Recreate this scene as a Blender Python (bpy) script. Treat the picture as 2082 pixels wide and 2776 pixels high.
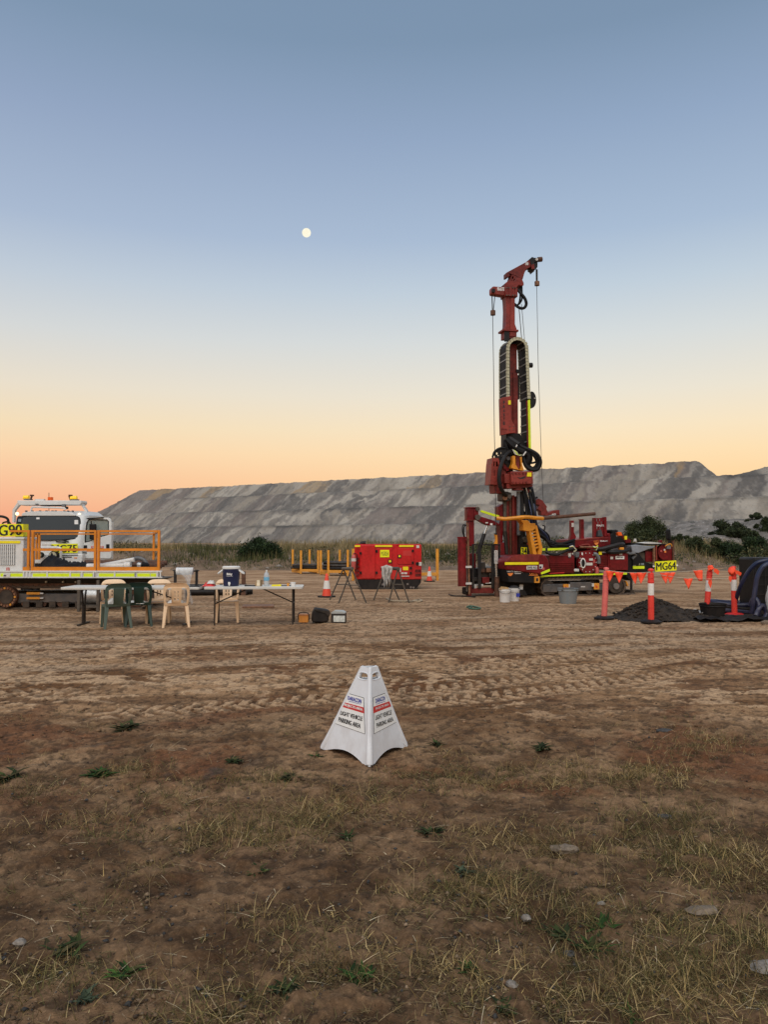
import bpy, math, random
import numpy as np
from mathutils import Vector, Matrix
from mathutils.geometry import tessellate_polygon
R = math.radians
random.seed(7)
rng = np.random.default_rng(11)
scene = bpy.context.scene
for _o in list(bpy.data.objects):
    bpy.data.objects.remove(_o)
COL = scene.collection

# ------------------------------------------------------------------ camera
CAM_H, PITCH, FPX, CU, CV = 1.6, R(2.1), 2086.0, 1041.0, 1388.0
cam_d = bpy.data.cameras.new('camera')
cam_d.sensor_fit = 'VERTICAL'
cam_d.sensor_height = 34.6
cam_d.lens = 26.0
cam_d.clip_start, cam_d.clip_end = 0.05, 12000
cam = bpy.data.objects.new('camera', cam_d)
cam.location = (0, 0, CAM_H)
cam.rotation_euler = (R(90) + PITCH, 0, 0)
COL.objects.link(cam)
scene.camera = cam
scene.render.resolution_x, scene.render.resolution_y = 769, 1024

# ------------------------------------------------------------------ world, sun, exposure
def srgb(r, g, b):
    f = lambda c: c / 12.92 if c <= 0.04045 else ((c + 0.055) / 1.055) ** 2.4
    return (f(r / 255), f(g / 255), f(b / 255), 1)
world = bpy.data.worlds.new('World')
scene.world = world
world.use_nodes = True
wt = world.node_tree
wt.nodes.clear()
def wn(t, **kw):
    n = wt.nodes.new(t)
    for k, v in kw.items():
        setattr(n, k, v)
    return n
def wmath(op, a, b=None, clamp=False):
    n = wn('ShaderNodeMath', operation=op, use_clamp=clamp)
    for i, x in enumerate((a, b)):
        if x is None: continue
        if isinstance(x, (int, float)): n.inputs[i].default_value = x
        else: wt.links.new(x, n.inputs[i])
    return n.outputs[0]
tc = wn('ShaderNodeTexCoord')
sep = wn('ShaderNodeSeparateXYZ')
wt.links.new(tc.outputs['Generated'], sep.inputs[0])
el = wmath('MULTIPLY', wmath('ARCSINE', sep.outputs['Z']), 2 / math.pi, True)   # 0 horizon .. 1 zenith
def ramp(stops):
    n = wn('ShaderNodeValToRGB')
    n.color_ramp.interpolation = 'B_SPLINE' if len(stops) > 99 else 'EASE' if False else 'LINEAR'
    e = n.color_ramp.elements
    while len(e) > 1: e.remove(e[-1])
    e[0].position, e[0].color = stops[0][0] / 90, srgb(*stops[0][1])
    for d, c in stops[1:]:
        k = e.new(d / 90); k.color = srgb(*c)
    wt.links.new(el, n.inputs[0])
    return n.outputs[0]
sky_right = ramp([(0, (246, 190, 138)), (4.3, (249, 206, 154)), (6.3, (248, 216, 171)), (8.1, (243, 221, 187)), (10.6, (231, 221, 203)), (14.4, (211, 214, 213)),
                  (18, (188, 201, 213)), (21.5, (165, 183, 206)), (28, (142, 162, 190)), (33.5, (121, 143, 169)), (60, (102, 125, 152)), (90, (92, 115, 142))])
sky_left = ramp([(0, (231, 152, 128)), (1.8, (239, 164, 133)), (4.3, (243, 188, 150)), (6.3, (245, 206, 164)), (8.1, (239, 214, 177)), (10.6, (229, 216, 196)), (14.4, (209, 210, 209)),
                 (18, (188, 198, 210)), (21.5, (166, 181, 204)), (28, (144, 161, 189)), (33.5, (124, 146, 172)), (60, (102, 125, 152)), (90, (92, 115, 142))])
mx = wn('ShaderNodeMix', data_type='RGBA')
wt.links.new(wmath('ADD', wmath('MULTIPLY', sep.outputs['X'], -1.35), 0.33, True), mx.inputs['Factor'])
wt.links.new(sky_right, mx.inputs['A']); wt.links.new(sky_left, mx.inputs['B'])
nish = wn('ShaderNodeTexSky', sky_type='NISHITA', sun_disc=False)
SUN_EL, SUN_AZ = R(6), R(190)          # dawn sun low behind the camera
nish.sun_elevation, nish.sun_rotation = SUN_EL, SUN_AZ
bg1 = wn('ShaderNodeBackground'); bg1.inputs['Strength'].default_value = 1.0
bg2 = wn('ShaderNodeBackground'); bg2.inputs['Strength'].default_value = 0.015
wt.links.new(mx.outputs['Result'], bg1.inputs['Color'])
wt.links.new(nish.outputs['Color'], bg2.inputs['Color'])
addw = wn('ShaderNodeAddShader')
wo = wn('ShaderNodeOutputWorld')
wt.links.new(bg1.outputs[0], addw.inputs[0]); wt.links.new(bg2.outputs[0], addw.inputs[1])
wt.links.new(addw.outputs[0], wo.inputs['Surface'])
sun_d = bpy.data.lights.new('sun', 'SUN')
sun_d.energy, sun_d.angle, sun_d.color = 2.5, R(70), (1.0, 0.94, 0.86)
sun = bpy.data.objects.new('sun', sun_d)
sun.rotation_euler = (R(36), 0, R(-10))
sun.location = (0, -5, 10)
COL.objects.link(sun)
vs = scene.view_settings
vs.view_transform = 'Standard'; vs.look = 'None'; vs.exposure = 0.0; vs.gamma = 1.0
vs.use_curve_mapping = False

# ------------------------------------------------------------------ helpers
def ray(u, v):
    xc, yc = (u - CU) / FPX, (CV - v) / FPX
    c, s = math.cos(PITCH), math.sin(PITCH)
    return Vector((xc, c - yc * s, s + yc * c))
def at_depth(u, v, Y):
    d = ray(u, v); t = Y / d.y
    return Vector((d.x * t, Y, CAM_H + d.z * t))
def on_ground(u, v, z=0.0):
    d = ray(u, v); t = (z - CAM_H) / d.z
    return Vector((d.x * t, d.y * t, z))
def on_plane(u, v, p0, n):
    d = ray(u, v); o = Vector((0, 0, CAM_H))
    t = (p0 - o).dot(n) / d.dot(n)
    return o + d * t
def Z(ox, oy, s):
    return lambda x, y: (ox + x / s, oy + y / s)
ident = lambda x, y: (x, y)

class Fr:
    """a thing's own frame: base point on the ground, yaw about z; turns a measured pixel and a local depth into a local point"""
    def __init__(s, u, Y, yaw=0.0, z=0.0):
        p = at_depth(u, CV, Y)
        s.O = Vector((p.x, Y, z)); s.yaw = yaw
        s.ex = Vector((math.cos(yaw), math.sin(yaw), 0)); s.ey = Vector((-math.sin(yaw), math.cos(yaw), 0))
    def p(s, zf, x, y, yl):
        u, v = zf(x, y)
        d = ray(u, v); c = Vector((0, 0, CAM_H)) - s.O
        t = (yl - c.dot(s.ey)) / d.dot(s.ey)
        q = c + d * t
        return Vector((q.dot(s.ex), yl, q.z))
    def rect(s, zf, x0, y0, x1, y1, yl):
        xm, ym = (x0 + x1) / 2, (y0 + y1) / 2
        return (s.p(zf, x0, ym, yl).x, s.p(zf, x1, ym, yl).x, s.p(zf, xm, y1, yl).z, s.p(zf, xm, y0, yl).z)
    def box(s, mb, zf, x0, y0, x1, y1, a, b):
        X0, X1, Z0, Z1 = s.rect(zf, x0, y0, x1, y1, a)
        mb.box(X0, X1, a, b, Z0, Z1); return mb
    def poly(s, mb, zf, pts, a, b, holes=()):
        f = lambda L: [(q.x, q.z) for q in (s.p(zf, x, y, a) for x, y in L)]
        mb.prism(f(pts), a, b, [f(h) for h in holes]); return mb
    def path(s, zf, pts):
        return [s.p(zf, x, y, yl) for x, y, yl in pts]

def smooth(pts, n=6):
    P = [Vector(p) for p in pts]; out = []
    for i in range(len(P) - 1):
        p0, p1, p2, p3 = P[max(i - 1, 0)], P[i], P[i + 1], P[min(i + 2, len(P) - 1)]
        for k in range(n):
            t = k / n
            out.append(0.5 * ((2 * p1) + (p2 - p0) * t + (2 * p0 - 5 * p1 + 4 * p2 - p3) * t * t + (3 * p1 - p0 - 3 * p2 + p3) * t ** 3))
    out.append(P[-1]); return out

class MB:
    def __init__(s): s.v = []; s.f = []
    def add(s, vs, fs):
        n = len(s.v); s.v += [tuple(q) for q in vs]; s.f += [tuple(i + n for i in f) for f in fs]; return s
    def box(s, x0, x1, y0, y1, z0, z1):
        if x0 > x1: x0, x1 = x1, x0
        if y0 > y1: y0, y1 = y1, y0
        if z0 > z1: z0, z1 = z1, z0
        return s.add([(x0, y0, z0), (x1, y0, z0), (x1, y1, z0), (x0, y1, z0), (x0, y0, z1), (x1, y0, z1), (x1, y1, z1), (x0, y1, z1)],
                     [(3, 2, 1, 0), (4, 5, 6, 7), (0, 1, 5, 4), (1, 2, 6, 5), (2, 3, 7, 6), (3, 0, 4, 7)])
    def bar(s, a, b, w, h, up=(0, 0, 1)):
        a, b = Vector(a), Vector(b); d = (b - a).normalized()
        sd = d.cross(Vector(up))
        if sd.length < 1e-4: sd = d.cross(Vector((0, 1, 0)))
        sd.normalize(); u = sd.cross(d); sd = sd * w / 2; u = u * h / 2
        return s.add([a - sd - u, a + sd - u, a + sd + u, a - sd + u, b - sd - u, b + sd - u, b + sd + u, b - sd + u],
                     [(0, 1, 2, 3), (7, 6, 5, 4), (0, 4, 5, 1), (1, 5, 6, 2), (2, 6, 7, 3), (3, 7, 4, 0)])
    def cyl(s, a, b, r0, r1=None, n=12, caps=True):
        r1 = r0 if r1 is None else r1
        a, b = Vector(a), Vector(b); d = (b - a).normalized()
        x = d.orthogonal().normalized(); y = d.cross(x)
        vs = []
        for c, r in ((a, r0), (b, r1)):
            for i in range(n):
                t = 2 * math.pi * i / n
                vs.append(c + x * (r * math.cos(t)) + y * (r * math.sin(t)))
        fs = [(i, (i + 1) % n, n + (i + 1) % n, n + i) for i in range(n)]
        if caps: fs += [tuple(range(n - 1, -1, -1)), tuple(range(n, 2 * n))]
        return s.add(vs, fs)
    def tube(s, pts, r, n=7, closed=False):
        P = [Vector(p) for p in pts]; m = len(P); vs = []; nrm = None
        rr = r if isinstance(r, (list, tuple)) else [r] * m
        for i in range(m):
            if closed: d = P[(i + 1) % m] - P[i - 1]
            else: d = P[min(i + 1, m - 1)] - P[max(i - 1, 0)]
            if d.length < 1e-9: d = Vector((0, 0, 1))
            d.normalize()
            if nrm is None: nrm = d.orthogonal().normalized()
            nrm = nrm - d * nrm.dot(d)
            if nrm.length < 1e-6: nrm = d.orthogonal()
            nrm.normalize(); bn = d.cross(nrm)
            for k in range(n):
                t = 2 * math.pi * k / n
                vs.append(P[i] + nrm * (rr[i] * math.cos(t)) + bn * (rr[i] * math.sin(t)))
        fs = []
        for i in range(m if closed else m - 1):
            j = (i + 1) % m
            for k in range(n):
                fs.append((i * n + k, i * n + (k + 1) % n, j * n + (k + 1) % n, j * n + k))
        if not closed: fs += [tuple(range(n - 1, -1, -1)), tuple((m - 1) * n + k for k in range(n))]
        return s.add(vs, fs)
    def prism(s, poly, y0, y1, holes=()):
        """polygon (with holes) in x-z, pushed along y"""
        loops = [list(poly)] + [list(h) for h in holes]
        flat = [q for L in loops for q in L]; n = len(flat)
        vs = [(x, y0, z) for x, z in flat] + [(x, y1, z) for x, z in flat]
        fs = []
        if holes:
            for t in tessellate_polygon([[Vector((x, z, 0)) for x, z in L] for L in loops]):
                fs.append(tuple(t)); fs.append(tuple(n + i for i in reversed(t)))
        else:
            fs += [tuple(range(n)), tuple(range(2 * n - 1, n - 1, -1))]
        o = 0
        for L in loops:
            m = len(L)
            for i in range(m):
                j = (i + 1) % m
                fs.append((o + j, o + i, n + o + i, n + o + j))
            o += m
        return s.add(vs, fs)
    def lathe(s, prof, c=(0, 0, 0), n=20, squash=1.0):
        vs = []
        for r, z in prof:
            for i in range(n):
                t = 2 * math.pi * i / n
                vs.append((c[0] + r * math.cos(t), c[1] + r * squash * math.sin(t), c[2] + z))
        m = len(prof)
        fs = [(j * n + i, j * n + (i + 1) % n, (j + 1) * n + (i + 1) % n, (j + 1) * n + i) for j in range(m - 1) for i in range(n)]
        if prof[0][0] > 1e-4: fs.append(tuple(range(n - 1, -1, -1)))
        if prof[-1][0] > 1e-4: fs.append(tuple((m - 1) * n + i for i in range(n)))
        return s.add(vs, fs)
    def disc(s, c, r, y0, y1, n=20, rz=None):
        """round plate facing y"""
        rz = rz or r
        return s.prism([(c[0] + r * math.cos(2 * math.pi * i / n), c[1] + rz * math.sin(2 * math.pi * i / n)) for i in range(n)], y0, y1)
    def blob(s, c, r, seed=0, n=10, m=7, jit=0.18):
        rn = random.Random(seed); vs = [(c[0], c[1], c[2] - r[2])]
        for j in range(1, m):
            a = -math.pi / 2 + math.pi * j / m
            for i in range(n):
                t = 2 * math.pi * i / n; k = 1 + rn.uniform(-jit, jit)
                vs.append((c[0] + r[0] * k * math.cos(a) * math.cos(t), c[1] + r[1] * k * math.cos(a) * math.sin(t), c[2] + r[2] * k * math.sin(a)))
        vs.append((c[0], c[1], c[2] + r[2])); L = len(vs) - 1
        fs = [(0, 1 + (i + 1) % n, 1 + i) for i in range(n)]
        for j in range(m - 2):
            for i in range(n):
                fs.append((1 + j * n + i, 1 + j * n + (i + 1) % n, 1 + (j + 1) * n + (i + 1) % n, 1 + (j + 1) * n + i))
        fs += [(L, 1 + (m - 2) * n + i, 1 + (m - 2) * n + (i + 1) % n) for i in range(n)]
        return s.add(vs, fs)
    def mesh(s, name, mat, ang=40):
        me = bpy.data.meshes.new(name)
        me.from_pydata(s.v, [], s.f); me.validate()
        import bmesh
        b = bmesh.new(); b.from_mesh(me); bmesh.ops.recalc_face_normals(b, faces=b.faces); b.to_mesh(me); b.free()
        if mat: me.materials.append(mat)
        me.polygons.foreach_set('use_smooth', [True] * len(me.polygons))
        me.set_sharp_from_angle(angle=R(ang))
        return me
    def build(s, name, mat, parent=None, ang=40, bevel=0):
        o = bpy.data.objects.new(name, s.mesh(name, mat, ang))
        COL.objects.link(o)
        if parent: o.parent = parent
        if bevel:
            m = o.modifiers.new('bevel', 'BEVEL'); m.width = bevel; m.segments = 2; m.limit_method = 'ANGLE'; m.angle_limit = R(35)
        return o

def tag(o, label=None, cat=None, group=None, kind=None):
    if label: o['label'] = label
    if cat: o['category'] = cat
    if group: o['group'] = group
    if kind: o['kind'] = kind
    return o
def thing(name, label, cat, fr=None, loc=(0, 0, 0), yaw=0, group=None):
    o = bpy.data.objects.new(name, None); COL.objects.link(o); o.empty_display_size = 0.2
    if fr: loc, yaw = fr.O, fr.yaw
    o.location = loc; o.rotation_euler = (0, 0, yaw)
    return tag(o, label, cat, group)
def copy_tree(o, parent=None):
    c = o.copy(); COL.objects.link(c)
    if parent: c.parent = parent
    for ch in list(o.children): copy_tree(ch, c)
    return c
def inst(src, name, parent, mat4):
    o = bpy.data.objects.new(name, src); COL.objects.link(o); o.parent = parent; o.matrix_local = mat4; return o

_tx = {}
def text(name, s, mat, parent, TL, TR, BR, BL, off=0.002, bold=0.012, smear=0.0):
    """flat printed lettering stretched over a four-cornered area"""
    key = (s, bold)
    if key not in _tx:
        c = bpy.data.curves.new('lettering', 'FONT'); c.body = s; c.offset = bold; c.resolution_u = 3
        t = bpy.data.objects.new('lettering', c); COL.objects.link(t)
        dg = bpy.context.evaluated_depsgraph_get()
        me = bpy.data.meshes.new_from_object(t.evaluated_get(dg))
        bpy.data.objects.remove(t); bpy.data.curves.remove(c)
        _tx[key] = me
    me = _tx[key].copy(); me.name = name
    n = len(me.vertices); a = np.zeros(n * 3); me.vertices.foreach_get('co', a); a = a.reshape(-1, 3)
    lo, hi = a.min(0), a.max(0)
    U = (a[:, 0] - lo[0]) / max(hi[0] - lo[0], 1e-6); V = (a[:, 1] - lo[1]) / max(hi[1] - lo[1], 1e-6)
    TL, TR, BR, BL = (np.array(q) for q in (TL, TR, BR, BL))
    nn = np.cross(TR - TL, BL - TL); nn = -nn / np.linalg.norm(nn)
    P = (1 - U)[:, None] * ((1 - V)[:, None] * BL + V[:, None] * TL) + U[:, None] * ((1 - V)[:, None] * BR + V[:, None] * TR)
    if np.dot(nn, np.array([0, -1, 0])) < 0 and abs(nn[1]) > .05: nn = -nn
    P = P + nn * off
    if smear:                                               # heavier strokes: the same letters again, a hair to the side and behind
        fa = [tuple(q.vertices) for q in me.polygons]; du = (TR - TL + BR - BL) / 2; vs = []; fs = []
        for k in range(3):
            fs += [tuple(i + len(vs) for i in q) for q in fa]; vs += [tuple(q) for q in P + du * smear * (k - 1) - nn * 0.0004 * k]
        bpy.data.meshes.remove(me); me = bpy.data.meshes.new(name); me.from_pydata(vs, [], fs)
    else: me.vertices.foreach_set('co', P.ravel())
    me.materials.clear(); me.materials.append(mat); me.update()
    o = bpy.data.objects.new(name, me); COL.objects.link(o); o.parent = parent
    return o
def frtext(fr, zf, name, s, mat, parent, x0, y0, x1, y1, yl, off=0.003, bold=0.012):
    q = [fr.p(zf, *c, yl) for c in ((x0, y0), (x1, y0), (x1, y1), (x0, y1))]
    return text(name, s, mat, parent, *q, off=off, bold=bold)

def np_mesh(name, V, F, mat, cols=None, smooth_=True, attrs=None):
    """V (n,3), F (m,k) as numpy"""
    me = bpy.data.meshes.new(name); n, (m, k) = len(V), F.shape
    me.vertices.add(n); me.vertices.foreach_set('co', np.ascontiguousarray(V, dtype=np.float32).ravel())
    me.loops.add(m * k); me.loops.foreach_set('vertex_index', np.ascontiguousarray(F, dtype=np.int32).ravel())
    me.polygons.add(m); me.polygons.foreach_set('loop_start', np.arange(0, m * k, k, dtype=np.int32))
    me.update(calc_edges=True)
    if smooth_: me.polygons.foreach_set('use_smooth', np.ones(m, dtype=bool))
    if cols is not None:
        ca = me.color_attributes.new('tint', 'FLOAT_COLOR', 'POINT')
        ca.data.foreach_set('color', np.ascontiguousarray(np.c_[cols, np.ones(n)], dtype=np.float32).ravel())
    for an, av in (attrs or {}).items():
        at = me.attributes.new(an, 'FLOAT', 'POINT'); at.data.foreach_set('value', np.ascontiguousarray(av, dtype=np.float32))
    me.materials.append(mat); me.update()
    o = bpy.data.objects.new(name, me); COL.objects.link(o); return o

def vnoise(x, y, seed=0):
    xi, yi = np.floor(x).astype(np.int64), np.floor(y).astype(np.int64); fx, fy = x - xi, y - yi
    fx = fx * fx * (3 - 2 * fx); fy = fy * fy * (3 - 2 * fy)
    def h(a, b):
        k = (a * 374761393 + b * 668265263 + seed * 974634777) & 0xffffffff
        k = ((k ^ (k >> 13)) * 1274126177) & 0xffffffff
        return ((k ^ (k >> 16)) & 0xffff) / 65535.0
    return (h(xi, yi) * (1 - fx) + h(xi + 1, yi) * fx) * (1 - fy) + (h(xi, yi + 1) * (1 - fx) + h(xi + 1, yi + 1) * fx) * fy
def fbm(x, y, o=4, seed=0, g=0.5):
    t, a, n = 0, 1.0, 0
    for i in range(o):
        t = t + a * vnoise(x * 2 ** i + i * 17.3, y * 2 ** i - i * 9.1, seed + i); n += a; a *= g
    return t / n
def sstep(a, b, x):
    t = np.clip((x - a) / (b - a), 0, 1); return t * t * (3 - 2 * t)

# ------------------------------------------------------------------ materials
def nodes_of(m):
    m.use_nodes = True; nt = m.node_tree; nt.nodes.clear(); return nt
class NT:
    def __init__(s, m): s.t = nodes_of(m)
    def n(s, t, **kw):
        q = s.t.nodes.new(t)
        for k, v in kw.items(): setattr(q, k, v)
        return q
    def put(s, i, x):
        if x is None: return
        if hasattr(x, 'is_output'): s.t.links.new(x, i)
        elif isinstance(x, tuple) and len(x) == 3 and i.type == 'RGBA': i.default_value = (*x, 1)
        else: i.default_value = x
    def math(s, op, a, b=None, clamp=False):
        q = s.n('ShaderNodeMath', operation=op, use_clamp=clamp); s.put(q.inputs[0], a); s.put(q.inputs[1], b); return q.outputs[0]
    def mix(s, f, a, b, bt='MIX'):
        q = s.n('ShaderNodeMix', data_type='RGBA', blend_type=bt); s.put(q.inputs['Factor'], f); s.put(q.inputs['A'], a); s.put(q.inputs['B'], b); return q.outputs['Result']
    def noise(s, vec, scale, detail=4, rough=0.55, dist=0.0):
        q = s.n('ShaderNodeTexNoise'); s.put(q.inputs['Vector'], vec); q.inputs['Scale'].default_value = scale; q.inputs['Detail'].default_value = detail
        q.inputs['Roughness'].default_value = rough; q.inputs['Distortion'].default_value = dist; return q.outputs['Fac']
    def rng(s, x, a, b, c=0.0, d=1.0):
        q = s.n('ShaderNodeMapRange', interpolation_type='SMOOTHSTEP'); s.put(q.inputs[0], x)
        for i, k in enumerate((a, b, c, d)): q.inputs[i + 1].default_value = k
        return q.outputs[0]
    def out(s, col, rough=0.6, metal=0.0, bump=None, bstr=0.3, bdist=0.01, **kw):
        p = s.n('ShaderNodeBsdfPrincipled'); o = s.n('ShaderNodeOutputMaterial')
        s.put(p.inputs['Base Color'], col); s.put(p.inputs['Roughness'], rough); s.put(p.inputs['Metallic'], metal)
        for k, v in kw.items(): s.put(p.inputs[k.replace('_', ' ')], v)
        if bump is not None:
            b = s.n('ShaderNodeBump'); b.inputs['Strength'].default_value = bstr; b.inputs['Distance'].default_value = bdist
            s.put(b.inputs['Height'], bump); s.t.links.new(b.outputs[0], p.inputs['Normal'])
        s.t.links.new(p.outputs[0], o.inputs['Surface']); return p
DUST = (0.22, 0.14, 0.082)
def mat(name, rgb, rough=0.5, metal=0.0, var=0.12, scale=5.0, dust=0.0, wear=0.0, bump=0.0, **kw):
    """paint, plastic or metal with mottling, dust that lies low and on tops, and worn specks"""
    m = bpy.data.materials.new(name); s = NT(m)
    tcn = s.n('ShaderNodeTexCoord'); g = s.n('ShaderNodeNewGeometry')
    n1 = s.noise(tcn.outputs['Object'], scale, 5)
    n2 = s.noise(tcn.outputs['Object'], scale * 6, 3)
    f = s.math('ADD', s.math('MULTIPLY', n1, 0.6), s.math('MULTIPLY', n2, 0.4))
    dk = tuple(c * (1 - var * 1.6) for c in rgb); lt = tuple(min(c * (1 + var * 1.6), 0.95) for c in rgb)
    col = s.mix(s.rng(f, 0.3, 0.7), dk, lt)
    if wear:
        w = s.rng(s.noise(tcn.outputs['Object'], scale * 3.1, 6, 0.7), 0.66, 0.72, 0, wear)
        col = s.mix(w, col, (0.11, 0.075, 0.055))
    ro = s.math('ADD', s.math('MULTIPLY', n2, 0.25), rough - 0.12)
    if dust:
        sp = s.n('ShaderNodeSeparateXYZ'); s.t.links.new(g.outputs['Position'], sp.inputs[0])
        sn = s.n('ShaderNodeSeparateXYZ'); s.t.links.new(g.outputs['Normal'], sn.inputs[0])
        lo = s.rng(sp.outputs['Z'], 0.0, 1.1, 1.0, 0.0)
        up = s.rng(sn.outputs['Z'], 0.3, 0.95, 0.0, 0.6)
        d = s.math('MULTIPLY', s.math('MAXIMUM', lo, up), s.rng(n1, 0.3, 0.65, 0.25, 1.0))
        d = s.math('MULTIPLY', d, dust, True)
        col = s.mix(d, col, DUST)
        ro = s.math('ADD', ro, s.math('MULTIPLY', d, 0.3), True)
    s.out(col, ro, metal, bump=n2 if bump else None, bstr=bump, bdist=0.004, **kw)
    return m
def tint_mat(name, rough=0.8, trans=0.0, var=0.25, scale=3.0):
    m = bpy.data.materials.new(name); s = NT(m)
    a = s.n('ShaderNodeVertexColor', layer_name='tint'); g = s.n('ShaderNodeNewGeometry')
    n = s.noise(g.outputs['Position'], scale, 3)
    hs = s.n('ShaderNodeHueSaturation'); s.t.links.new(a.outputs['Color'], hs.inputs['Color']); s.put(hs.inputs['Value'], s.rng(n, 0.3, 0.7, 1 - var, 1 + var))
    p = s.out(hs.outputs[0], rough)
    p.inputs['Specular IOR Level'].default_value = 0.2
    return m

M = {}
M['red'] = mat('machine_red_paint', (0.140, 0.005, 0.008), 0.42, dust=0.18, var=0.28, scale=2.5, wear=0.45, Specular_IOR_Level=0.25)
M['mast'] = mat('faded_skylit_red_paint', (0.165, 0.022, 0.017), 0.5, dust=0.15, var=0.3, scale=2.0, wear=0.65, Specular_IOR_Level=0.3)  # body red lightened for the mast: real fading plus sky light painted in
M['mast2'] = mat('faded_red_housing_paint', (0.22, 0.034, 0.025), 0.45, dust=0.1, var=0.22, scale=3.0, wear=0.5, Specular_IOR_Level=0.3)
M['gen'] = mat('generator_red_paint', (0.48, 0.009, 0.011), 0.42, dust=0.2, var=0.14, scale=2.0, wear=0.15, Specular_IOR_Level=0.3)
M['black'] = mat('black_rubber', (0.006, 0.006, 0.007), 0.6, var=0.3, dust=0.06, Specular_IOR_Level=0.25)
M['blackm'] = mat('black_steel', (0.010, 0.010, 0.011), 0.5, var=0.3, dust=0.12, wear=0.25, Specular_IOR_Level=0.3)
M['grease'] = mat('greasy_dark_metal', (0.022, 0.018, 0.015), 0.5, 0.2, var=0.4, scale=9, dust=0.15)
M['grey'] = mat('grey_steel', (0.13, 0.14, 0.15), 0.5, 0.3, var=0.25, dust=0.5, wear=0.4)
M['slate'] = mat('slate_grey_paint', (0.05, 0.058, 0.066), 0.5, var=0.2, dust=0.35, wear=0.4)
M['cbar'] = mat('grey_chain_bar', (0.24, 0.24, 0.225), 0.6, var=0.1)
M['chrome'] = mat('bright_steel_rod', (0.5, 0.5, 0.48), 0.25, 0.8, var=0.1)
M['yellow'] = mat('amber_paint', (0.62, 0.24, 0.012), 0.45, var=0.12, dust=0.15, wear=0.25)
M['orange'] = mat('orange_rail_paint', (0.62, 0.20, 0.008), 0.45, var=0.1, scale=2, dust=0.0, wear=0.25)
M['rack'] = mat('yellow_rack_paint', (0.66, 0.28, 0.02), 0.5, var=0.12, dust=0.2, wear=0.3)
M['lime'] = mat('lime_reflective_tape', (0.62, 0.78, 0.015), 0.35, var=0.06, scale=3)
M['lemon'] = mat('lemon_sign_face', (0.80, 0.80, 0.008), 0.35, var=0.05, scale=3)
M['ytape'] = mat('yellow_reflective_tape', (0.80, 0.68, 0.008), 0.35, var=0.06, scale=3)
M['white'] = mat('white_paint', (0.62, 0.63, 0.62), 0.35, var=0.05, dust=0.3, wear=0.15, scale=2)
M['wplas'] = mat('white_plastic', (0.72, 0.72, 0.70), 0.45, var=0.05, dust=0.3)
M['cream'] = mat('cream_chain_plastic', (0.40, 0.38, 0.26), 0.55, var=0.15, scale=12)
M['tabletop'] = mat('pale_grey_tabletop', (0.55, 0.53, 0.49), 0.5, var=0.06)
M['beige'] = mat('beige_plastic', (0.76, 0.54, 0.34), 0.45, var=0.06, dust=0.15)
M['dgreen'] = mat('dark_green_plastic', (0.005, 0.032, 0.025), 0.45, var=0.1, dust=0.06)
M['ggreen'] = mat('grey_green_plastic', (0.055, 0.092, 0.074), 0.5, var=0.1, dust=0.1)
M['navy'] = mat('navy_plastic', (0.006, 0.011, 0.05), 0.4, var=0.1)
M['bhose'] = mat('navy_hose', (0.006, 0.012, 0.045), 0.4, var=0.15, dust=0.1)
M['brown'] = mat('rusty_brown_steel', (0.10, 0.045, 0.025), 0.7, 0.2, var=0.35, scale=10)
M['rust'] = mat('rust_tan_pipe', (0.20, 0.095, 0.05), 0.65, 0.2, var=0.3, scale=10)
M['trestle'] = mat('bare_grey_brown_steel', (0.085, 0.07, 0.055), 0.6, 0.3, var=0.3, scale=10)
M['corange'] = mat('cone_orange', (0.78, 0.055, 0.02), 0.5, var=0.06, dust=0.15)
M['cwhite'] = mat('cone_white_band', (0.72, 0.70, 0.66), 0.4, var=0.06, dust=0.25)
M['bollard'] = mat('bollard_red_orange', (0.70, 0.035, 0.022), 0.5, var=0.08, dust=0.12)
M['bfaded'] = mat('faded_pink_bollard', (0.66, 0.13, 0.115), 0.6, var=0.1, dust=0.15)
M['flag'] = mat('orange_flag_fabric', (0.90, 0.075, 0.02), 0.6, var=0.05)
M['string'] = mat('pale_string', (0.42, 0.36, 0.28), 0.8, var=0.1)
M['greytub'] = mat('grey_tub_plastic', (0.17, 0.21, 0.23), 0.5, var=0.08, dust=0.3)
M['ink'] = mat('black_lettering', (0.01, 0.01, 0.011), 0.5, var=0.05)
M['blue'] = mat('blue_lettering', (0.015, 0.03, 0.30), 0.5, var=0.05)
M['redink'] = mat('red_print', (0.52, 0.02, 0.018), 0.5, var=0.05)
M['paper'] = mat('white_print', (0.74, 0.74, 0.72), 0.5, var=0.04)
M['label'] = mat('pale_sticker', (0.55, 0.53, 0.50), 0.5, var=0.12, scale=20)
M['sunlogo'] = mat('orange_print', (0.75, 0.22, 0.04), 0.5, var=0.05)
M['signw'] = mat('white_sign_plastic', (0.72, 0.75, 0.79), 0.42, var=0.03, scale=6, dust=0.3, wear=0.10, Subsurface_Weight=0.0)
M['tarp'] = mat('grey_blue_tarpaulin', (0.20, 0.22, 0.25), 0.45, var=0.15)
M['galv'] = mat('galvanised_sheet', (0.42, 0.43, 0.43), 0.35, 0.7, var=0.25, scale=7, dust=0.15)
M['cloth'] = mat('pale_rag_cloth', (0.42, 0.40, 0.37), 0.85, var=0.25, scale=14)
M['esky'] = mat('ochre_lunchbox_plastic', (0.50, 0.19, 0.025), 0.5, var=0.08)
M['rope'] = mat('tan_rope', (0.36, 0.29, 0.20), 0.85, var=0.2)
M['extred'] = mat('extinguisher_red', (0.45, 0.08, 0.07), 0.4, var=0.1)
M['rubble'] = mat('pale_stone', (0.20, 0.175, 0.15), 0.9, var=0.3, scale=14, bump=0.4)
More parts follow.
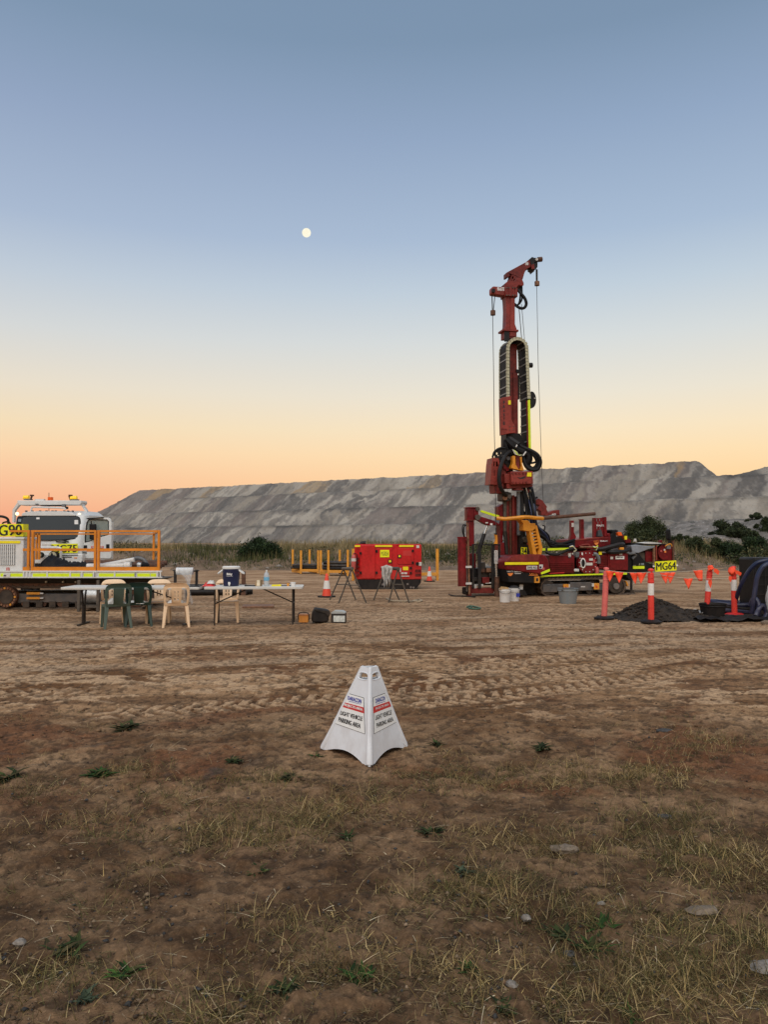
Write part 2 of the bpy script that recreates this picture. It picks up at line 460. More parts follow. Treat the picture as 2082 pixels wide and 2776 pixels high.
M['stone'] = mat('tan_stone', (0.165, 0.125, 0.088), 0.9, var=0.3, scale=14, bump=0.4)
M['dstone'] = mat('dark_stone', (0.045, 0.043, 0.042), 0.9, var=0.3, scale=9, bump=0.4)
def glass(name, rgb, alpha_t=0.0, rough=0.05):
    m = bpy.data.materials.new(name); s = NT(m)
    p = s.out(rgb, rough, 0.0); p.inputs['Specular IOR Level'].default_value = 0.22
    p.inputs['Transmission Weight'].default_value = alpha_t; p.inputs['IOR'].default_value = 1.45
    return m
M['wind'] = glass('dark_windscreen_glass', (0.012, 0.017, 0.02), 0.0, 0.15)
def sheet(name, rgb, t):
    m = bpy.data.materials.new(name); s = NT(m)
    p = s.n('ShaderNodeBsdfPrincipled'); p.inputs['Base Color'].default_value = (*rgb, 1); p.inputs['Roughness'].default_value = 0.25
    tr = s.n('ShaderNodeBsdfTransparent'); mxx = s.n('ShaderNodeMixShader'); mxx.inputs[0].default_value = t
    o = s.n('ShaderNodeOutputMaterial')
    s.t.links.new(p.outputs[0], mxx.inputs[1]); s.t.links.new(tr.outputs[0], mxx.inputs[2]); s.t.links.new(mxx.outputs[0], o.inputs['Surface'])
    return m
M['film'] = sheet('clear_plastic_film', (0.60, 0.61, 0.62), 0.68)
M['bottle'] = sheet('clear_bottle_plastic', (0.55, 0.60, 0.64), 0.45)
M['pane'] = sheet('tinted_window_pane', (0.22, 0.27, 0.25), 0.35)
def lamp(name, rgb, e):
    m = bpy.data.materials.new(name); s = NT(m)
    p = s.out(rgb, 0.3); p.inputs['Emission Color'].default_value = (*rgb, 1); p.inputs['Emission Strength'].default_value = e
    return m
M['amber'] = lamp('amber_beacon_lens', (0.85, 0.50, 0.01), 0.35)
M['ambered'] = lamp('orange_beacon_lens', (0.70, 0.10, 0.01), 0.1)
M['warm'] = lamp('warm_marker_lamp', (1.0, 0.75, 0.4), 2.0)
# ------------------------------------------------------------------ ground
TRACKS = [[(1150, 1905), (1606, 1856), (2082, 1794), (2600, 1740)], [(900, 1850), (1400, 1822), (1700, 1797), (2300, 1745)],
          [(300, 1935), (800, 1900), (1250, 1862), (1560, 1822), (2000, 1765)], [(-400, 1905), (300, 1868), (900, 1838), (1300, 1805), (1800, 1752)],
          [(-500, 1790), (100, 1776), (700, 1762), (1300, 1742), (2300, 1722)], [(-500, 1760), (300, 1748), (1000, 1733), (1800, 1708), (2500, 1695)], [(-500, 1822), (150, 1812), (700, 1792), (1250, 1768), (2400, 1738)], [(-500, 1735), (500, 1726), (1300, 1700), (2500, 1668)], [(-300, 1700), (500, 1694), (1200, 1676), (1500, 1664)]]
TRACKS = [[on_ground(u, v) for u, v in t] for t in TRACKS]
def tread(x, y):
    out = np.zeros_like(x); band = np.zeros_like(x); path = np.zeros_like(x)
    for k, T in enumerate(TRACKS):
        T = smooth(T, 5); best = np.full_like(x, 9.0); sd = np.zeros_like(x); sl = np.zeros_like(x); acc = 0
        for a, b in zip(T[:-1], T[1:]):
            dx, dy = b.x - a.x, b.y - a.y; L = math.hypot(dx, dy)
            t = ((x - a.x) * dx + (y - a.y) * dy) / L / L; tcl = np.clip(t, 0, 1)
            ex, ey = x - a.x - tcl * dx, y - a.y - tcl * dy; d = np.hypot(ex, ey); m = d < best
            best = np.where(m, d, best); sd = np.where(m, (ex * dy - ey * dx) / L, sd); sl = np.where(m, acc + tcl * L, sl); acc += L
        if k > 3:
            path = np.maximum(path, sstep(0.34, 0.16, best + 0.16 * (fbm(x * 1.2, y * 3, 3, 60 + k) - .5)) * sstep(0.30, 0.5, fbm(x * 0.35 + k, y * 0.35, 3, 70 + k))); continue
        w = 0.25; inb = sstep(w, w - 0.05, best)
        ph = (sl + np.abs(sd) * (0.5 if k % 2 else -0.5)) / 0.17 + (sd > 0) * 0.5
        lug = sstep(0.38, 0.52, np.abs((ph % 1) - 0.5) * 2)
        keep = sstep(0.34, 0.46, fbm(x * 0.6 + k * 5, y * 0.6, 3, 40 + k))
        out = np.maximum(out, lug * inb * keep); band = np.maximum(band, inb * keep)
    return out, band, path
def soil_fields(x, y):
    d = np.hypot(x, y); wav = (fbm(x * 0.35, y * 0.35, 3, 5) - 0.5)
    zone = sstep(6.6, 8.6, y + wav * 3.5)                       # driven-over dry pad beyond, grassy soil on this side
    far = sstep(10.5, 15.5, y + wav * 5)
    fl = 0.5 * fbm(x * 5.0 + 2.5 * fbm(x, y, 2, 9), y * 8.5, 5, 21, 0.6) + 0.5 * fbm(x * 1.3, y * 1.9, 4, 23)
    crust = sstep(0.555, 0.578, fl) * zone * (1 - 0.8 * far)
    return d, zone, far, crust
def ground_h(x, y):
    return 0.05 * (fbm(x * 0.45, y * 0.45, 3, 3) - 0.5) * sstep(40, 12, np.hypot(x, y))
def make_ground():
    r = np.concatenate([[0.05], np.linspace(0.5, 2.0, 10), np.geomspace(2.03, 26, 600), np.geomspace(26.3, 9000, 70)])
    a = np.concatenate([np.radians(np.linspace(-46, 46, 860)), np.radians(np.linspace(48, 312, 60))])
    A, Rr = np.meshgrid(a, r); x = (Rr * np.sin(A)).ravel(); y = (Rr * np.cos(A)).ravel()
    d, zone, far, crust = soil_fields(x, y); near = sstep(30, 18, d)
    tr, band, path = tread(x, y)
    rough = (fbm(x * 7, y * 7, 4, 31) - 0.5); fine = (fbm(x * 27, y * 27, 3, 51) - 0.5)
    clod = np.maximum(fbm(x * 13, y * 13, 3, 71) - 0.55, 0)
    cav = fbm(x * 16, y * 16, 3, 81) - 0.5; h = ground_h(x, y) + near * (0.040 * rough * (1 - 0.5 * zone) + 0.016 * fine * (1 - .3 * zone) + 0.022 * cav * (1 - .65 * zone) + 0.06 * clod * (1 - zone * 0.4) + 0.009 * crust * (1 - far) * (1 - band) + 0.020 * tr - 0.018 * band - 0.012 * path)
    h -= 0.06 * sstep(60, 200, d)
    nr, na = len(r), len(a)
    i = np.arange(nr - 1)[:, None] * na + np.arange(na)[None, :]; j = np.roll(i, -1, 1)
    F = np.stack([i, j, j + na, i + na], -1).reshape(-1, 4)
    return np_mesh('ground', np.c_[x, y, h], F, ground_mat(), attrs={'zone': zone, 'far': far, 'crust': np.maximum(crust * (1 - 0.9 * band) * (1 - 0.8 * path), 0), 'tread': tr, 'band': band, 'path': path, 'dimmed': sstep(5.6, 3.2, y + 2.2 * (fbm(x * 0.8, y * 0.8, 4, 211) - 0.5)), 'clod': clod * near, 'hollow': sstep(-0.02, -0.16, cav + 0.5 * fine) * near})
def ground_mat():
    m = bpy.data.materials.new('dry_earth'); s = NT(m)
    at = lambda k: s.n('ShaderNodeAttribute', attribute_name=k).outputs['Fac']
    g = s.n('ShaderNodeNewGeometry'); P = g.outputs['Position']
    mp = s.n('ShaderNodeMapping'); mp.inputs['Scale'].default_value = (0.55, 1.0, 1.0); mp.inputs['Rotation'].default_value = (0, 0, R(-9)); s.t.links.new(P, mp.inputs['Vector'])
    n_big = s.noise(P, 0.55, 5, 0.6, 0.6); n_mid = s.noise(P, 2.3, 6, 0.62, 0.4); n_str = s.noise(mp.outputs[0], 0.9, 6, 0.62, 0.3)
    n_fine = s.noise(P, 22, 6, 0.7); n_grit = s.noise(P, 90, 3, 0.7); n_dark = s.noise(P, 6.5, 6, 0.7, 0.8)
    soil = s.mix(s.rng(n_mid, 0.34, 0.66), (0.132, 0.072, 0.036), (0.310, 0.192, 0.106))
    soil = s.mix(s.rng(n_big, 0.50, 0.62, 0, 0.8), soil, (0.165, 0.068, 0.032))           # red earth patches
    soil = s.mix(s.rng(s.noise(P, 1.1, 4, 0.6, 1.0), 0.60, 0.70, 0, 0.7), soil, (0.066, 0.058, 0.052))   # ash-grey patches
    dimmed = s.mix(s.rng(n_mid, 0.34, 0.66), (0.088, 0.050, 0.026), (0.230, 0.141, 0.078))  # tonal falloff painted into the colour: soil dims toward the camera
    dimmed = s.mix(s.rng(n_big, 0.56, 0.66, 0, 0.6), dimmed, (0.085, 0.040, 0.022))
    soil = s.mix(at('dimmed'), soil, dimmed)
    pad = s.mix(s.rng(n_str, 0.40, 0.58), (0.160, 0.078, 0.033), (0.375, 0.226, 0.120))
    pad = s.mix(s.rng(n_big, 0.50, 0.62, 0, 0.7), pad, (0.150, 0.062, 0.028))
    pad2 = s.mix(s.rng(n_str, 0.36, 0.62), (0.265, 0.150, 0.078), (0.475, 0.308, 0.184))
    pad2 = s.mix(s.rng(s.noise(mp.outputs[0], 2.6, 5, 0.65, 0.4), 0.52, 0.62, 0, 0.6), pad2, (0.175, 0.095, 0.045))
    mp2 = s.n('ShaderNodeMapping'); mp2.inputs['Scale'].default_value = (0.10, 1.5, 1.0); mp2.inputs['Rotation'].default_value = (0, 0, R(-6)); s.t.links.new(P, mp2.inputs['Vector']); n_lin = s.noise(mp2.outputs[0], 1.0, 5, 0.6, 0.2)
    pad = s.mix(s.rng(n_lin, 0.50, 0.60, 0, 0.65), pad, (0.135, 0.068, 0.032)); pad2 = s.mix(s.rng(n_lin, 0.48, 0.36, 0, 0.6), pad2, (0.46, 0.32, 0.20)); pad2 = s.mix(s.rng(n_lin, 0.54, 0.66, 0, 0.5), pad2, (0.17, 0.095, 0.050))
    c = s.mix(at('zone'), soil, pad); c = s.mix(at('far'), c, pad2)
    c = s.mix(s.math('MULTIPLY', at('band'), 0.7), c, (0.165, 0.084, 0.040))
    c = s.mix(s.math('MULTIPLY', at('path'), s.rng(n_mid, 0.30, 0.56, 0.35, 0.85)), c, (0.47, 0.325, 0.205))
    cr = s.math('MAXIMUM', s.math('MULTIPLY', at('crust'), s.rng(n_fine, 0.25, 0.5, 0.45, 1.0)), s.math('MULTIPLY', at('tread'), 0.85), True)
    c = s.mix(cr, c, (0.50, 0.330, 0.195))
    dk = s.rng(n_dark, 0.58, 0.70, 0, 0.75)
    c = s.mix(s.math('MULTIPLY', dk, s.math('SUBTRACT', 1.0, s.math('MULTIPLY', at('zone'), 0.55))), c, (0.050, 0.036, 0.028))
    c = s.mix(s.math('MULTIPLY', at('hollow'), 0.6), c, (0.048, 0.030, 0.019))  # relief hollows darkened in colour: painted occlusion shade plus gathered organic dirt
    c = s.mix(s.rng(n_grit, 0.66, 0.74, 0, 0.5), c, (0.36, 0.30, 0.24))
    c = s.mix(s.rng(n_fine, 0.40, 0.30, 0, 0.55), c, (0.045, 0.030, 0.022))
    v1 = s.n('ShaderNodeTexVoronoi'); s.put(v1.inputs['Vector'], P); v1.inputs['Scale'].default_value = 34
    n_cr = s.noise(P, 42, 8, 0.8, 0.5); n_c2 = s.noise(P, 12, 7, 0.75, 0.4)
    c = s.mix(s.rng(n_cr, 0.40, 0.64, 0.0, 0.62), s.mix(0.0, c, c), s.mix(1.0, c, (0.50, 0.47, 0.45), 'MULTIPLY'))
    c = s.mix(s.rng(n_cr, 0.47, 0.33, 0.0, 0.6), c, s.mix(1.0, c, (1.65, 1.62, 1.58), 'MULTIPLY'))
    c = s.mix(s.rng(n_c2, 0.50, 0.66, 0.0, 0.60), c, s.mix(1.0, c, (0.55, 0.52, 0.50), 'MULTIPLY'))
    c = s.mix(s.rng(n_c2, 0.44, 0.30, 0.0, 0.55), c, s.mix(1.0, c, (1.5, 1.45, 1.4), 'MULTIPLY'))
    c = s.mix(s.rng(v1.outputs['Distance'], 0.02, 0.22, 0.30, 0.0), c, (0.23, 0.16, 0.105))
    b = s.math('ADD', s.math('MULTIPLY', n_fine, 0.5), s.math('MULTIPLY', n_cr, 0.5))
    p = s.out(c, 0.95, bump=b, bstr=1.0, bdist=0.016); p.inputs['Specular IOR Level'].default_value = 0.1
    return m
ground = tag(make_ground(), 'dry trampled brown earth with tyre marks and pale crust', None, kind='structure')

# ------------------------------------------------------------------ spoil hill
def make_hill():
    A, B = np.array([205.0, 262.0]), np.array([-215.0, 490.0])
    L = np.linalg.norm(B - A); e = (B - A) / L; nrm = np.array([e[1], -e[0]]);  nrm = nrm if nrm[1] > 0 else -nrm
    s = np.arange(-60, L + 40, 0.75); w = np.concatenate([np.arange(-6, 72, 0.62), np.arange(73, 130, 6)])
    S, W = np.meshgrid(s, w, indexing='ij'); S, W = S.ravel(), W.ravel()
    def s_at(u, off):                                       # distance along the toe line seen at a picture column
        d = ray(u, 1465); p = A + nrm * off
        Mx = np.array([[e[0], -d.x], [e[1], -d.y]]); return np.linalg.solve(Mx, -p)[0]
    tan = 0.74; up = 1 + 0.10 * (L - S) / L
    wob = (fbm(S * 0.05, W * 0.03, 3, 3) - 0.5) * 3.0 + (fbm(S * 0.22, W * 0.05, 3, 13) - 0.5) * 2.0
    lifts = [(0.0, 0, 9.0, [(-200, s_at(170, 0))]), (9.0, 15.0, 18.0, [(-200, s_at(200, 15))]), (18.0, 30, 27.8, [(-200, s_at(236, 30))]),
             (27.8, 46.0, 35.6, [(s_at(1948, 50), s_at(312, 46)), (-200, s_at(1984, 50))])]
    Zh = np.zeros_like(S); lift = np.zeros_like(S)
    for k, (h0, w0, h1, segs) in enumerate(lifts):
        for a, b in segs:
            d = np.minimum(np.minimum(W - w0 + wob, (S - a) * 1.2), (b - S) * (0.33 if (k == 3 and a < 0) else 0.95))
            z = h0 + tan * d; z = np.minimum(z, h1 + (fbm(S * 0.15, W * 0.1 + k * 7, 3, 33) - 0.5) * (0.8 if k == 3 else 0.9))
            z = np.where(d > 0, z, -9); lift = np.where(z > Zh, k, lift); Zh = np.maximum(Zh, z)
    Zh = Zh * up + (fbm((S + W * .4) * 0.30, W * 0.05, 4, 61) - 0.5) * 1.1 * (Zh > 0.5) + (fbm(S * 1.1, W * 1.1, 2, 65) - 0.5) * 0.55 * (Zh > 0.5) - (Zh < 0.5) * 0.3
    XY = A + np.outer(S, e) + np.outer(W, nrm)
    base = np.array([0.245, 0.216, 0.178]); C = np.tile(base, (len(S), 1))
    def layer(f, lo, hi, col, amt):
        nonlocal C
        k = (sstep(lo, hi, f) * amt)[:, None]; C = C * (1 - k) + np.array(col) * k
    ss = S + W * 0.40 + (fbm(S * 0.12, W * 0.12, 4, 91) - 0.5) * 12 + (fbm(S * 0.5, W * 0.5, 3, 95) - 0.5) * 4; lift = lift + 0.25 * (fbm(S * .03, W * 0, 2, 97) - .5)
    layer(fbm(ss * 0.055 + lift * 31.7, W * 0.012, 4, 101), 0.47, 0.58, (0.350, 0.318, 0.270), 0.95)
    layer(fbm(ss * 0.075 + lift * 17.1, W * 0.016, 4, 111), 0.52, 0.58, (0.165, 0.138, 0.124), 0.85)
    layer(fbm(ss * 0.060 + lift * 11.9, W * 0.018, 4, 121), 0.54, 0.585, (0.098, 0.093, 0.088), 0.85)
    layer(fbm(ss * 0.050 + lift * 7.3, W * 0.012, 3, 131), 0.60, 0.65, (0.31, 0.215, 0.115), 0.7 * (lift > 2.6))
    layer(fbm(ss * 0.30 + lift * 3.3, W * 0.03, 4, 151), 0.52, 0.66, (0.33, 0.30, 0.26), 0.55)
    layer(fbm(ss * 0.36 + lift * 5.3, W * 0.03, 4, 161), 0.54, 0.64, (0.115, 0.106, 0.098), 0.6)
    layer(fbm(S * 0.9, W * 0.5, 4, 141), 0.55, 0.75, (0.30, 0.28, 0.25), 0.25)
    layer(fbm(S * 0.3, W * 0.12, 4, 145), 0.55, 0.75, (0.075, 0.072, 0.072), 0.4)
    for k, (h0, w0, h1, sg) in enumerate(lifts):                  # pale tipped lip and dark toe of each bench
        tt = Zh / up; C = C * (1 - (0.9 * np.clip(fbm(S * .06, W * 0 + k * 9, 3, 191) - .3, 0, .5) * np.exp(-((tt - h1 + 0.2) / 0.8) ** 2) * (k < 3))[:, None])
    k2 = ((lift > 2.6) & (S < s_at(1975, 50)))[:, None] * (0.85 * sstep(0.72, 0.50, fbm(S * .05, W * .05, 3, 195)))[:, None]; C = C * (1 - k2) + np.array([0.075, 0.072, 0.070]) * k2
    ns, nw = len(s), len(w); i = np.arange(ns - 1)[:, None] * nw + np.arange(nw - 1)[None, :]
    F = np.stack([i, i + 1, i + nw + 1, i + nw], -1).reshape(-1, 4)
    m = bpy.data.materials.new('mine_spoil'); q = NT(m)
    a = q.n('ShaderNodeVertexColor', layer_name='tint'); P = q.n('ShaderNodeNewGeometry').outputs['Position']
    rk = q.noise(P, 1.3, 5, 0.75); rk2 = q.noise(P, 0.35, 5, 0.7)
    c = q.mix(q.rng(rk, 0.60, 0.70, 0, 0.45), a.outputs['Color'], (0.36, 0.335, 0.30))
    c = q.mix(q.rng(rk, 0.42, 0.32, 0, 0.6), c, (0.06, 0.058, 0.058))
    c = q.mix(0.35, c, q.mix(rk2, (0.25, 0.25, 0.25), (0.75, 0.75, 0.75)), 'OVERLAY')
    q.out(c, 0.95, bump=rk, bstr=0.7, bdist=1.0)
    return tag(np_mesh('spoil_hill', np.c_[XY, Zh], F, m, cols=C), 'long grey terraced mine spoil hill with streaked slopes', None, kind='structure')
make_hill()

# ------------------------------------------------------------------ banks between the pad and the hill
def bank_h(x, y):
    """low overgrown bank along the back of the pad"""
    f0 = 43.5 + (fbm(x * 0.12, 0 * x, 3, 7) - 0.5) * 5 + sstep(15, 26, x) * 4
    h = sstep(0, 7.5, y - f0) * (1.05 + 0.5 * (fbm(x * 0.09, y * 0.09, 3, 17) - 0.5))
    h = h + (fbm(x * 0.6, y * 0.6, 4, 27) - 0.5) * 0.5 * sstep(0, 2, y - f0)
    wr = 0.55 * np.exp(-((y - f0 + 2.0) / 1.1) ** 2) * sstep(0.42, 0.62, fbm(x * 0.22, y * 0 + 3, 3, 37) + 0.22 * sstep(14, 20, x))
    return np.where(y > f0 - 6, h + wr * (0.6 + 0.8 * fbm(x * 1.5, y * 1.5, 3, 47)), -0.05) - 0.05
def make_bank():
    x, y = np.arange(-48, 62, 0.22), np.concatenate([np.arange(36, 56, 0.22), np.arange(56, 78, 1.5)])
    X, Y = np.meshgrid(x, y, indexing='ij'); X, Y = X.ravel(), Y.ravel(); H = bank_h(X, Y)
    nx, ny = len(x), len(y); i = np.arange(nx - 1)[:, None] * ny + np.arange(ny - 1)[None, :]
    F = np.stack([i, i + ny, i + ny + 1, i + 1], -1).reshape(-1, 4)
    m = bpy.data.materials.new('bank_earth'); q = NT(m); P = q.n('ShaderNodeNewGeometry').outputs['Position']
    c = q.mix(q.rng(q.noise(P, 0.9, 5), 0.35, 0.65), (0.115, 0.074, 0.046), (0.215, 0.148, 0.095))
    c = q.mix(q.rng(q.noise(P, 4.5, 5, 0.7), 0.62, 0.70), c, (0.27, 0.22, 0.17))
    c = q.mix(q.rng(q.noise(P, 3.1, 5, 0.7), 0.42, 0.33), c, (0.05, 0.042, 0.036))
    q.out(c, 0.95, bump=q.noise(P, 6, 5), bstr=0.8, bdist=0.15)
    tag(np_mesh('earth_bank', np.c_[X, Y, H], F, m), 'low rubbly earth bank along the back of the pad', None, kind='structure')
make_bank()

def blades(name, label, P, h, w, lean, cols, mat_, seg=2, droop=0.5, kind='stuff', base=0.5):
    """grass blades as tapering bent strips; P (n,3), h, w, lean (radians) arrays"""
    n = len(P); az = rng.uniform(0, 2 * np.pi, n); fa = rng.uniform(0, np.pi, n)
    dx, dy = np.cos(az), np.sin(az); sx, sy = np.cos(fa) * w / 2, np.sin(fa) * w / 2
    rows = []; k = np.linspace(0, 1, seg + 1)
    for t in k:
        ln = np.clip(lean * (base + droop * t), -1.62, 1.62); u = t * h
        cx = P[:, 0] + dx * u * np.sin(ln); cy = P[:, 1] + dy * u * np.sin(ln); cz = P[:, 2] + u * np.cos(ln)
        ww = (1 - t * 0.85)
        rows.append(np.c_[cx - sx * ww, cy - sy * ww, cz]); rows.append(np.c_[cx + sx * ww, cy + sy * ww, cz])
    V = np.stack(rows, 1).reshape(-1, 3); c = 2 * (seg + 1)
    F = np.concatenate([np.arange(n)[:, None] * c + np.array([2 * j, 2 * j + 1, 2 * j + 3, 2 * j + 2])[None, :] for j in range(seg)])
    o = np_mesh(name, V, F, mat_, cols=np.repeat(cols, c, 0)); return tag(o, label, None, kind=kind)
GRASS = tint_mat('grass_blades', 0.85, var=0.3, scale=2.0)
def pick(cols, n, jit=0.25):
    c = np.array(cols)[rng.integers(0, len(cols), n)]; return c * (1 + rng.uniform(-jit, jit, (n, 1)))
# tall dry grass over the bank
n = 150000
bx, by = rng.uniform(-46, 60, n), 39.5 + rng.beta(1.1, 1.7, n) * 20
bh = bank_h(bx, by); dens = fbm(bx * 0.25, by * 0.25, 4, 77)
keep = (bh > 0.02) & (rng.random(n) < sstep(0.38, 0.54, dens) * 0.85 + sstep(0.7, 1.0, bh) + 0.22)
bx, by, bh, dens = bx[keep], by[keep], bh[keep], dens[keep]; n = len(bx)
kk = fbm(bx * 0.18, by * 0.18, 3, 87)
gc = np.where((kk + 0.22 * (bh - 0.75) + rng.normal(0, 0.10, n) > 0.5)[:, None], pick([(0.23, 0.175, 0.085), (0.17, 0.135, 0.06), (0.27, 0.21, 0.11)], n), pick([(0.065, 0.075, 0.026), (0.10, 0.092, 0.036), (0.045, 0.055, 0.022)], n))
blades('tall_grass', 'tall dry olive grass growing over the bank', np.c_[bx, by, bh - 0.05], rng.uniform(0.2, 0.72, n) * (0.45 + dens) * sstep(-0.25, 0.7, bh), rng.uniform(0.02, 0.05, n), rng.normal(0, 0.35, n), gc, GRASS)

n = 90000; bx = rng.uniform(-46, 60, n); by = 40.5 + rng.beta(1.2, 1.5, n) * 14; bh = bank_h(bx, by); sc = fbm(bx * 0.16 + 9, by * 0.22, 4, 301) + 0.17 * sstep(7, 14, bx) - 0.22 * np.exp(-((bx + 7.3) / 4.0) ** 2) - 0.03 * (bx < 6)
kp = (bh > 0.08) & (sc > 0.485); bx, by, bh, sc = bx[kp], by[kp], bh[kp], sc[kp]; n = len(bx)
hh = (0.15 + 3.2 * np.clip(sc - 0.485, 0, 0.2)) * rng.random(n) ** 0.6
Pq = np.c_[bx, by, bh + hh]; t1 = rng.normal(0, 1, (n, 3)); t1 /= np.linalg.norm(t1, axis=1)[:, None]; t2 = np.cross(t1, rng.normal(0, 1, (n, 3))); t2 /= np.linalg.norm(t2, axis=1)[:, None]; sz = rng.uniform(0.05, 0.12, (n, 1))
tag(np_mesh('low_scrub', np.stack([Pq - t1 * sz, Pq + t2 * sz * .35, Pq + t1 * sz, Pq - t2 * sz * .35], 1).reshape(-1, 3), np.arange(4 * n).reshape(-1, 4), tint_mat('scrub_leaf', 0.8, var=.3, scale=1.5), cols=np.repeat(pick([(0.035, 0.045, 0.018), (0.055, 0.06, 0.024), (0.085, 0.08, 0.034), (0.026, 0.034, 0.015)], n), 4, 0)), 'low dark green scrub and weeds along the bank', None, kind='stuff')
# grassy, rubbly mounds in front of the hill's end
def make_mound():
    x, y = np.arange(28, 96, 0.7), np.arange(84, 150, 0.9)
    X, Y = np.meshgrid(x, y, indexing='ij'); X, Y = X.ravel(), Y.ravel()
    H = sstep(30, 64, X) * 5.6 * sstep(86, 112, Y + (fbm(X * 0.1, Y * 0.1, 3, 5) - 0.5) * 14) + (fbm(X * 0.2, Y * 0.2, 4, 15) - 0.5) * 2.2 + (fbm(X * 0.9, Y * 0.9, 3, 25) - 0.5) * 0.9 - 0.6
    nx, ny = len(x), len(y); i = np.arange(nx - 1)[:, None] * ny + np.arange(ny - 1)[None, :]
    m = bpy.data.materials.new('mound_rubble'); q = NT(m); P = q.n('ShaderNodeNewGeometry').outputs['Position']
    c = q.mix(q.rng(q.noise(P, 0.35, 5), 0.4, 0.6), (0.13, 0.115, 0.10), (0.21, 0.185, 0.165))
    c = q.mix(q.rng(q.noise(P, 1.6, 5, 0.7), 0.58, 0.66), c, (0.34, 0.32, 0.30))
    c = q.mix(q.rng(q.noise(P, 0.8, 5, 0.7), 0.46, 0.36), c, (0.045, 0.045, 0.035))
    q.out(c, 0.95, bump=q.noise(P, 3, 4), bstr=0.7, bdist=0.4)
    tag(np_mesh('rubble_mound', np.c_[X, Y, H], np.stack([i, i + ny, i + ny + 1, i + 1], -1).reshape(-1, 4), m), 'rubbly grey mound at the foot of the hill', None, kind='structure')
    return lambda px, py: float(sstep(30, 64, np.array([px]))[0] * 5.6 * sstep(86, 112, np.array([py]))[0] - 0.2)
mound_h = make_mound()

LEAF = tint_mat('bush_leaves', 0.7, var=0.35, scale=1.2)
BARK = mat('grey_brown_bark', (0.07, 0.05, 0.036), 0.9, var=0.3, scale=9)
def bush(name, label, x, y, z, w, h, n, cols, seed, leaf=0.16, group=None, cat='bush', trunk=0.25):
    rn = np.random.default_rng(seed); root = thing(name, label, cat, None, (x, y, z), 0, group)
    mb = MB(); nl = max(16, int(12 + w * 3)); cen = []
    for i in range(nl):
        a = rn.uniform(0, 2 * np.pi); r = rn.uniform(0, 1) ** 0.6 * 0.40 * w; tz = h * rn.uniform(0.06, 0.88) * (1 - 0.35 * (r / (w * 0.40)) ** 2)
        c = (r * math.cos(a), r * math.sin(a) * 0.8, tz); cen.append((c, rn.uniform(0.10, 0.22) * min(w, h * 1.25)))
        mb.tube(smooth([(0, 0, -0.1), (c[0] * 0.25, c[1] * 0.25, h * trunk), (c[0] * 0.7, c[1] * 0.7, c[2] * 0.75), c], 3), [0.05 * h * (1 - 0.08 * k) * 0.5 for k in range(10)], 5)
    mb.build('trunk', BARK, root)
    ci = rn.integers(0, nl, n); C = np.array([c for c, r in cen])[ci]; rr = np.array([r for c, r in cen])[ci]
    d = rn.normal(0, 1, (n, 3)); d /= np.linalg.norm(d, axis=1)[:, None]
    P = C + d * (rr * rn.uniform(0.25, 1.0, n) ** 0.45 * (1 + 0.25 * rn.normal(0, 1, n)))[:, None] * np.array([1, 0.9, 0.85])
    P[:, 2] = np.maximum(P[:, 2], 0.04 * h + rn.uniform(0, 0.1, n))
    t1 = rn.normal(0, 1, (n, 3)); t1 /= np.linalg.norm(t1, axis=1)[:, None]; t2 = np.cross(t1, rn.normal(0, 1, (n, 3))); t2 /= np.linalg.norm(t2, axis=1)[:, None]
    sz = (leaf * rn.uniform(0.6, 1.5, n))[:, None]
    V = np.stack([P - t1 * sz, P + t2 * sz * 0.4, P + t1 * sz, P - t2 * sz * 0.4], 1).reshape(-1, 3)
    F = np.arange(4 * n).reshape(-1, 4); col = np.array(cols)[rn.integers(0, len(cols), n)] * rn.uniform(0.6, 1.35, (n, 1))
    o = np_mesh('crown', V, F, LEAF, cols=np.repeat(col, 4, 0)); o.parent = root
    return root
G0 = [(0.018, 0.036, 0.012), (0.030, 0.050, 0.017), (0.012, 0.022, 0.009)]
G1 = [(0.026, 0.036, 0.015), (0.040, 0.050, 0.020), (0.018, 0.028, 0.013)]
G2 = [(0.042, 0.055, 0.022), (0.058, 0.068, 0.027), (0.030, 0.042, 0.018)]
def px_at(u, Y): return at_depth(u, CV, Y).x
def bz(x, y): return float(bank_h(np.array([float(x)]), np.array([float(y)]))[0])
for lab, u, Y, w, h, nn, cl, sd in [
    ('dense dark green round bush on the bank between the tables and the rod racks', 707, 44.4, 2.9, 2.2, 7600, G0, 1),
    ('large green bush behind the tail of the drill rig, against the pale hill', 1752, 55.0, 3.7, 2.3, 6500, G2, 2),
    ('broad dark green bush on the bank behind the black water tank', 2032, 48.0, 4.3, 2.15, 8000, G0, 3),
    ('lower olive bush on the bank beside the sign end of the drill rig', 1912, 49.0, 2.6, 1.35, 3600, G2, 4),
    ('long low olive bush on the bank just past the end of the drill rig', 1858, 51.5, 2.6, 1.1, 3200, G2, 5)]:
    x = px_at(u, Y); bush('bush', lab, x, Y, bz(x, Y) - 0.1, w, h, int(nn * 3.2), cl, sd, 0.06, 'bushes on the bank')
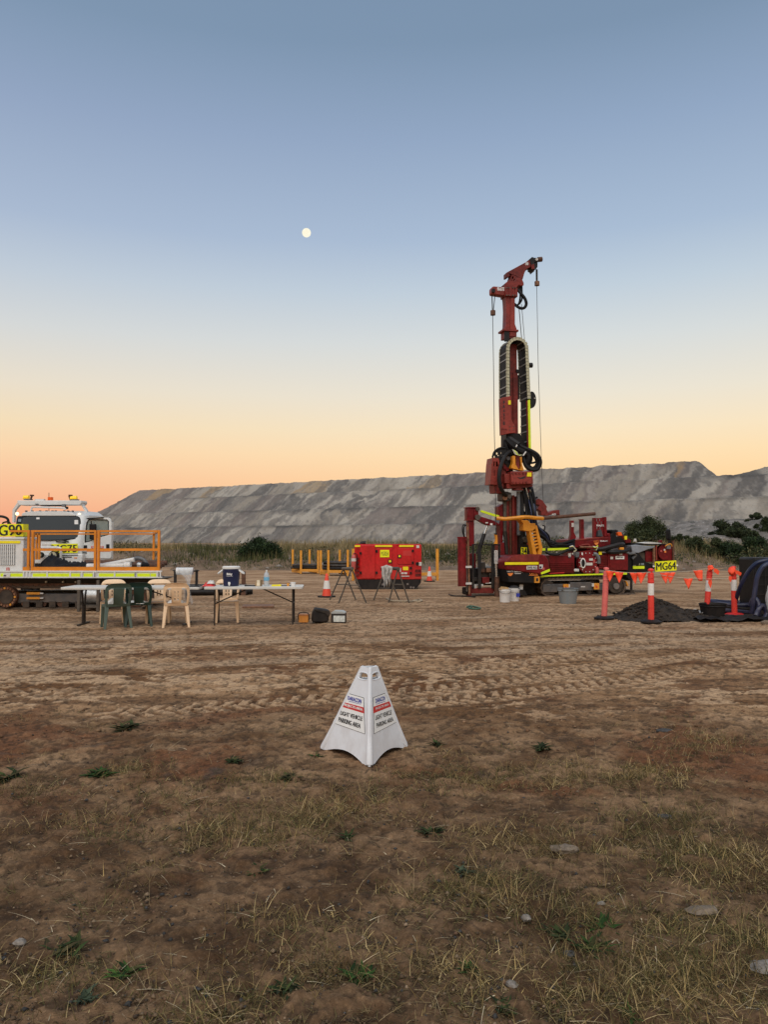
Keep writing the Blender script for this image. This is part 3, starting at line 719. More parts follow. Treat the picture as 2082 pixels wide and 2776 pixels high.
for lab, u, Y, w, h, nn, cl, sd in [
    ('dark rounded tree highest on the rubble mound below the hill', 2052, 128.0, 4.4, 2.8, 2200, G1, 11),
    ('tallest dark tree on the near slope of the rubble mound', 1972, 108.0, 5.6, 4.6, 3600, G1, 12),
    ('dark tree low on the slope of the rubble mound, beside the tallest one', 2010, 104.0, 5.0, 3.6, 3000, G1, 13),
    ('low dark scrub tree at the near end of the rubble mound', 1868, 100.0, 6.0, 2.6, 3000, G2, 14),
    ('small olive scrub tree between the bank and the rubble mound', 1915, 98.0, 4.2, 2.6, 2400, G2, 15),
    ('dark scrub tree at the picture edge of the rubble mound', 2078, 106.0, 4.2, 3.4, 2400, G1, 16),
    ('little green tree at the toe of the hill seen over the hoses of the rig', 1530, 110.0, 3.2, 2.4, 1500, G1, 17)]:
    x = px_at(u, Y); bush('scrub_tree', lab, x, Y, (mound_h(x, Y) - 0.75 if u > 1800 else 0) - 0.1, w * 1.0, h * 0.66, int(nn * 3.0), cl, sd, 0.14, 'scrub trees at the foot of the hill', 'tree')

# ------------------------------------------------------------------ moon
def make_moon():
    m = bpy.data.materials.new('moon_face'); q = NT(m); tcn = q.n('ShaderNodeTexCoord')
    c = q.mix(q.rng(q.noise(tcn.outputs['Object'], 0.11, 4), 0.42, 0.6), (1.0, 0.98, 0.80), (1.0, 0.91, 0.68))
    e = q.n('ShaderNodeEmission'); q.put(e.inputs['Color'], c); e.inputs['Strength'].default_value = 1.0
    q.t.links.new(e.outputs[0], q.n('ShaderNodeOutputMaterial').inputs['Surface'])
    p = at_depth(830.5, 631, 6000); r = 11.2 / FPX * (p - Vector((0, 0, CAM_H))).length
    mb = MB(); mb.lathe([(r * math.sin(math.pi * i / 24) + 1e-5, -r * math.cos(math.pi * i / 24)) for i in range(25)], (0, 0, 0), 40)
    o = mb.build('moon', m); o.location = p; tag(o, 'pale yellow full moon high in the clear blue sky', 'moon')
make_moon()

# ------------------------------------------------------------------ grass, weeds, stones and litter on the near ground
SX = lambda u, v: on_ground(u, v)
def gz(x, y): return ground_h(np.asarray(x, dtype=float), np.asarray(y, dtype=float))
cl = []
for u, v, k in [(880, 2210, 3), (620, 2260, 3), (520, 2160, 2), (1180, 2120, 2), (1290, 2130, 2), (1420, 2290, 3), (1330, 2420, 3), (1500, 2300, 2), (1800, 2240, 3), (1860, 2330, 4), (1900, 2030, 3),
                (1660, 2120, 3), (1400, 2110, 2), (1950, 2560, 4), (2040, 2380, 3), (1980, 2680, 4), (1650, 2650, 2), (780, 2540, 2), (120, 2660, 2), (300, 2240, 2), (900, 2620, 2), (420, 2090, 2), (1240, 2050, 1),
                (1540, 2090, 2), (1740, 2090, 2), (700, 2120, 2), (1090, 2015, 1), (60, 2140, 2), (760, 2230, 3), (980, 2160, 2), (1560, 2480, 2), (1700, 2740, 3), (1250, 2640, 2), (430, 2380, 1), (560, 2740, 2), (1100, 2460, 1)]:
    for j in range(k * 3):
        cl.append((u + rng.normal(0, 55), v + rng.normal(0, 16), k))
for j in range(80):
    v = 1930 + 846 * rng.random(); u = rng.uniform(-60, 2140)
    if rng.random() < 0.35 + 0.5 * (u > 1100): cl.append((u, v, rng.uniform(0.4, 1.6)))
PP, HH, WW, LL, CC = [], [], [], [], []
STRAW = [(0.31, 0.22, 0.09), (0.22, 0.15, 0.06), (0.40, 0.30, 0.145), (0.14, 0.088, 0.036), (0.08, 0.058, 0.022), (0.055, 0.038, 0.016)]
for u, v, k in cl:
    p = SX(u, v); nb = int(80 * k + 20); r = 0.04 + 0.036 * k; ex = rng.uniform(1.0, 1.9)
    q = np.c_[rng.normal(p.x, r * ex, nb), rng.normal(p.y, r, nb)]; edge = np.exp(-((q[:, 0] - p.x) / (r * ex)) ** 2 * .5 - ((q[:, 1] - p.y) / r) ** 2 * .5)
    PP.append(np.c_[q, gz(q[:, 0], q[:, 1]) - 0.004]); HH.append(rng.uniform(0.025, 0.105, nb) * (0.6 + 0.7 * edge)); WW.append(rng.uniform(0.0018, 0.0048, nb)); LL.append(rng.choice([-1., 1.], nb) * np.clip(rng.normal(1.02, 0.38, nb), 0.1, 1.5))
    CC.append(pick(STRAW, nb) if rng.random() < 0.6 else pick([(0.075, 0.075, 0.024), (0.11, 0.095, 0.032), (0.2, 0.15, 0.06), (0.05, 0.045, 0.018)], nb))
P = np.concatenate(PP)
blades('dry_grass', 'tufts of dry straw coloured grass on the bare soil', P, np.concatenate(HH), np.concatenate(WW), np.concatenate(LL), np.concatenate(CC), GRASS, 3, 0.5, 'stuff', 0.85)
# thin low mat of dead grass
n = 30000; v = 1910 + 880 * rng.random(n) ** 1.15; u = rng.uniform(-100, 2180, n)
d0 = np.array([SX(a, b)[:2] for a, b in zip(u, v)])
kf = fbm(d0[:, 0] * 1.6, d0[:, 1] * 1.6, 4, 203) + 0.06 * (d0[:, 0] > 0.3); kp = rng.random(n) < sstep(0.52, 0.64, kf); d0 = d0[kp]; n = len(d0)
blades('grass_thatch', 'low matted dead grass and rootlets on the soil', np.c_[d0, gz(d0[:, 0], d0[:, 1]) + 0.002], rng.uniform(0.015, 0.055, n), rng.uniform(0.0018, 0.0045, n), rng.choice([-1., 1.], n) * np.clip(rng.normal(1.2, 0.33, n), 0.3, 1.52),
       pick([(0.17, 0.12, 0.055), (0.11, 0.085, 0.035), (0.085, 0.058, 0.03), (0.25, 0.18, 0.085), (0.06, 0.045, 0.022)], n), GRASS, 2, 0.4, 'stuff', 0.9)
# straws lying about
n = 520; u, v = rng.uniform(-60, 2140, n), 1950 + 840 * rng.random(n); q = np.array([SX(a, b)[:2] for a, b in zip(u, v)])
blades('loose_straw', 'loose pale straws and seed heads lying about', np.c_[q, gz(q[:, 0], q[:, 1]) + 0.014], rng.uniform(0.03, 0.17, n), rng.uniform(0.002, 0.0055, n), np.full(n, 1.52) * np.where(rng.random(n) < 0.9, 1, 0.6), pick([(0.36, 0.27, 0.155), (0.28, 0.20, 0.10), (0.46, 0.38, 0.25)], n), GRASS, 3, 0.12, 'stuff', 0.94)
# tall single stalks
n = 34; u, v = rng.uniform(200, 2082, n), rng.uniform(1990, 2700, n); q = np.array([SX(a, b)[:2] for a, b in zip(u, v)])
blades('seed_stalks', 'single dry seed stalks standing in the bare soil', np.c_[q, gz(q[:, 0], q[:, 1])], rng.uniform(0.12, 0.3, n), rng.uniform(0.002, 0.003, n), rng.normal(0, 0.4, n), pick([(0.33, 0.25, 0.14)], n), GRASS, 4, 0.9)
# grit and pebbles
def pebbles(name, label, n, lo, hi, v0, v1, cols, zoff=0.0):
    u, v = rng.uniform(-80, 2160, n), v0 + (v1 - v0) * rng.random(n); q = np.array([SX(a, b)[:2] for a, b in zip(u, v)])
    s = (lo + (hi - lo) * rng.random(n) ** 3)[:, None]
    o8 = np.array([(1, 0, 0), (0, 1, 0), (-1, 0, 0), (0, -1, 0), (0, 0, 0.7), (0, 0, -0.5)])
    D = o8[None] * (1 + rng.uniform(-0.45, 0.45, (n, 6, 1))); a = rng.uniform(0, 6.28, n); ca, sa = np.cos(a)[:, None], np.sin(a)[:, None]
    D = np.stack([D[:, :, 0] * ca - D[:, :, 1] * sa, D[:, :, 0] * sa + D[:, :, 1] * ca, D[:, :, 2]], -1) * s[:, :, None]
    V = D + np.c_[q, gz(q[:, 0], q[:, 1]) + 0.004 + zoff][:, None, :]
    f = np.array([(0, 1, 4), (1, 2, 4), (2, 3, 4), (3, 0, 4), (1, 0, 5), (2, 1, 5), (3, 2, 5), (0, 3, 5)])
    F = (np.arange(n)[:, None, None] * 6 + f[None]).reshape(-1, 3)
    return tag(np_mesh(name, V.reshape(-1, 3), F, tint_mat(name + '_surface', 0.9, var=0.2, scale=30), cols=np.repeat(pick(cols, n), 6, 0), smooth_=False), label, None, kind='stuff')
pebbles('pebbles', 'scattered small pebbles and earth crumbs', 9000, 0.003, 0.013, 1700, 2790, [(0.15, 0.10, 0.06), (0.10, 0.066, 0.04), (0.06, 0.042, 0.03), (0.20, 0.14, 0.09), (0.13, 0.075, 0.045), (0.05, 0.048, 0.047)])
pebbles('earth_clods', 'loose earth clods pressed up by tyres', 1500, 0.006, 0.026, 1660, 2000, [(0.19, 0.115, 0.065), (0.22, 0.14, 0.08), (0.12, 0.065, 0.035)])

WEED = [tint_mat('weed_leaf', 0.85, var=0.35, scale=20)]
def weed(label, u, v, rad, seed, cols, nl=26):
    rn = np.random.default_rng(seed); p = SX(u, v); V, F, C = [], [], []
    for i in range(nl):
        a = rn.uniform(0, 6.28); L = rad * rn.uniform(0.25, 0.85); lift = rn.uniform(0.15, 1.0) * (0.9 if i % 3 else 0.4); w = L * rn.uniform(0.07, 0.16); c = np.array(cols[rn.integers(len(cols))]) * rn.uniform(0.6, 1.4)
        dx, dy = math.cos(a), math.sin(a); b = len(V); bx, by = rn.normal(0, rad * 0.18, 2)
        for t in (0, 0.3, 0.62, 1.0):
            r = L * t; z = L * lift * (t - 0.55 * t * t) + 0.004; ww = w * rn.uniform(0.6, 1.3) * (0.35, 1.0, 0.7, 0.06)[(0, 0.3, 0.62, 1.0).index(t)]
            V += [(bx + dx * r - dy * ww, by + dy * r + dx * ww, z), (bx + dx * r, by + dy * r, z - ww * 0.45), (bx + dx * r + dy * ww, by + dy * r - dx * ww, z)]; C += [c] * 3
        for j in range(3):
            k = b + 3 * j; F += [(k, k + 1, k + 4, k + 3), (k + 1, k + 2, k + 5, k + 4)]
    o = np_mesh('weed', np.array(V), np.array(F), WEED[0], cols=np.array(C)); o.location = (p.x, p.y, float(gz(p.x, p.y))); tag(o, label, 'weed', 'green weeds in the bare soil')
WG = [(0.022, 0.056, 0.010), (0.036, 0.078, 0.015), (0.014, 0.034, 0.007), (0.055, 0.055, 0.016)]; WD = [(0.024, 0.038, 0.010), (0.036, 0.048, 0.013), (0.055, 0.046, 0.018), (0.018, 0.025, 0.008)]; WB = [(0.046, 0.062, 0.036), (0.033, 0.046, 0.026)]
for i, (lab, u, v, rr, cs) in enumerate([
    ('bright green weed rosette in bare soil, well below the parking sign to its lower side', 695, 2370, 0.085, WG),
    ('dark green bushy weed directly under the parking sign, half way down the soil', 945, 2275, 0.085, WD),
    ('largest dark green weed at the bottom edge beneath the parking sign', 975, 2655, 0.10, WG),
    ('flat green weed next to the largest one at the bottom edge', 770, 2690, 0.10, WD),
    ('wide flat green weed near the lower corner, beside a dark twig', 335, 2650, 0.095, WG),
    ('star shaped grey green weed near the lower corner', 235, 2720, 0.07, WB),
    ('spreading dark green weed in the lower corner soil', 175, 2585, 0.11, WD),
    ('long low green weed patch in the trampled soil below the chairs', 265, 2100, 0.17, WG),
    ('thin dark weed patch higher up below the green chairs', 340, 1978, 0.20, WD),
    ('green weed at the picture edge below the tracked carrier', 15, 2112, 0.17, WD),
    ('small upright green grass weed just in front of the parking sign foot', 858, 2049, 0.085, WG),
    ('greyish green weed between the parking sign and the straw tufts', 782, 2112, 0.12, WD),
    ('green weed flattened in the soil, half way between sign and flagged bollards', 1160, 2262, 0.11, WD),
    ('green weed on open soil below the white buckets', 1185, 2020, 0.10, WD),
    ('small dark weed below the flat tan stone', 1258, 2368, 0.075, WB),
    ('green weed clump with three heads, lower of the group near the bottom', 1615, 2575, 0.095, WG),
    ('green weed clump with three heads, upper of the group near the bottom', 1640, 2520, 0.10, WG),
    ('dull green weed beside the three headed clump', 1530, 2540, 0.10, WD),
    ('small upright bright weed on the bottom soil below the drill rig', 1265, 2630, 0.065, WG),
    ('dark weed near the bottom, close to the grey pebbles', 1360, 2735, 0.085, WD),
    ('green weed cut by the bottom edge of the picture', 1722, 2768, 0.075, WG),
    ('low weed on the soil near the orange bollards side', 1470, 2030, 0.13, WD),
    ('dark weed tuft in the middle of the soil left of the sign', 632, 2065, 0.11, WD)]):
    weed(lab, u, v, rr, 300 + i, cs, 52 if rr > 0.1 else 40)
for i, (lab, u, v, r, m_) in enumerate([
    ('flat tan stone lying among the straw tufts below the drill rig', 1532, 2312, (0.075, 0.05, 0.022), 'stone'),
    ('grey flat stone at the picture edge near the bottom', 2072, 2640, (0.05, 0.045, 0.02), 'rubble'),
    ('long tan stone half sunk in the soil at the lower side', 1905, 2480, (0.075, 0.04, 0.016), 'stone'),
    ('pale pebble in the middle of the lower soil', 1630, 2457, (0.018, 0.014, 0.009), 'rubble'),
    ('grey pebble beside the weed clump with three heads', 1427, 2497, (0.022, 0.02, 0.014), 'rubble'),
    ('greenish grey pebble near the bottom', 1388, 2680, (0.022, 0.018, 0.014), 'rubble'),
    ('pale stone in the lower corner soil', 52, 2566, (0.026, 0.02, 0.016), 'rubble'),
    ('dark grey stone lying on the soil under the flagged bollards', 1800, 2220, (0.05, 0.03, 0.012), 'dstone'),
    ('black lump lying on the brown soil below the bollards', 1802, 1983, (0.075, 0.04, 0.016), 'dstone'),
    ('dark stone lump in the bottom soil next to the weed clump', 1545, 2594, (0.024, 0.018, 0.012), 'dstone'),
    ('cream rounded rock beside the white bag at the picture edge', 2078, 1692, (0.10, 0.07, 0.05), 'stone')]):
    p = SX(u, v); mb = MB().blob((0, 0, r[2] * 0.5), r, 60 + i, 9, 6, 0.22); o = mb.build('stone', M[m_], None, 25); o.location = (p.x, p.y, float(gz(p.x, p.y)) + 0.004); tag(o, lab, 'stone', 'stones on the ground')
# rubble on the bank
nr = 700; x = rng.uniform(-40, 56, nr); y = rng.uniform(38, 50, nr); hb = bank_h(x, y); k = (hb > 0.05) & (hb < 0.9); mb = MB()
for i, (a, b, c) in enumerate(zip(x[k], y[k], hb[k])):
    s = 0.06 + 0.16 * rng.random() ** 3; mb.blob((a, b, c), (s * 1.3, s, s * 0.7), i, 6, 4, 0.25)
tag(mb.build('bank_rubble', M['rubble'], None, 20), 'broken pale rubble scattered over the bank', None, kind='stuff')
# ================================================================== OBJECTS
z1, z2, z3, z4 = Z(0, 1300, 3.318), Z(450, 1400, 3.318), Z(800, 1430, 3.687), Z(1200, 1180, 3.687)
z5, z6, z2b, z3b = Z(1300, 680, 6.91), Z(1300, 900, 5.82), Z(1400, 1380, 6.9125), Z(1580, 1380, 5.925)
z7, z8, zt, zc, zs, zl, zr, zw = Z(1600, 1350, 3.442), Z(1880, 1480, 8.213), Z(0, 1320, 5.184), Z(180, 1540, 4.366), Z(840, 1780, 5.53), Z(1240, 1370, 8.195), Z(1320, 1180, 10.056), Z(0, 1450, 5.53)

# ------------------------------------------------------------------ the parking sign
def parking_sign():
    F, L, Q = Vector((-0.102, 5.50, 0)), Vector((-0.492, 5.99, 0)), Vector((0.183, 6.05, 0))
    cen = (F + L + Q) / 3; O = cen.copy(); H = 0.645
    root = thing('parking_sign', 'white plastic pyramid sign lettered LIGHT VEHICLE PARKING AREA standing on the bare soil', 'sign', None, O)
    top = lambda b, k: Vector((O.x + (b.x - O.x) * k + 0.028, O.y + (b.y - O.y) * k, H))
    k = 0.195; T = [top(F, k), top(L, k), top(Q, k)]; B = [F, L, Q]
    body = MB()
    planes = {}
    for a, b in ((0, 1), (2, 0), (1, 2)):
        p0, p1, t0, t1 = B[a], B[b], T[a], T[b]
        n = (p1 - p0).cross(t0 - p0).normalized()
        if n.dot((p0 + p1) / 2 - cen) < 0: n = -n
        planes[(a, b)] = (p0, n)
        def P(s, t):
            return (p0 * (1 - s) + p1 * s) * (1 - t) + (t0 * (1 - s) + t1 * s) * t
        outer = []
        for i in range(25):                                     # arched foot line
            s = i / 24; arch = 0.070 * max(0, math.sin(math.pi * min(max((s - 0.13) / 0.74, 0), 1))) ** 0.8
            outer.append((s, arch))
        outer += [(1, 0.10), (1, 1), (0.5, 1.004), (0, 1), (0, 0.10)]
        hole = [(0.5 + 0.35 * math.copysign(abs(math.cos(q)) ** 0.6, math.cos(q)), 0.900 + 0.042 * math.copysign(abs(math.sin(q)) ** 0.7, math.sin(q))) for q in [2 * math.pi * i / 20 for i in range(20)]]
        flat = outer + hole
        vs = [P(*q) - O for q in flat]; vi = [q - n * 0.010 for q in vs]; m = len(flat)
        tri = tessellate_polygon([[Vector((x, y, 0)) for x, y in outer], [Vector((x, y, 0)) for x, y in hole]])
        fs = [tuple(t) for t in tri] + [tuple(m + i for i in reversed(t)) for t in tri]
        o = 0
        for Ln in (len(outer), len(hole)):
            for i in range(Ln):
                j = (i + 1) % Ln; fs.append((o + i, o + j, m + o + j, m + o + i))
            o += Ln
        body.add(vs + vi, fs)
        rim = [P(*q) - O - n * 0.004 for q in hole]; body.tube(rim, 0.007, 6, True)          # rolled rim of the hand hole
    for i in range(3):                                           # rounded corners
        d = (T[i] - B[i]); ins = (cen - B[i]).normalized() * 0.026
        body.tube([B[i] + d * t + ins - O for t in (0.004, 0.03, 0.1, 0.3, 0.6, 0.9, 1.0)], [0.027, 0.029, 0.026, 0.021, 0.019, 0.017, 0.014], 12)
    body.build('body', M['signw'], root, 30)
    for key, lab in (((0, 1), dict(pl=[(575, 548), (810, 615), (828, 1163), (340, 990)], band=[(508, 682), (812, 762), (817, 852), (474, 748)], t0=[(580, 588), (780, 642), (776, 705), (574, 645)], ul=[(590, 664), (770, 712), (770, 718), (588, 670)],
                                              t1=[(520, 700), (797, 778), (800, 826), (508, 744)], t2=[(470, 812), (797, 902), (793, 968), (462, 872)], t3=[(445, 905), (770, 1010), (762, 1078), (432, 973)])),
                     ((2, 0), dict(pl=[(945, 612), (1120, 546), (1312, 975), (960, 1160)], band=[(950, 752), (1190, 668), (1212, 745), (950, 850)], t0=[(975, 632), (1115, 586), (1125, 650), (980, 697)], ul=[(988, 712), (1120, 665), (1122, 671), (988, 718)],
                                              t1=[(975, 768), (1168, 698), (1175, 738), (975, 810)], t2=[(975, 885), (1215, 797), (1222, 865), (978, 955)], t3=[(990, 1000), (1238, 905), (1245, 965), (993, 1070)]))):
        p0, n = planes[key]
        q = lambda c: on_plane(*zs(*c), p0, n) - O
        def panel(name, cs, m_, off, shrink=0.0):
            v = [q(c) + n * off for c in cs]; c = sum(v, Vector()) / 4; v = [a + (c - a).normalized() * shrink for a in v]
            mb = MB(); mb.add(v + [a - n * 0.0025 for a in v], [(0, 1, 2, 3), (7, 6, 5, 4)] + [(i, (i + 1) % 4, 4 + (i + 1) % 4, 4 + i) for i in range(4)])
            return mb.build(name, m_, root, 20)
        panel('border', lab['pl'], M['ink'], 0.002); panel('label_sheet', lab['pl'], M['paper'], 0.0032, 0.0050)
        panel('red_band', lab['band'], M['redink'], 0.0044)
        for nm, s_, m_, b_ in (('t0', 'DARACON', 'blue', 0.02), ('t1', 'PROJECTS AREA', 'paper', 0.005), ('t2', 'LIGHT VEHICLE', 'ink', 0.008), ('t3', 'PARKING AREA', 'ink', 0.008)):
            text('lettering', s_, M[m_], root, *[q(c) for c in lab[nm]], off=0.0062 if nm == 't1' else 0.0048, bold=b_, smear=0.0055)
        panel('underline', lab['ul'], M['blue'], 0.0046)
parking_sign()

# ------------------------------------------------------------------ folding tables
def folding_table(label, x, y, L, W, zt_, yaw, leg_in, single=False, braces=(1, -1)):
    root = thing('folding_table', label, 'table', None, (x, y, 0), yaw, 'white folding tables')
    mb = MB(); r = 0.04; pl = []
    for cx, cy, a0 in ((L / 2 - r, W / 2 - r, 0), (-L / 2 + r, W / 2 - r, 90), (-L / 2 + r, -W / 2 + r, 180), (L / 2 - r, -W / 2 + r, 270)):
        pl += [(cx + r * math.cos(R(a0 + 22.5 * k)), cy + r * math.sin(R(a0 + 22.5 * k))) for k in range(5)]
    n = len(pl); top = [(a, b, zt_) for a, b in pl]; lo = [(a, b, zt_ - 0.045) for a, b in pl]
    mb.add(top + lo, [tuple(range(n)), tuple(range(2 * n - 1, n - 1, -1))] + [(i, (i + 1) % n, n + (i + 1) % n, n + i) for i in range(n)])
    mb.build('tabletop', M['tabletop'], root, 40, 0.006)
    for sx in (-1, 1):
        for sy in (-1, 1):
            if single: MB().cyl((sx * leg_in, sy * 0.10, zt_ - 0.05), (sx * leg_in, sy * 0.045, 0.36), 0.017, n=8).cyl((sx * leg_in, sy * 0.045, 0.36), (sx * leg_in, sy * 0.05, 0), 0.022, n=8).build('leg', M['blackm'], root)
            else: MB().cyl((sx * leg_in, sy * W * 0.36, zt_ - 0.05), (sx * leg_in, sy * W * 0.36, 0), 0.015, n=8).build('leg', M['blackm'], root)
        c = MB()
        for h in ((0.40,) if not single else (0.38,)): c.cyl((sx * leg_in, -W * (0.36 if not single else 0.06), h), (sx * leg_in, W * (0.36 if not single else 0.06), h), 0.012, n=6)
        if single: MB().box(sx * leg_in - 0.025, sx * leg_in + 0.025, -W * 0.38, W * 0.38, 0.0, 0.03).build('foot', M['blackm'], root)
        c.build('crossbar', M['blackm'], root)
        if sx in braces: MB().cyl((sx * leg_in, 0, 0.40), (sx * (leg_in - 0.62 * leg_in / 0.75), 0, zt_ - 0.05), 0.012, n=6).build('brace', M['blackm'], root)
    return root
TZ = 0.725
folding_table('white trestle table with chairs around it and a roll of plastic film on its end', at_depth(371, CV, 14.75).x, 14.72, 2.58, 0.74, TZ, R(1), 0.98, True, (1,))
folding_table('white folding table carrying the navy drink cooler and a water bottle', at_depth(692.5, CV, 14.8).x, 14.82, 1.84, 0.74, TZ, R(4), 0.73)

# ------------------------------------------------------------------ plastic chairs
def chair(label, x, y, yaw, m_, slots, seat_item=None):
    root = thing('plastic_chair', label, 'chair', None, (x, y, 0), yaw, 'stackable plastic chairs')
    W, H = 0.235, 0.82
    seat = MB(); pts = []
    for i in range(9):
        t = i / 8; yy = -0.20 + 0.42 * t; w = 0.19 + 0.03 * math.sin(t * 2.2); zz = 0.425 - 0.02 * math.sin(math.pi * t) + 0.012 * t - (0.02 if i == 8 else 0)
        pts.append((w, yy, zz))
    vs = []; fs = []
    for w, yy, zz in pts:
        vs += [(-w, yy, zz), (-w * 0.5, yy, zz - 0.012), (w * 0.5, yy, zz - 0.012), (w, yy, zz), (w, yy, zz - 0.03), (-w, yy, zz - 0.03)]
    for i in range(8):
        a = i * 6
        for k in range(6): fs.append((a + k, a + (k + 1) % 6, a + 6 + (k + 1) % 6, a + 6 + k))
    fs += [tuple(range(6)), tuple(48 + k for k in reversed(range(6)))]
    seat.add(vs, fs); seat.build('seat', m_, root)
    # arched back with two openings (and slots), leaning a little
    b = MB(); out = []
    for i in range(17):
        a = math.pi * i / 16; out.append((W * math.copysign(abs(math.cos(a)) ** 0.55, math.cos(a)), 0.66 + 0.165 * math.sin(a) ** 0.7))
    out = [(0.205, 0.40)] + out + [(-0.205, 0.40)]
    holes = []
    for s in (1, -1):
        holes.append([(s * q, z_) for q, z_ in ((0.085, 0.45), (0.175, 0.45), (0.193, 0.62), (0.180, 0.695), (0.140, 0.728), (0.095, 0.73))])
    if slots:
        for c in (-0.028, 0.028):
            for z0 in (0.50, 0.565, 0.63): holes.append([(c - 0.009, z0), (c + 0.009, z0), (c + 0.009, z0 + 0.045), (c - 0.009, z0 + 0.045)])
    b.prism(out, -0.013, 0.013, holes)
    b.v = [(x_, y_ - 0.20 - (z_ - 0.40) * 0.22 - 0.04 * (1 - (x_ / W) ** 2), z_) for x_, y_, z_ in b.v]
    b.build('backrest', m_, root, 30)
    for sx in (-1, 1):
        for fy, by, dx in ((0.19, 0.225, 0.012), (-0.19, -0.27, 0.035)):
            l = MB(); tx, bx = sx * 0.185, sx * (0.185 + dx + 0.01)
            for q in (0,):
                t_, u_ = 0.034, 0.022
                l.add([(tx - t_, fy - 0.02, 0.41), (tx + t_, fy - 0.02, 0.41), (tx + t_, fy + 0.03, 0.41), (tx - t_, fy + 0.03, 0.41), (bx - u_, by - 0.02, 0), (bx + u_, by - 0.02, 0), (bx + u_, by + 0.02, 0), (bx - u_, by + 0.02, 0)],
                      [(0, 1, 2, 3), (7, 6, 5, 4), (0, 4, 5, 1), (1, 5, 6, 2), (2, 6, 7, 3), (3, 7, 4, 0)])
            l.build('leg', m_, root, 40, 0.006)
        a = MB(); a.tube(smooth([(sx * 0.205, -0.205, 0.43), (sx * 0.225, -0.25, 0.63), (sx * 0.232, -0.15, 0.645)], 4)[:5], 0.016, 6)
        a.build('side_rail', m_, root)
    return root
def chair_at(label, u, d, yaw, m_, slots): return chair(label, at_depth(u, CV, d).x, d, R(yaw), M[m_], slots)
chair_at('grey green plastic chair with its back to the view at the table', 316, 14.18, 29, 'ggreen', False)
chair_at('dark bottle green plastic chair beside the grey green one', 378, 14.5, 18, 'dgreen', False)
chair_at('beige plastic chair with slotted back, this side of the table', 479, 14.38, 16, 'beige', True)
chair_at('beige plastic chair facing the view across the table, between dark green and beige chairs', 431, 15.05, 194, 'beige', True)
chair_at('beige plastic chair hidden behind the grey green chair', 308, 15.02, 197, 'beige', True)
chair_at('beige plastic chair on the far side of the table with the cooler', 617, 15.18, 191, 'beige', True)
def folded(label, u, d, w, dpt, h, seed, m_, z0, name='folded_cloth', cat='cloth', yaw=0):
    rn = random.Random(seed); mb = MB(); nx = 9; g = []
    for j in range(7):
        for i in range(nx):
            a, b = i / (nx - 1) - 0.5, j / 6 - 0.5; e = min(1, 4 * (0.5 - abs(a))) * min(1, 4 * (0.5 - abs(b)))
            g.append((a * w * (1 + rn.uniform(-.08, .08)), b * dpt * (1 + rn.uniform(-.1, .1)), h * (0.15 + 0.85 * e ** 0.5) * rn.uniform(0.6, 1.15)))
    n = len(g); mb.add(g + [(a, b, 0) for a, b, _ in g], [(j * nx + i, j * nx + i + 1, (j + 1) * nx + i + 1, (j + 1) * nx + i) for j in range(6) for i in range(nx - 1)] + [(n + (j + 1) * nx + i, n + (j + 1) * nx + i + 1, n + j * nx + i + 1, n + j * nx + i) for j in range(6) for i in range(nx - 1)])
    for i in range(nx - 1): mb.f += [(i + 1, i, n + i, n + i + 1), (6 * nx + i, 6 * nx + i + 1, n + 6 * nx + i + 1, n + 6 * nx + i)]
    for j in range(6): mb.f += [(j * nx, (j + 1) * nx, n + (j + 1) * nx, n + j * nx), ((j + 1) * nx + nx - 1, j * nx + nx - 1, n + j * nx + nx - 1, n + (j + 1) * nx + nx - 1)]
    o = mb.build(name, m_, None, 60); p = at_depth(u, CV, d); o.location = (p.x, d, z0); o.rotation_euler = (0, 0, yaw); return tag(o, label, cat)
folded('crumpled pale cloth on the seat of the grey green chair', 314, 14.3, 0.30, 0.26, 0.10, 1, M['cloth'], 0.425)
folded('white folded newspaper on the seat of the dark green chair', 372, 14.4, 0.34, 0.26, 0.05, 2, M['paper'], 0.425, 'newspaper', 'newspaper')
folded('grey speckled cloth lying on the seat of the near beige chair', 479, 14.4, 0.30, 0.24, 0.07, 3, M['label'], 0.425)

# ------------------------------------------------------------------ things on the tables
def on_table(name, label, cat, u, d, group=None, yaw=0): return thing(name, label, cat, None, (at_depth(u, CV, d).x, d, TZ), yaw, group)
def cooler():
    r = on_table('drink_cooler', 'navy blue drink cooler with white lid, handles and tap on the folding table', 'cooler', 627.5, 14.78)
    MB().lathe([(0.135, 0.0), (0.145, 0.01), (0.150, 0.05), (0.150, 0.11), (0.158, 0.13), (0.163, 0.32), (0.155, 0.33)], n=28).build('body', M['navy'], r, 30)
    MB().lathe([(0.166, 0.327), (0.170, 0.335), (0.170, 0.365), (0.155, 0.378), (0.0, 0.380)], n=28).build('lid', M['wplas'], r, 30)
    for s in (-1, 1):
        MB().tube(smooth([(s * 0.15, -0.05, 0.31), (s * 0.235, -0.06, 0.245), (s * 0.235, 0.06, 0.245), (s * 0.15, 0.05, 0.31)], 5), 0.014, 7).build('handle', M['wplas'], r)
    t = MB().cyl((0.0, -0.14, 0.055), (0.0, -0.20, 0.055), 0.020, n=10); t.cyl((0, -0.19, 0.06), (0, -0.19, 0.015), 0.014, n=8); t.box(-0.02, 0.02, -0.185, -0.195, 0.06, 0.085); t.build('tap', M['wplas'], r)
    text('lettering', 'Esky', M['paper'], r, (-0.055, -0.158, 0.255), (0.055, -0.158, 0.255), (0.055, -0.158, 0.205), (-0.055, -0.158, 0.205), 0.006, 0.05)
    MB().box(-0.06, 0.06, -0.158, -0.1605, 0.193, 0.199).build('underline', M['paper'], r)
cooler()
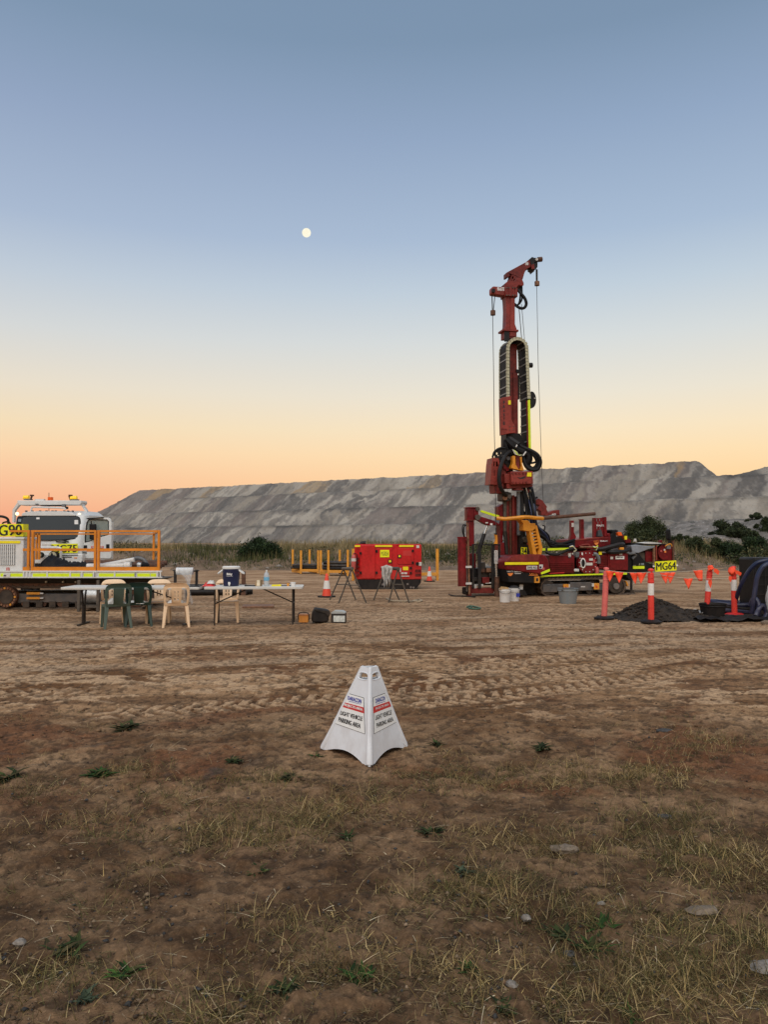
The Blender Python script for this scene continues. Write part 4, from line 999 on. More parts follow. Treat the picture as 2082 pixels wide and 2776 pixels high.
def bottle():
    r = on_table('water_bottle', 'large clear plastic water bottle with pale blue label standing on the table', 'bottle', 723, 14.75)
    MB().lathe([(0.045, 0), (0.052, 0.01), (0.052, 0.09), (0.048, 0.10), (0.052, 0.11), (0.052, 0.20), (0.044, 0.235), (0.018, 0.27), (0.016, 0.285)], n=18).build('bottle_body', M['bottle'], r, 30)
    MB().lathe([(0.0535, 0.105), (0.0535, 0.17)], n=18).build('label_band', mat('pale_blue_label', (0.16, 0.42, 0.62), 0.4), r)
    MB().lathe([(0.018, 0.282), (0.018, 0.305), (0.0, 0.306)], n=14).build('cap', M['wplas'], r)
bottle()
def carton():
    r = on_table('carton', 'torn open cream cardboard box lying beside the water bottle', 'box', 700, 14.72, None, R(-14))
    MB().prism([(-0.06, 0), (0.06, 0), (0.065, 0.12), (-0.005, 0.125), (-0.03, 0.07)], -0.05, 0.06).build('box_body', mat('tan_cardboard', (0.34, 0.23, 0.12), 0.8), r, 20)
    MB().box(-0.002, 0.062, -0.055, -0.051, 0.01, 0.118).build('front_face', mat('cream_card_face', (0.66, 0.57, 0.42), 0.7), r)
carton()
def tubs():
    r = on_table('white_tub', 'small white plastic tub at the free end of the folding table', 'tub', 794.5, 14.78)
    MB().lathe([(0.045, 0), (0.052, 0.06), (0.055, 0.062), (0.055, 0.07), (0.0, 0.072)], n=18).build('tub_body', M['wplas'], r, 30)
    r = on_table('hand_tool', 'yellow and black hand saw lying flat on the folding table', 'saw', 760, 14.7, None, R(4))
    MB().prism([(-0.17, 0), (0.02, 0.0), (0.02, 0.035), (-0.15, 0.03)], -0.02, 0.02).build('grip', M['ytape'], r); MB().box(0.02, 0.2, -0.012, 0.012, 0.0, 0.018).build('blade', M['blackm'], r)
    MB().box(0.13, 0.17, -0.02, 0.02, 0.0, 0.055).build('guard', M['yellow'], r)
    r = on_table('black_pliers', 'black hand tool lying between the cooler and the cardboard box', 'pliers', 676, 14.68, None, R(-6))
    MB().bar((-0.09, 0, 0.012), (0.12, 0.03, 0.012), 0.02, 0.02).bar((-0.09, 0.03, 0.012), (0.12, 0.0, 0.012), 0.02, 0.02).build('tool_body', M['black'], r)
    o = folded('red work gloves and grey cap heaped on the end of the table with chairs', 568, 14.72, 0.22, 0.2, 0.075, 9, M['redink'], TZ, 'work_gloves', 'gloves')
    o = folded('grey cap lying on top of the red work gloves', 573, 14.70, 0.13, 0.14, 0.06, 10, M['label'], TZ + 0.05, 'knitted_beanie', 'cap')
    r = on_table('tray_board', 'flat black tray at the foot of the plastic film roll', 'tray', 524, 14.62); MB().box(-0.14, 0.16, -0.16, 0.1, 0, 0.02).build('tray_body', M['black'], r)
tubs()
def film_stand():
    r = on_table('film_dispenser', 'black stand holding a roll of clear plastic film at the table end', 'dispenser', 505, 14.75)
    for sx, x0 in ((-1, -0.205), (1, 0.205)):
        MB().box(x0 - 0.022, x0 + 0.022, -0.025, 0.025, 0.0, 0.31).box(x0 - 0.04, x0 + 0.04, -0.05, 0.05, 0.285, 0.30).build('post', M['blackm'], r)
    MB().cyl((-0.23, 0, 0.285), (0.23, 0, 0.285), 0.012, n=8).build('spindle', M['blackm'], r)
    MB().lathe([(0.03, -0.16), (0.068, -0.16), (0.068, 0.16), (0.03, 0.16)], n=20).build('film_roll', mat('rolled_white_film', (0.60, 0.61, 0.61), 0.3, var=0.08), r).matrix_local = Matrix.Translation((-0.02, 0, 0.285)) @ Matrix.Rotation(R(90), 4, 'Y')
    # the loose end hangs down over the table edge, pinched and twisted
    vs, fs = [], []; prof = [(-0.01, 0.345, 0.14, 0.0), (0.01, 0.26, 0.125, 0.02), (0.07, 0.18, 0.075, 0.08), (0.12, 0.08, 0.035, 0.2), (0.125, 0.015, 0.04, 0.28), (0.125, -0.06, 0.06, 0.33), (0.14, -0.17, 0.075, 0.335), (0.155, -0.25, 0.085, 0.335)]
    nn = 9
    for cx, zz, hw, yy in prof:
        for k in range(nn):
            a = k / (nn - 1) * 2 - 1; vs.append((cx + a * hw, -yy - 0.075 + 0.028 * math.sin(k * 2.1 + zz * 9) * (1.2 - hw * 4), zz - (0.10 * abs(a) * (0.6 + 0.4 * math.sin(k * 3)) if zz < -0.2 else 0)))
    for j in range(len(prof) - 1):
        for k in range(nn - 1): fs.append((j * nn + k, j * nn + k + 1, (j + 1) * nn + k + 1, (j + 1) * nn + k))
    MB().add(vs, fs).build('film_end', M['film'], r, 70)
film_stand()

# ------------------------------------------------------------------ things on the ground by the tables
def ground_things():
    f = Fr(822, 14.95); r = thing('lunch_box', 'small ochre cooler box with a dark carrying handle on the dirt', 'lunch box', f)
    f.poly(MB(), z2, [(1192, 955), (1278, 955), (1285, 890), (1186, 890)], -0.09, 0.09).build('box_body', M['esky'], r, 40, 0.008)
    f.box(MB(), z2, 1184, 893, 1288, 880, -0.1, 0.1).build('lid', mat('pale_rust_lid', (0.42, 0.17, 0.06), 0.5), r, 40, 0.006)
    MB().tube(smooth(f.path(z2, [(1190, 930, -0.1), (1188, 885, -0.1), (1205, 866, -0.1), (1235, 864, -0.1), (1268, 867, -0.1), (1283, 885, -0.1), (1282, 930, -0.1)]), 4), 0.009, 6).build('handle', M['blackm'], r)
    f = Fr(870, 15.0, R(8)); r = thing('black_bag', 'soft black bag slumped on the dirt between lunch box and battery', 'bag', f)
    b = MB(); f.poly(b, z2, [(1312, 955), (1316, 880), (1335, 835), (1350, 828), (1440, 840), (1476, 852), (1480, 880), (1465, 905), (1462, 950), (1400, 958)], -0.17, 0.15); b.build('bag_body', M['black'], r, 60, 0.03)
    f.poly(MB(), z2, [(1340, 832), (1470, 850), (1478, 878), (1458, 900), (1430, 872), (1345, 850)], -0.185, -0.165).build('flap', M['blackm'], r, 40, 0.006)
    f = Fr(916, 14.98, R(-4)); r = thing('battery_box', 'black battery box with a white front label beside the black bag', 'battery', f)
    f.box(MB(), z2, 1484, 875, 1610, 960, -0.13, 0.12).build('case', M['blackm'], r, 40, 0.008)
    f.poly(MB(), z2, [(1484, 876), (1610, 876), (1608, 866), (1580, 852), (1510, 850), (1484, 866)], -0.13, 0.12).build('case_top', mat('pale_grey_battery_top', (0.33, 0.35, 0.34), 0.4), r, 40, 0.006)
    f.box(MB(), z2, 1505, 893, 1608, 948, -0.134, -0.131).build('front_label', mat('battery_label', (0.50, 0.53, 0.50), 0.4, var=0.2, scale=24), r)
    f = Fr(672, 18.4, R(8)); r = thing('brown_post', 'rust brown steel post on a flat foot behind the cooler', 'post', f)
    f.box(MB(), z2, 677, 497, 711, 700, 0, 0.28).build('post_body', M['brown'], r, 40, 0.01); f.box(MB(), z2, 672, 690, 714, 708, -0.03, 0.3).build('collar', M['brown'], r)
    MB().box(-0.12, 0.62, -0.1, 0.5, 0.0, 0.03).build('foot_plate', M['rust'], r)
    for i, (dy, dz, dx) in enumerate(((0, 0, 0), (0.17, 0, 0.05), (0.085, 0.15, -0.04), (0.34, 0, 0.1))):
        f = Fr(585, 22.4); o = MB().cyl((-0.85, 0, 0), (0.9, 0.12, 0), 0.085, n=12).build('black_pipe', M['black']); o.location = f.O + Vector((dx, dy, 0.09 + dz))
        tag(o, ['black pipe lying nearest in the bundle behind the table', 'black pipe second from the front in the bundle behind the table', 'black pipe on top of the bundle behind the table', 'black pipe at the back of the bundle behind the table'][i], 'pipe', 'black pipes lying behind the table')
ground_things()

# ------------------------------------------------------------------ traffic cones
def cone(label, u, d, h):
    r = thing('traffic_cone', label, 'cone', None, (at_depth(u, CV, d).x, d, 0), R(20), 'traffic cones by the generator')
    rad = lambda t: h * (0.205 - 0.155 * t)
    MB().prism([(-h * .27, -h * .25), (-h * .25, -h * .27), (h * .25, -h * .27), (h * .27, -h * .25), (h * .27, h * .25), (h * .25, h * .27), (-h * .25, h * .27), (-h * .27, h * .25)], 0, 0.035)
    b = MB().lathe([(h * .40, 0.0), (h * .40, 0.03), (h * .24, 0.035)], n=8); b.build('rubber_base', M['black'], r, 30)
    MB().lathe([(rad(t), h * t) for t in (0.04, 0.2, 0.35)] , n=24).build('lower_shell', M['corange'], r, 30)
    MB().lathe([(rad(0.35) + .004, h * .35), (rad(0.70) + .004, h * .70)], n=24).build('reflective_band', M['cwhite'], r, 30)
    MB().lathe([(rad(0.70), h * .70), (rad(0.97), h * .97), (rad(1) * .7, h), (0, h)], n=24).build('upper_shell', M['corange'], r, 30)
cone('orange traffic cone with white band in front of the yellow rod racks', 886, 21.8, 0.66)
cone('orange traffic cone with white band beyond the generator', 1164, 29.9, 0.58)

# ------------------------------------------------------------------ pipe trestles
def trestle(label, As, bar, cross, feet):
    f = Fr((As[0][0][0] + As[0][2][0]) / 2 / 3.687 + 800, 20.2); r = thing('pipe_trestle', label, 'trestle', f, group='steel pipe trestles')
    for (l, a, rr), d in zip(As, feet):
        P0, P1, P2 = f.p(z3, *l, d), f.p(z3, *a, d), f.p(z3, *rr, d)
        for q in (P0, P2):
            q.z = 0; MB().cyl(q, P1, 0.019, n=8).build('leg', M['trestle'], r)
    b0, b1 = f.p(z3, *As[0][1], feet[0]), f.p(z3, *As[1][1], feet[1])
    MB().cyl(b0 + (b0 - b1) * 0.06, b1 + (b1 - b0) * 0.06, 0.045, n=10).build('top_bar', M['trestle'], r)
    for k, c in enumerate(cross):
        MB().cyl(f.p(z3, c[0], c[2], feet[k]), f.p(z3, c[1], c[2], feet[k]), 0.016, n=6).build('crossbar', M['trestle'], r)
    return r
trestle('rusty steel pipe trestle in front of the generator corner, beside the traffic cone', [((345, 728), (482, 412), (606, 716)), ((435, 756), (565, 412), (712, 742))], 0, [(420, 540, 570), (520, 637, 575)], [0.5, -0.55])
trestle('rusty steel pipe trestle with a rag hung over it before the generator', [((785, 728), (905, 408), (1042, 705)), ((935, 700), (1028, 412), (1140, 728))], 0, [(832, 945, 608), (975, 1082, 570)], [0.45, -0.45])
def rag():
    f = Fr(1046, 19.9); mb = MB(); vs, fs = [], []; nx, ny = 9, 9
    for j in range(ny):
        for i in range(nx):
            a, t = i / (nx - 1) - 0.5, j / (ny - 1); w = 0.30 * (1 - 0.55 * t); q = f.p(z3, 915, 400, 0)
            vs.append((q.x + a * w + 0.015 * math.sin(j * 1.3), 0.05 * math.sin(i * 2.2 + j * 0.4) - 0.02, q.z + 0.02 - t * (0.42 + 0.14 * math.sin(i * 1.7)) + 0.05 * (1 - abs(a) * 2) * (j == 0)))
    for j in range(ny - 1):
        for i in range(nx - 1): fs.append((j * nx + i, j * nx + i + 1, (j + 1) * nx + i + 1, (j + 1) * nx + i))
    mb.add(vs, fs); o = mb.build('rag', M['cloth'], None, 70); o.location = f.O; m = o.modifiers.new('thick', 'SOLIDIFY'); m.thickness = 0.008; tag(o, 'pale rag hanging over the end of a pipe trestle', 'rag')
    pts = [on_ground(*z3(x, y)) + Vector((0, 0, 0.02)) for x, y in ((915, 715), (960, 738), (1040, 744), (1110, 745), (1130, 738), (1160, 748), (1200, 735), (1235, 728), (1270, 738), (1240, 746), (1190, 744))]
    tag(MB().tube(smooth(pts, 4), 0.022, 6).build('rope', M['rope']), 'loose tan rope lying under the trestle with the rag', 'rope')
    pts = [on_ground(*z3(x, y)) + Vector((0, 0, 0.02)) for x, y in ((1540, 675), (1580, 690), (1659, 692), (1800, 700))]
    tag(MB().tube(smooth(pts, 4), 0.02, 6).build('black_cable', M['black']), 'black cable on the dirt beside the drill rig front', 'cable')
    pts = [on_ground(1180 + 10 * i, 1647 + (3 if i % 2 else 0)) + Vector((0.02 * math.sin(i), 0, 0.015)) for i in range(9)]
    pts = [on_ground(u, v) + Vector((0, 0, 0.02)) for u, v in ((1266, 1648), (1274, 1645), (1290, 1647), (1303, 1651), (1292, 1653), (1272, 1651), (1280, 1648))]
    tag(MB().tube(smooth(pts, 4), 0.02, 6).build('green_rope', mat('faded_green_rope', (0.06, 0.12, 0.08), 0.8)), 'little tangle of faded green rope on the dirt before the rig', 'rope')
rag()

# ------------------------------------------------------------------ generator
def generator():
    f = Fr(1051, 25.2, R(0)); r = thing('generator', 'large red enclosed diesel generator on a black skid base', 'generator', f)
    x0, x1, zb, zt_ = f.rect(z3, 590, 172, 1265, 520, 0); D = 1.15; c = 0.10
    pl = [(x0 + c * 2.1, 0), (x1 - c * .4, 0), (x1, c * .6), (x1, D), (x0, D), (x0, c * 1.6)]
    def slab(mb, z0, z1, g=0.0):
        p = [(x + (g if x > 0 else -g), y - (g if y < .3 else -g)) for x, y in pl]; n = len(p)
        return mb.add([(x, y, z0) for x, y in p] + [(x, y, z1) for x, y in p], [tuple(range(n - 1, -1, -1)), tuple(range(n, 2 * n))] + [(i, (i + 1) % n, n + (i + 1) % n, n + i) for i in range(n)])
    slab(MB(), zb, zt_).build('canopy', M['gen'], r, 30, 0.02)
    slab(MB(), zt_ - 0.02, zt_ + 0.02, -0.03).build('roof', M['gen'], r, 30)
    sk = MB(); sk.prism([(x0 + .05, zb), (x1 - .02, zb), (x1 - .02, 0.22), (x1 - .2, 0.0), (x0 + .3, 0), (x0 + .05, 0.2)], -0.02, D); sk.build('skid_base', M['black'], r, 30)
    P = lambda n, m_, a, b, c_, d, y0=-0.012, y1=0.0, par=None, bev=0: f.box(MB(), z3, a, b, c_, d, y0, y1).build(n, M[m_], par or r, 30, bev)
    for a, b, c_, d in ((664, 178, 800, 512), (812, 208, 968, 512), (1028, 208, 1186, 370), (1046, 376, 1166, 470)):
        P('door', 'gen', a, b, c_, d, -0.022, 0.0, None, 0.012)
    P('centre_post', 'gen', 976, 180, 1018, 400, -0.012); P('side_panel', 'gen', 1196, 210, 1262, 512, -0.012); 
    for a, b in ((597, 650), (800, 972), (1040, 1185)): P('reflective_strip', 'ytape', a, 176, b, 194, -0.03, -0.002)
    P('number_plate', 'lemon', 850, 224, 941, 297, -0.034, -0.020)
    frtext(f, z3, 'lettering', 'MG0054', M['ink'], r, 860, 240, 932, 282, -0.034, bold=0.0)
    for a, b, c_, d in ((930, 320, 968, 358), (1027, 272, 1062, 306)):
        l = P('latch', 'blackm', a, b, c_, d, -0.04, -0.02); P('catch', 'ytape', a + 8, b + 6, c_ - 8, d - 10, -0.046, -0.038, None)
    for x, y in ((655, 258), (655, 452), (815, 238), (815, 452), (1178, 233), (1178, 352), (1158, 405), (1158, 455)): P('hinge', 'black', x - 11, y - 12, x + 9, y + 12, -0.05, -0.015)
    P('caution_label', 'ytape', 1078, 392, 1131, 427, -0.034, -0.02); P('sticker', 'label', 1060, 448, 1088, 466, -0.03, -0.02); P('sticker', 'label', 1092, 448, 1120, 466, -0.03, -0.02); P('sticker', 'label', 1062, 482, 1142, 491, -0.02, -0.008); P('sticker', 'label', 1238, 346, 1266, 382, -0.03, 0.03)
    P('sticker', 'label', 1212, 178, 1242, 205, -0.02, -0.003); P('sticker', 'redink', 1078, 230, 1165, 282, -0.0245, -0.02)
    MB().disc(tuple(f.p(z3, 1222, 362, 0)[i] for i in (0, 2)), 0.055, -0.04, 0.0).build('socket', M['black'], r)
    f.box(MB(), z3, 1050, 405, 1058, 445, -0.03, -0.02).build('sticker', M['label'], r)
    lv = P('louvre', 'red', 850, 402, 940, 430, -0.03, -0.02)
    for i in range(5): P('louvre', 'red', 592, 300 + i * 40, 640, 320 + i * 40, -0.0, 0.05)
    P('louvre', 'red', 1200, 420, 1258, 450, -0.02, -0.01); P('louvre', 'red', 1200, 460, 1258, 490, -0.02, -0.01)
    MB().tube(smooth(f.path(z3, [(655, 172, 0.5), (660, 158, 0.5), (680, 150, 0.5), (706, 152, 0.5)]), 4), 0.05, 8).build('exhaust_stub', M['blackm'], r)
    f.box(MB(), z3, 976, 165, 990, 205, -0.03, 0.05).build('lifting_eye', M['gen'], r); f.box(MB(), z3, 1004, 168, 1040, 182, 0.0, 0.05).build('lifting_eye', M['gen'], r)
    q = f.p(z3, 600, 330, -0.12)
    e = MB().lathe([(0.075, -0.25), (0.08, -0.23), (0.08, 0.12), (0.06, 0.19), (0.03, 0.22), (0.03, 0.27), (0.0, 0.28)], n=16); o = e.build('fire_extinguisher', M['extred'], r, 30); o.location = (q.x - 0.05, 0.0, q.z - 0.03)
    lb = MB().lathe([(0.0825, 0.0), (0.0825, 0.1)], n=16).build('extinguisher_label', M['label'], o); hs = MB().tube(smooth([(0.02, -0.03, 0.26), (0.11, -0.05, 0.2), (0.1, -0.05, -0.1), (0.09, -0.05, -0.24)], 4), 0.014, 6).build('extinguisher_hose', M['black'], o)
    for x, y in ((875, 570), (1125, 565), (1185, 600), (1158, 598)):
        p = f.p(z3, x, y, -0.02); MB().disc((p.x, p.z), 0.035, -0.035, -0.02).build('bolt', M['grey'], r)
generator()

# ------------------------------------------------------------------ yellow rod racks and their rods
def rod_rack(label, f, posts, base, y0s):
    r = thing('rod_rack', label, 'rack', f, group='yellow rod racks')
    for (x, top, bot), yl in zip(posts, y0s):
        p, q = f.p(z2, x, top, yl), f.p(z2, x, bot, yl); MB().bar((p.x, yl, max(q.z, 0)), (p.x, yl, p.z), 0.09, 0.09, (0, 1, 0)).build('post', M['rack'], r)
    for a, b in base:
        MB().bar(a, b, 0.10, 0.12).build('base_beam', M['rack'], r)
    return r
def racks():
    f = Fr(825, 36.6, R(-8)); gx = lambda x, yl: f.p(z2, x, 480, yl).x
    P = [(1140, 298, 500), (1214, 305, 515), (1291, 298, 470), (1369, 305, 512)]; ys = [1.0, 0, 1.0, 0.0]
    a, b, c, d = gx(1140, 1.0), gx(1214, 0), gx(1291, 1.0), gx(1369, 0)
    rod_rack('yellow steel rod rack behind the orange cone, holding a low layer of rods', f, P, [((a, 1.0, 0.17), (c, 1.0, 0.17)), ((b, 0, 0.17), (d, 0, 0.17)), ((a, 1.0, 0.1), (b, 0, 0.1)), ((c, 1.0, 0.1), (d, 0, 0.1))], ys)
    def rods(fr, xs, z0, rows, n, rad, lab, yc):
        for j in range(rows):
            for i in range(n - j):
                ln = rng.uniform(-0.12, 0.12); yy = yc + (i - (n - j) / 2 + .5) * rad * 2.05
                o = MB().cyl((xs[0] + ln, yy, 0), (xs[1] + ln, yy, 0), rad, n=10).build('drill_rod', M['grease'] if (i + j) % 3 else M['black']); o.location = fr.O; o.rotation_euler = (0, 0, fr.yaw)
                for v_ in o.data.vertices: v_.co.z += z0 + rad + j * rad * 1.8
                tag(o, 'dark steel drill rod, ' + ['first', 'second', 'third', 'fourth', 'fifth', 'sixth', 'seventh'][i] + ' from the front, ' + ['bottom', 'second', 'third', 'top'][j] + ' layer on the ' + lab, 'drill rod', 'dark drill rods on the ' + lab)
    rods(f, (gx(1145, 0.4), gx(1366, 0.4) ), 0.23, 2, 6, 0.062, 'low stacked rack', 0.5)
    f2 = Fr(905, 34.6, R(-8)); gx2 = lambda x, yl: f2.p(z2, x, 490, yl).x
    P = [(1393, 305, 530), (1461, 303, 535), (1563, 300, 470), (1636, 300, 538)]; ys = [1.1, 0, 1.1, 0]
    a, b, c, d = gx2(1393, 1.1), gx2(1461, 0), gx2(1563, 1.1), gx2(1636, 0)
    rod_rack('yellow steel rod rack beside the generator, heaped with dark rods', f2, P, [((a, 1.1, 0.2), (c, 1.1, 0.2)), ((b, 0, 0.2), (d, 0, 0.2)), ((a, 1.1, 0.1), (b, 0, 0.1)), ((c, 1.1, 0.1), (d, 0, 0.1))], ys)
    rods(f2, (gx2(1440, 0.5), gx2(1640, 0.5)), 0.26, 3, 7, 0.068, 'rack by the generator', 0.55)
    f3 = Fr(1070, 30.6); g3 = lambda x, y, yl: f3.p(z3, x, y, yl)
    r = thing('rod_rack', 'empty yellow steel rod rack standing behind the generator, one post showing at each side', 'rack', f3, group='yellow rod racks')
    for x, yl in ((578, 0), (1425, 0), (1418, 0.9), (590, .9)):
        p = g3(x, 212, yl); MB().bar((p.x, yl, 0), (p.x, yl, p.z), 0.085, 0.085, (0, 1, 0)).build('post', M['rack'], r)
    a, b = g3(578, 470, 0), g3(1425, 470, 0); MB().bar((a.x, 0, 0.26), (b.x, 0, 0.26), 0.1, 0.12).build('base_beam', M['rack'], r); MB().bar((b.x, 0, 0.2), (b.x - .03, 0.9, 0.2), 0.1, 0.12).build('base_beam', M['rack'], r); MB().bar((a.x, 0, 0.2), (a.x + .03, .9, 0.2), 0.1, 0.12).build('base_beam', M['rack'], r)
racks()

# ------------------------------------------------------------------ buckets and tubs
def bucket(label, u, d, h, rb, rt, m_, handle=True, lid=None, cat='bucket', name='bucket', stickers=False):
    r = thing(name, label, cat, None, (at_depth(u, CV, d).x, d, 0))
    MB().lathe([(rb, 0), (rb + (rt - rb) * .8, h * .8), (rt, h * .82), (rt + .008, h * .84), (rt, h * .88), (rt + .012, h), (rt - .006, h), (rb - .01, 0.02), (0, 0.02)], n=26).build('bucket_body', m_, r, 30)
    if handle: MB().tube(smooth([(-rt - .01, 0, h * .9), (-rt * .8, -rt * .75, h * .72), (0, -rt - .03, h * .66), (rt * .8, -rt * .75, h * .72), (rt + .01, 0, h * .9)], 4), 0.005, 5).build('handle', M['grey'], r)
    if stickers: MB().box(0.03, 0.12, -rt * 0.985, -rt * 0.97, h * .35, h * .62).build('sticker', M['blue'], r)
    return r
b1 = bucket('white plastic bucket heaped with brown rags, nearer of the pair before the rig', 1368, 20.0, 0.345, 0.128, 0.148, M['wplas'])
b2 = bucket('white plastic bucket with a blue label, behind its twin before the rig', 1393, 20.35, 0.345, 0.122, 0.142, M['wplas'], True, None, 'bucket', 'bucket', True)
folded('brown gloves heaped in the mouth of the nearer white bucket', 1366, 20.0, 0.27, 0.24, 0.07, 21, mat('tan_leather', (0.30, 0.17, 0.06), 0.7), 0.325, 'leather_gloves', 'gloves')
folded('black rag heaped in the mouth of the farther white bucket', 1393, 20.35, 0.25, 0.22, 0.09, 22, M['black'], 0.325, 'black_rag', 'rag')
bucket('wide grey plastic tub standing in front of the rig track', 1538.5, 19.6, 0.385, 0.20, 0.252, M['greytub'], False, None, 'tub', 'tub')
folded('dark wet mud filling the grey tub to its rim', 1538, 19.6, 0.40, 0.40, 0.05, 23, M['dstone'], 0.345, 'tub_mud', 'mud')

# ------------------------------------------------------------------ flagged barrier of bollards
def bollard(label, u, d, lean, m_, band, ut=None, bunch=0, base='black'):
    r = thing('bollard', label, 'bollard', None, (at_depth(u, CV, d).x, d, 0), 0, 'orange bollards of the flagged barrier')
    H = 1.03; L = Matrix.Rotation(R(lean), 4, 'Y')
    def put(o): o.matrix_local = L; return o
    MB().lathe([(0.20, 0), (0.20, 0.025), (0.15, 0.05), (0.075, 0.06)], n=18).build('rubber_base', M[base], r, 30)
    body = MB().lathe([(0.058, 0.03), (0.058, 0.78), (0.064, 0.785), (0.064, 0.80), (0.057, 0.805), (0.057, 0.86), (0.063, 0.865), (0.063, 0.88), (0.057, 0.885), (0.057, 0.955), (0.047, 0.965), (0.034, 0.972)], n=20)
    put(body.build('tube', m_, r, 30))
    put(MB().lathe([(0.032, 0.968), (0.032, 0.995), (0.052, 1.0), (0.056, 1.02), (0.040, 1.045), (0.0, 1.055)], n=16).build('cap', m_, r, 30))
    if band: put(MB().lathe([(0.0595, 0.53), (0.0595, 0.76)], n=20).build('reflective_band', M['cwhite'], r, 30))
    return r
bollard('faded pink leaning bollard without white band, nearest to the rig tracks', 1635.5, 15.75, 3.2, M['bfaded'], False)
bollard('orange bollard with a white band standing before the dark soil heap', 1762.5, 15.05, 0.3, M['bollard'], True)
bollard('leaning orange bollard behind the black tub, flags tied round its top', 1911, 16.2, 5.5, M['bollard'], True)
bollard('upright orange bollard among the hoses, flags bunched on its top', 1988, 16.45, -0.6, M['bollard'], True, base='redink')
def bunting():
    B1, B2, B3, B4 = at_depth(1642, 1545, 15.7), at_depth(1762, 1551, 15.0), at_depth(1921, 1541, 16.1), at_depth(1984, 1566, 16.4)
    def sag(a, b, s, n=12): return [a.lerp(b, i / n) + Vector((0, 0, -4 * s * (i / n) * (1 - i / n))) for i in range(n + 1)]
    def on(a, b, s, t): return a.lerp(b, t) + Vector((0, 0, -4 * s * t * (1 - t)))
    runs = [(B1, B2, 0.03, 'cord of the flag barrier between the pink and the banded bollard'), (B2, B3, 0.035, 'upper cord of the flag barrier between two banded bollards'), (B2 + Vector((0, 0, -.01)), B4, 0.07, 'lower cord of the flag barrier running to the farthest bollard')]
    for a, b, s, lab in runs: tag(MB().tube(sag(a, b, s), 0.006, 5).build('cord', M['string']), lab, 'cord', 'cords of the flag barrier')
    fl = [(0, .12, -1, 'first flag, folded against the pink bollard'), (0, .32, 0, 'single flag hanging clear between pink and banded bollard'), (0, .66, 1, 'larger of the two touching flags beside the banded bollard'), (0, .83, -1, 'smaller of the two touching flags beside the banded bollard'),
          (1, .24, 1, 'first of the two joined flags past the banded bollard'), (1, .345, -1, 'second of the two joined flags past the banded bollard'), (1, .81, 2, 'broad skewed flag just before the leaning bollard'),
          (2, .45, 0, 'low hanging lone flag in the middle of the long span')]
    for k, t, sh, lab in fl:
        a, b, s, _ = runs[k]; p = on(a, b, s, t); w, h = 0.095, 0.22; mb = MB(); vs, fs = [], []
        tipx = (0.0, 0.02, 0.05)[abs(sh)] * (1 if sh > 0 else -1)
        for j in range(6):
            q = j / 5
            for i in range(4):
                e = (i / 3 - .5) * 2 * w * (1 - q * (0.97 if sh < 2 else 0.6)); vs.append((e + tipx * q, 0.02 * math.sin(e * 22 + j * .8 + k) * (q + .3), -h * q))
        for j in range(5):
            for i in range(3): fs.append((j * 4 + i, j * 4 + i + 1, j * 4 + 5 + i, j * 4 + 4 + i))
        o = mb.add(vs, fs).build('flag', M['flag'], None, 70); o.location = p; o.rotation_euler = (0, 0, random.uniform(-.3, .3)); m = o.modifiers.new('thick', 'SOLIDIFY'); m.thickness = 0.004
        tag(o, 'orange pennant, ' + lab, 'flag', 'orange pennants on the cords')
    def bunch(u, v, d, r_, seed, lab, tails):
        c = at_depth(u, v, d); rn = random.Random(seed); mb = MB(); mb.blob((0, 0, 0), r_, seed, 12, 8, 0.3)
        for dx, dz, L in tails:
            n = len(mb.v); mb.add([(dx, -0.07, dz), (dx + 0.06, -0.08, dz - 0.02), (dx + L[0] + .03, -0.07, dz - L[1] * .5), (dx + L[0], -0.075, dz - L[1]), (dx - .01, -0.065, dz - L[1] * .5)], [(0, 1, 2, 3, 4)])
        o = mb.build('tied_flag', M['flag'], None, 60); o.location = c; tag(o, lab, 'flag', 'orange pennants on the cords')
    bunch(1927, 1540, 16.12, (0.064, 0.062, 0.055), 5, 'orange pennant tied like a hood over the leaning bollard', [(0.05, 0.0, (0.08, 0.14)), (-0.07, -0.20, (0.04, 0.22))])
    bunch(1985, 1549, 16.4, (0.07, 0.07, 0.08), 6, 'orange pennants bunched round the top of the farthest bollard', [(0.05, 0.03, (0.10, 0.12)), (-0.09, -0.09, (0.03, 0.14))])
bunting()
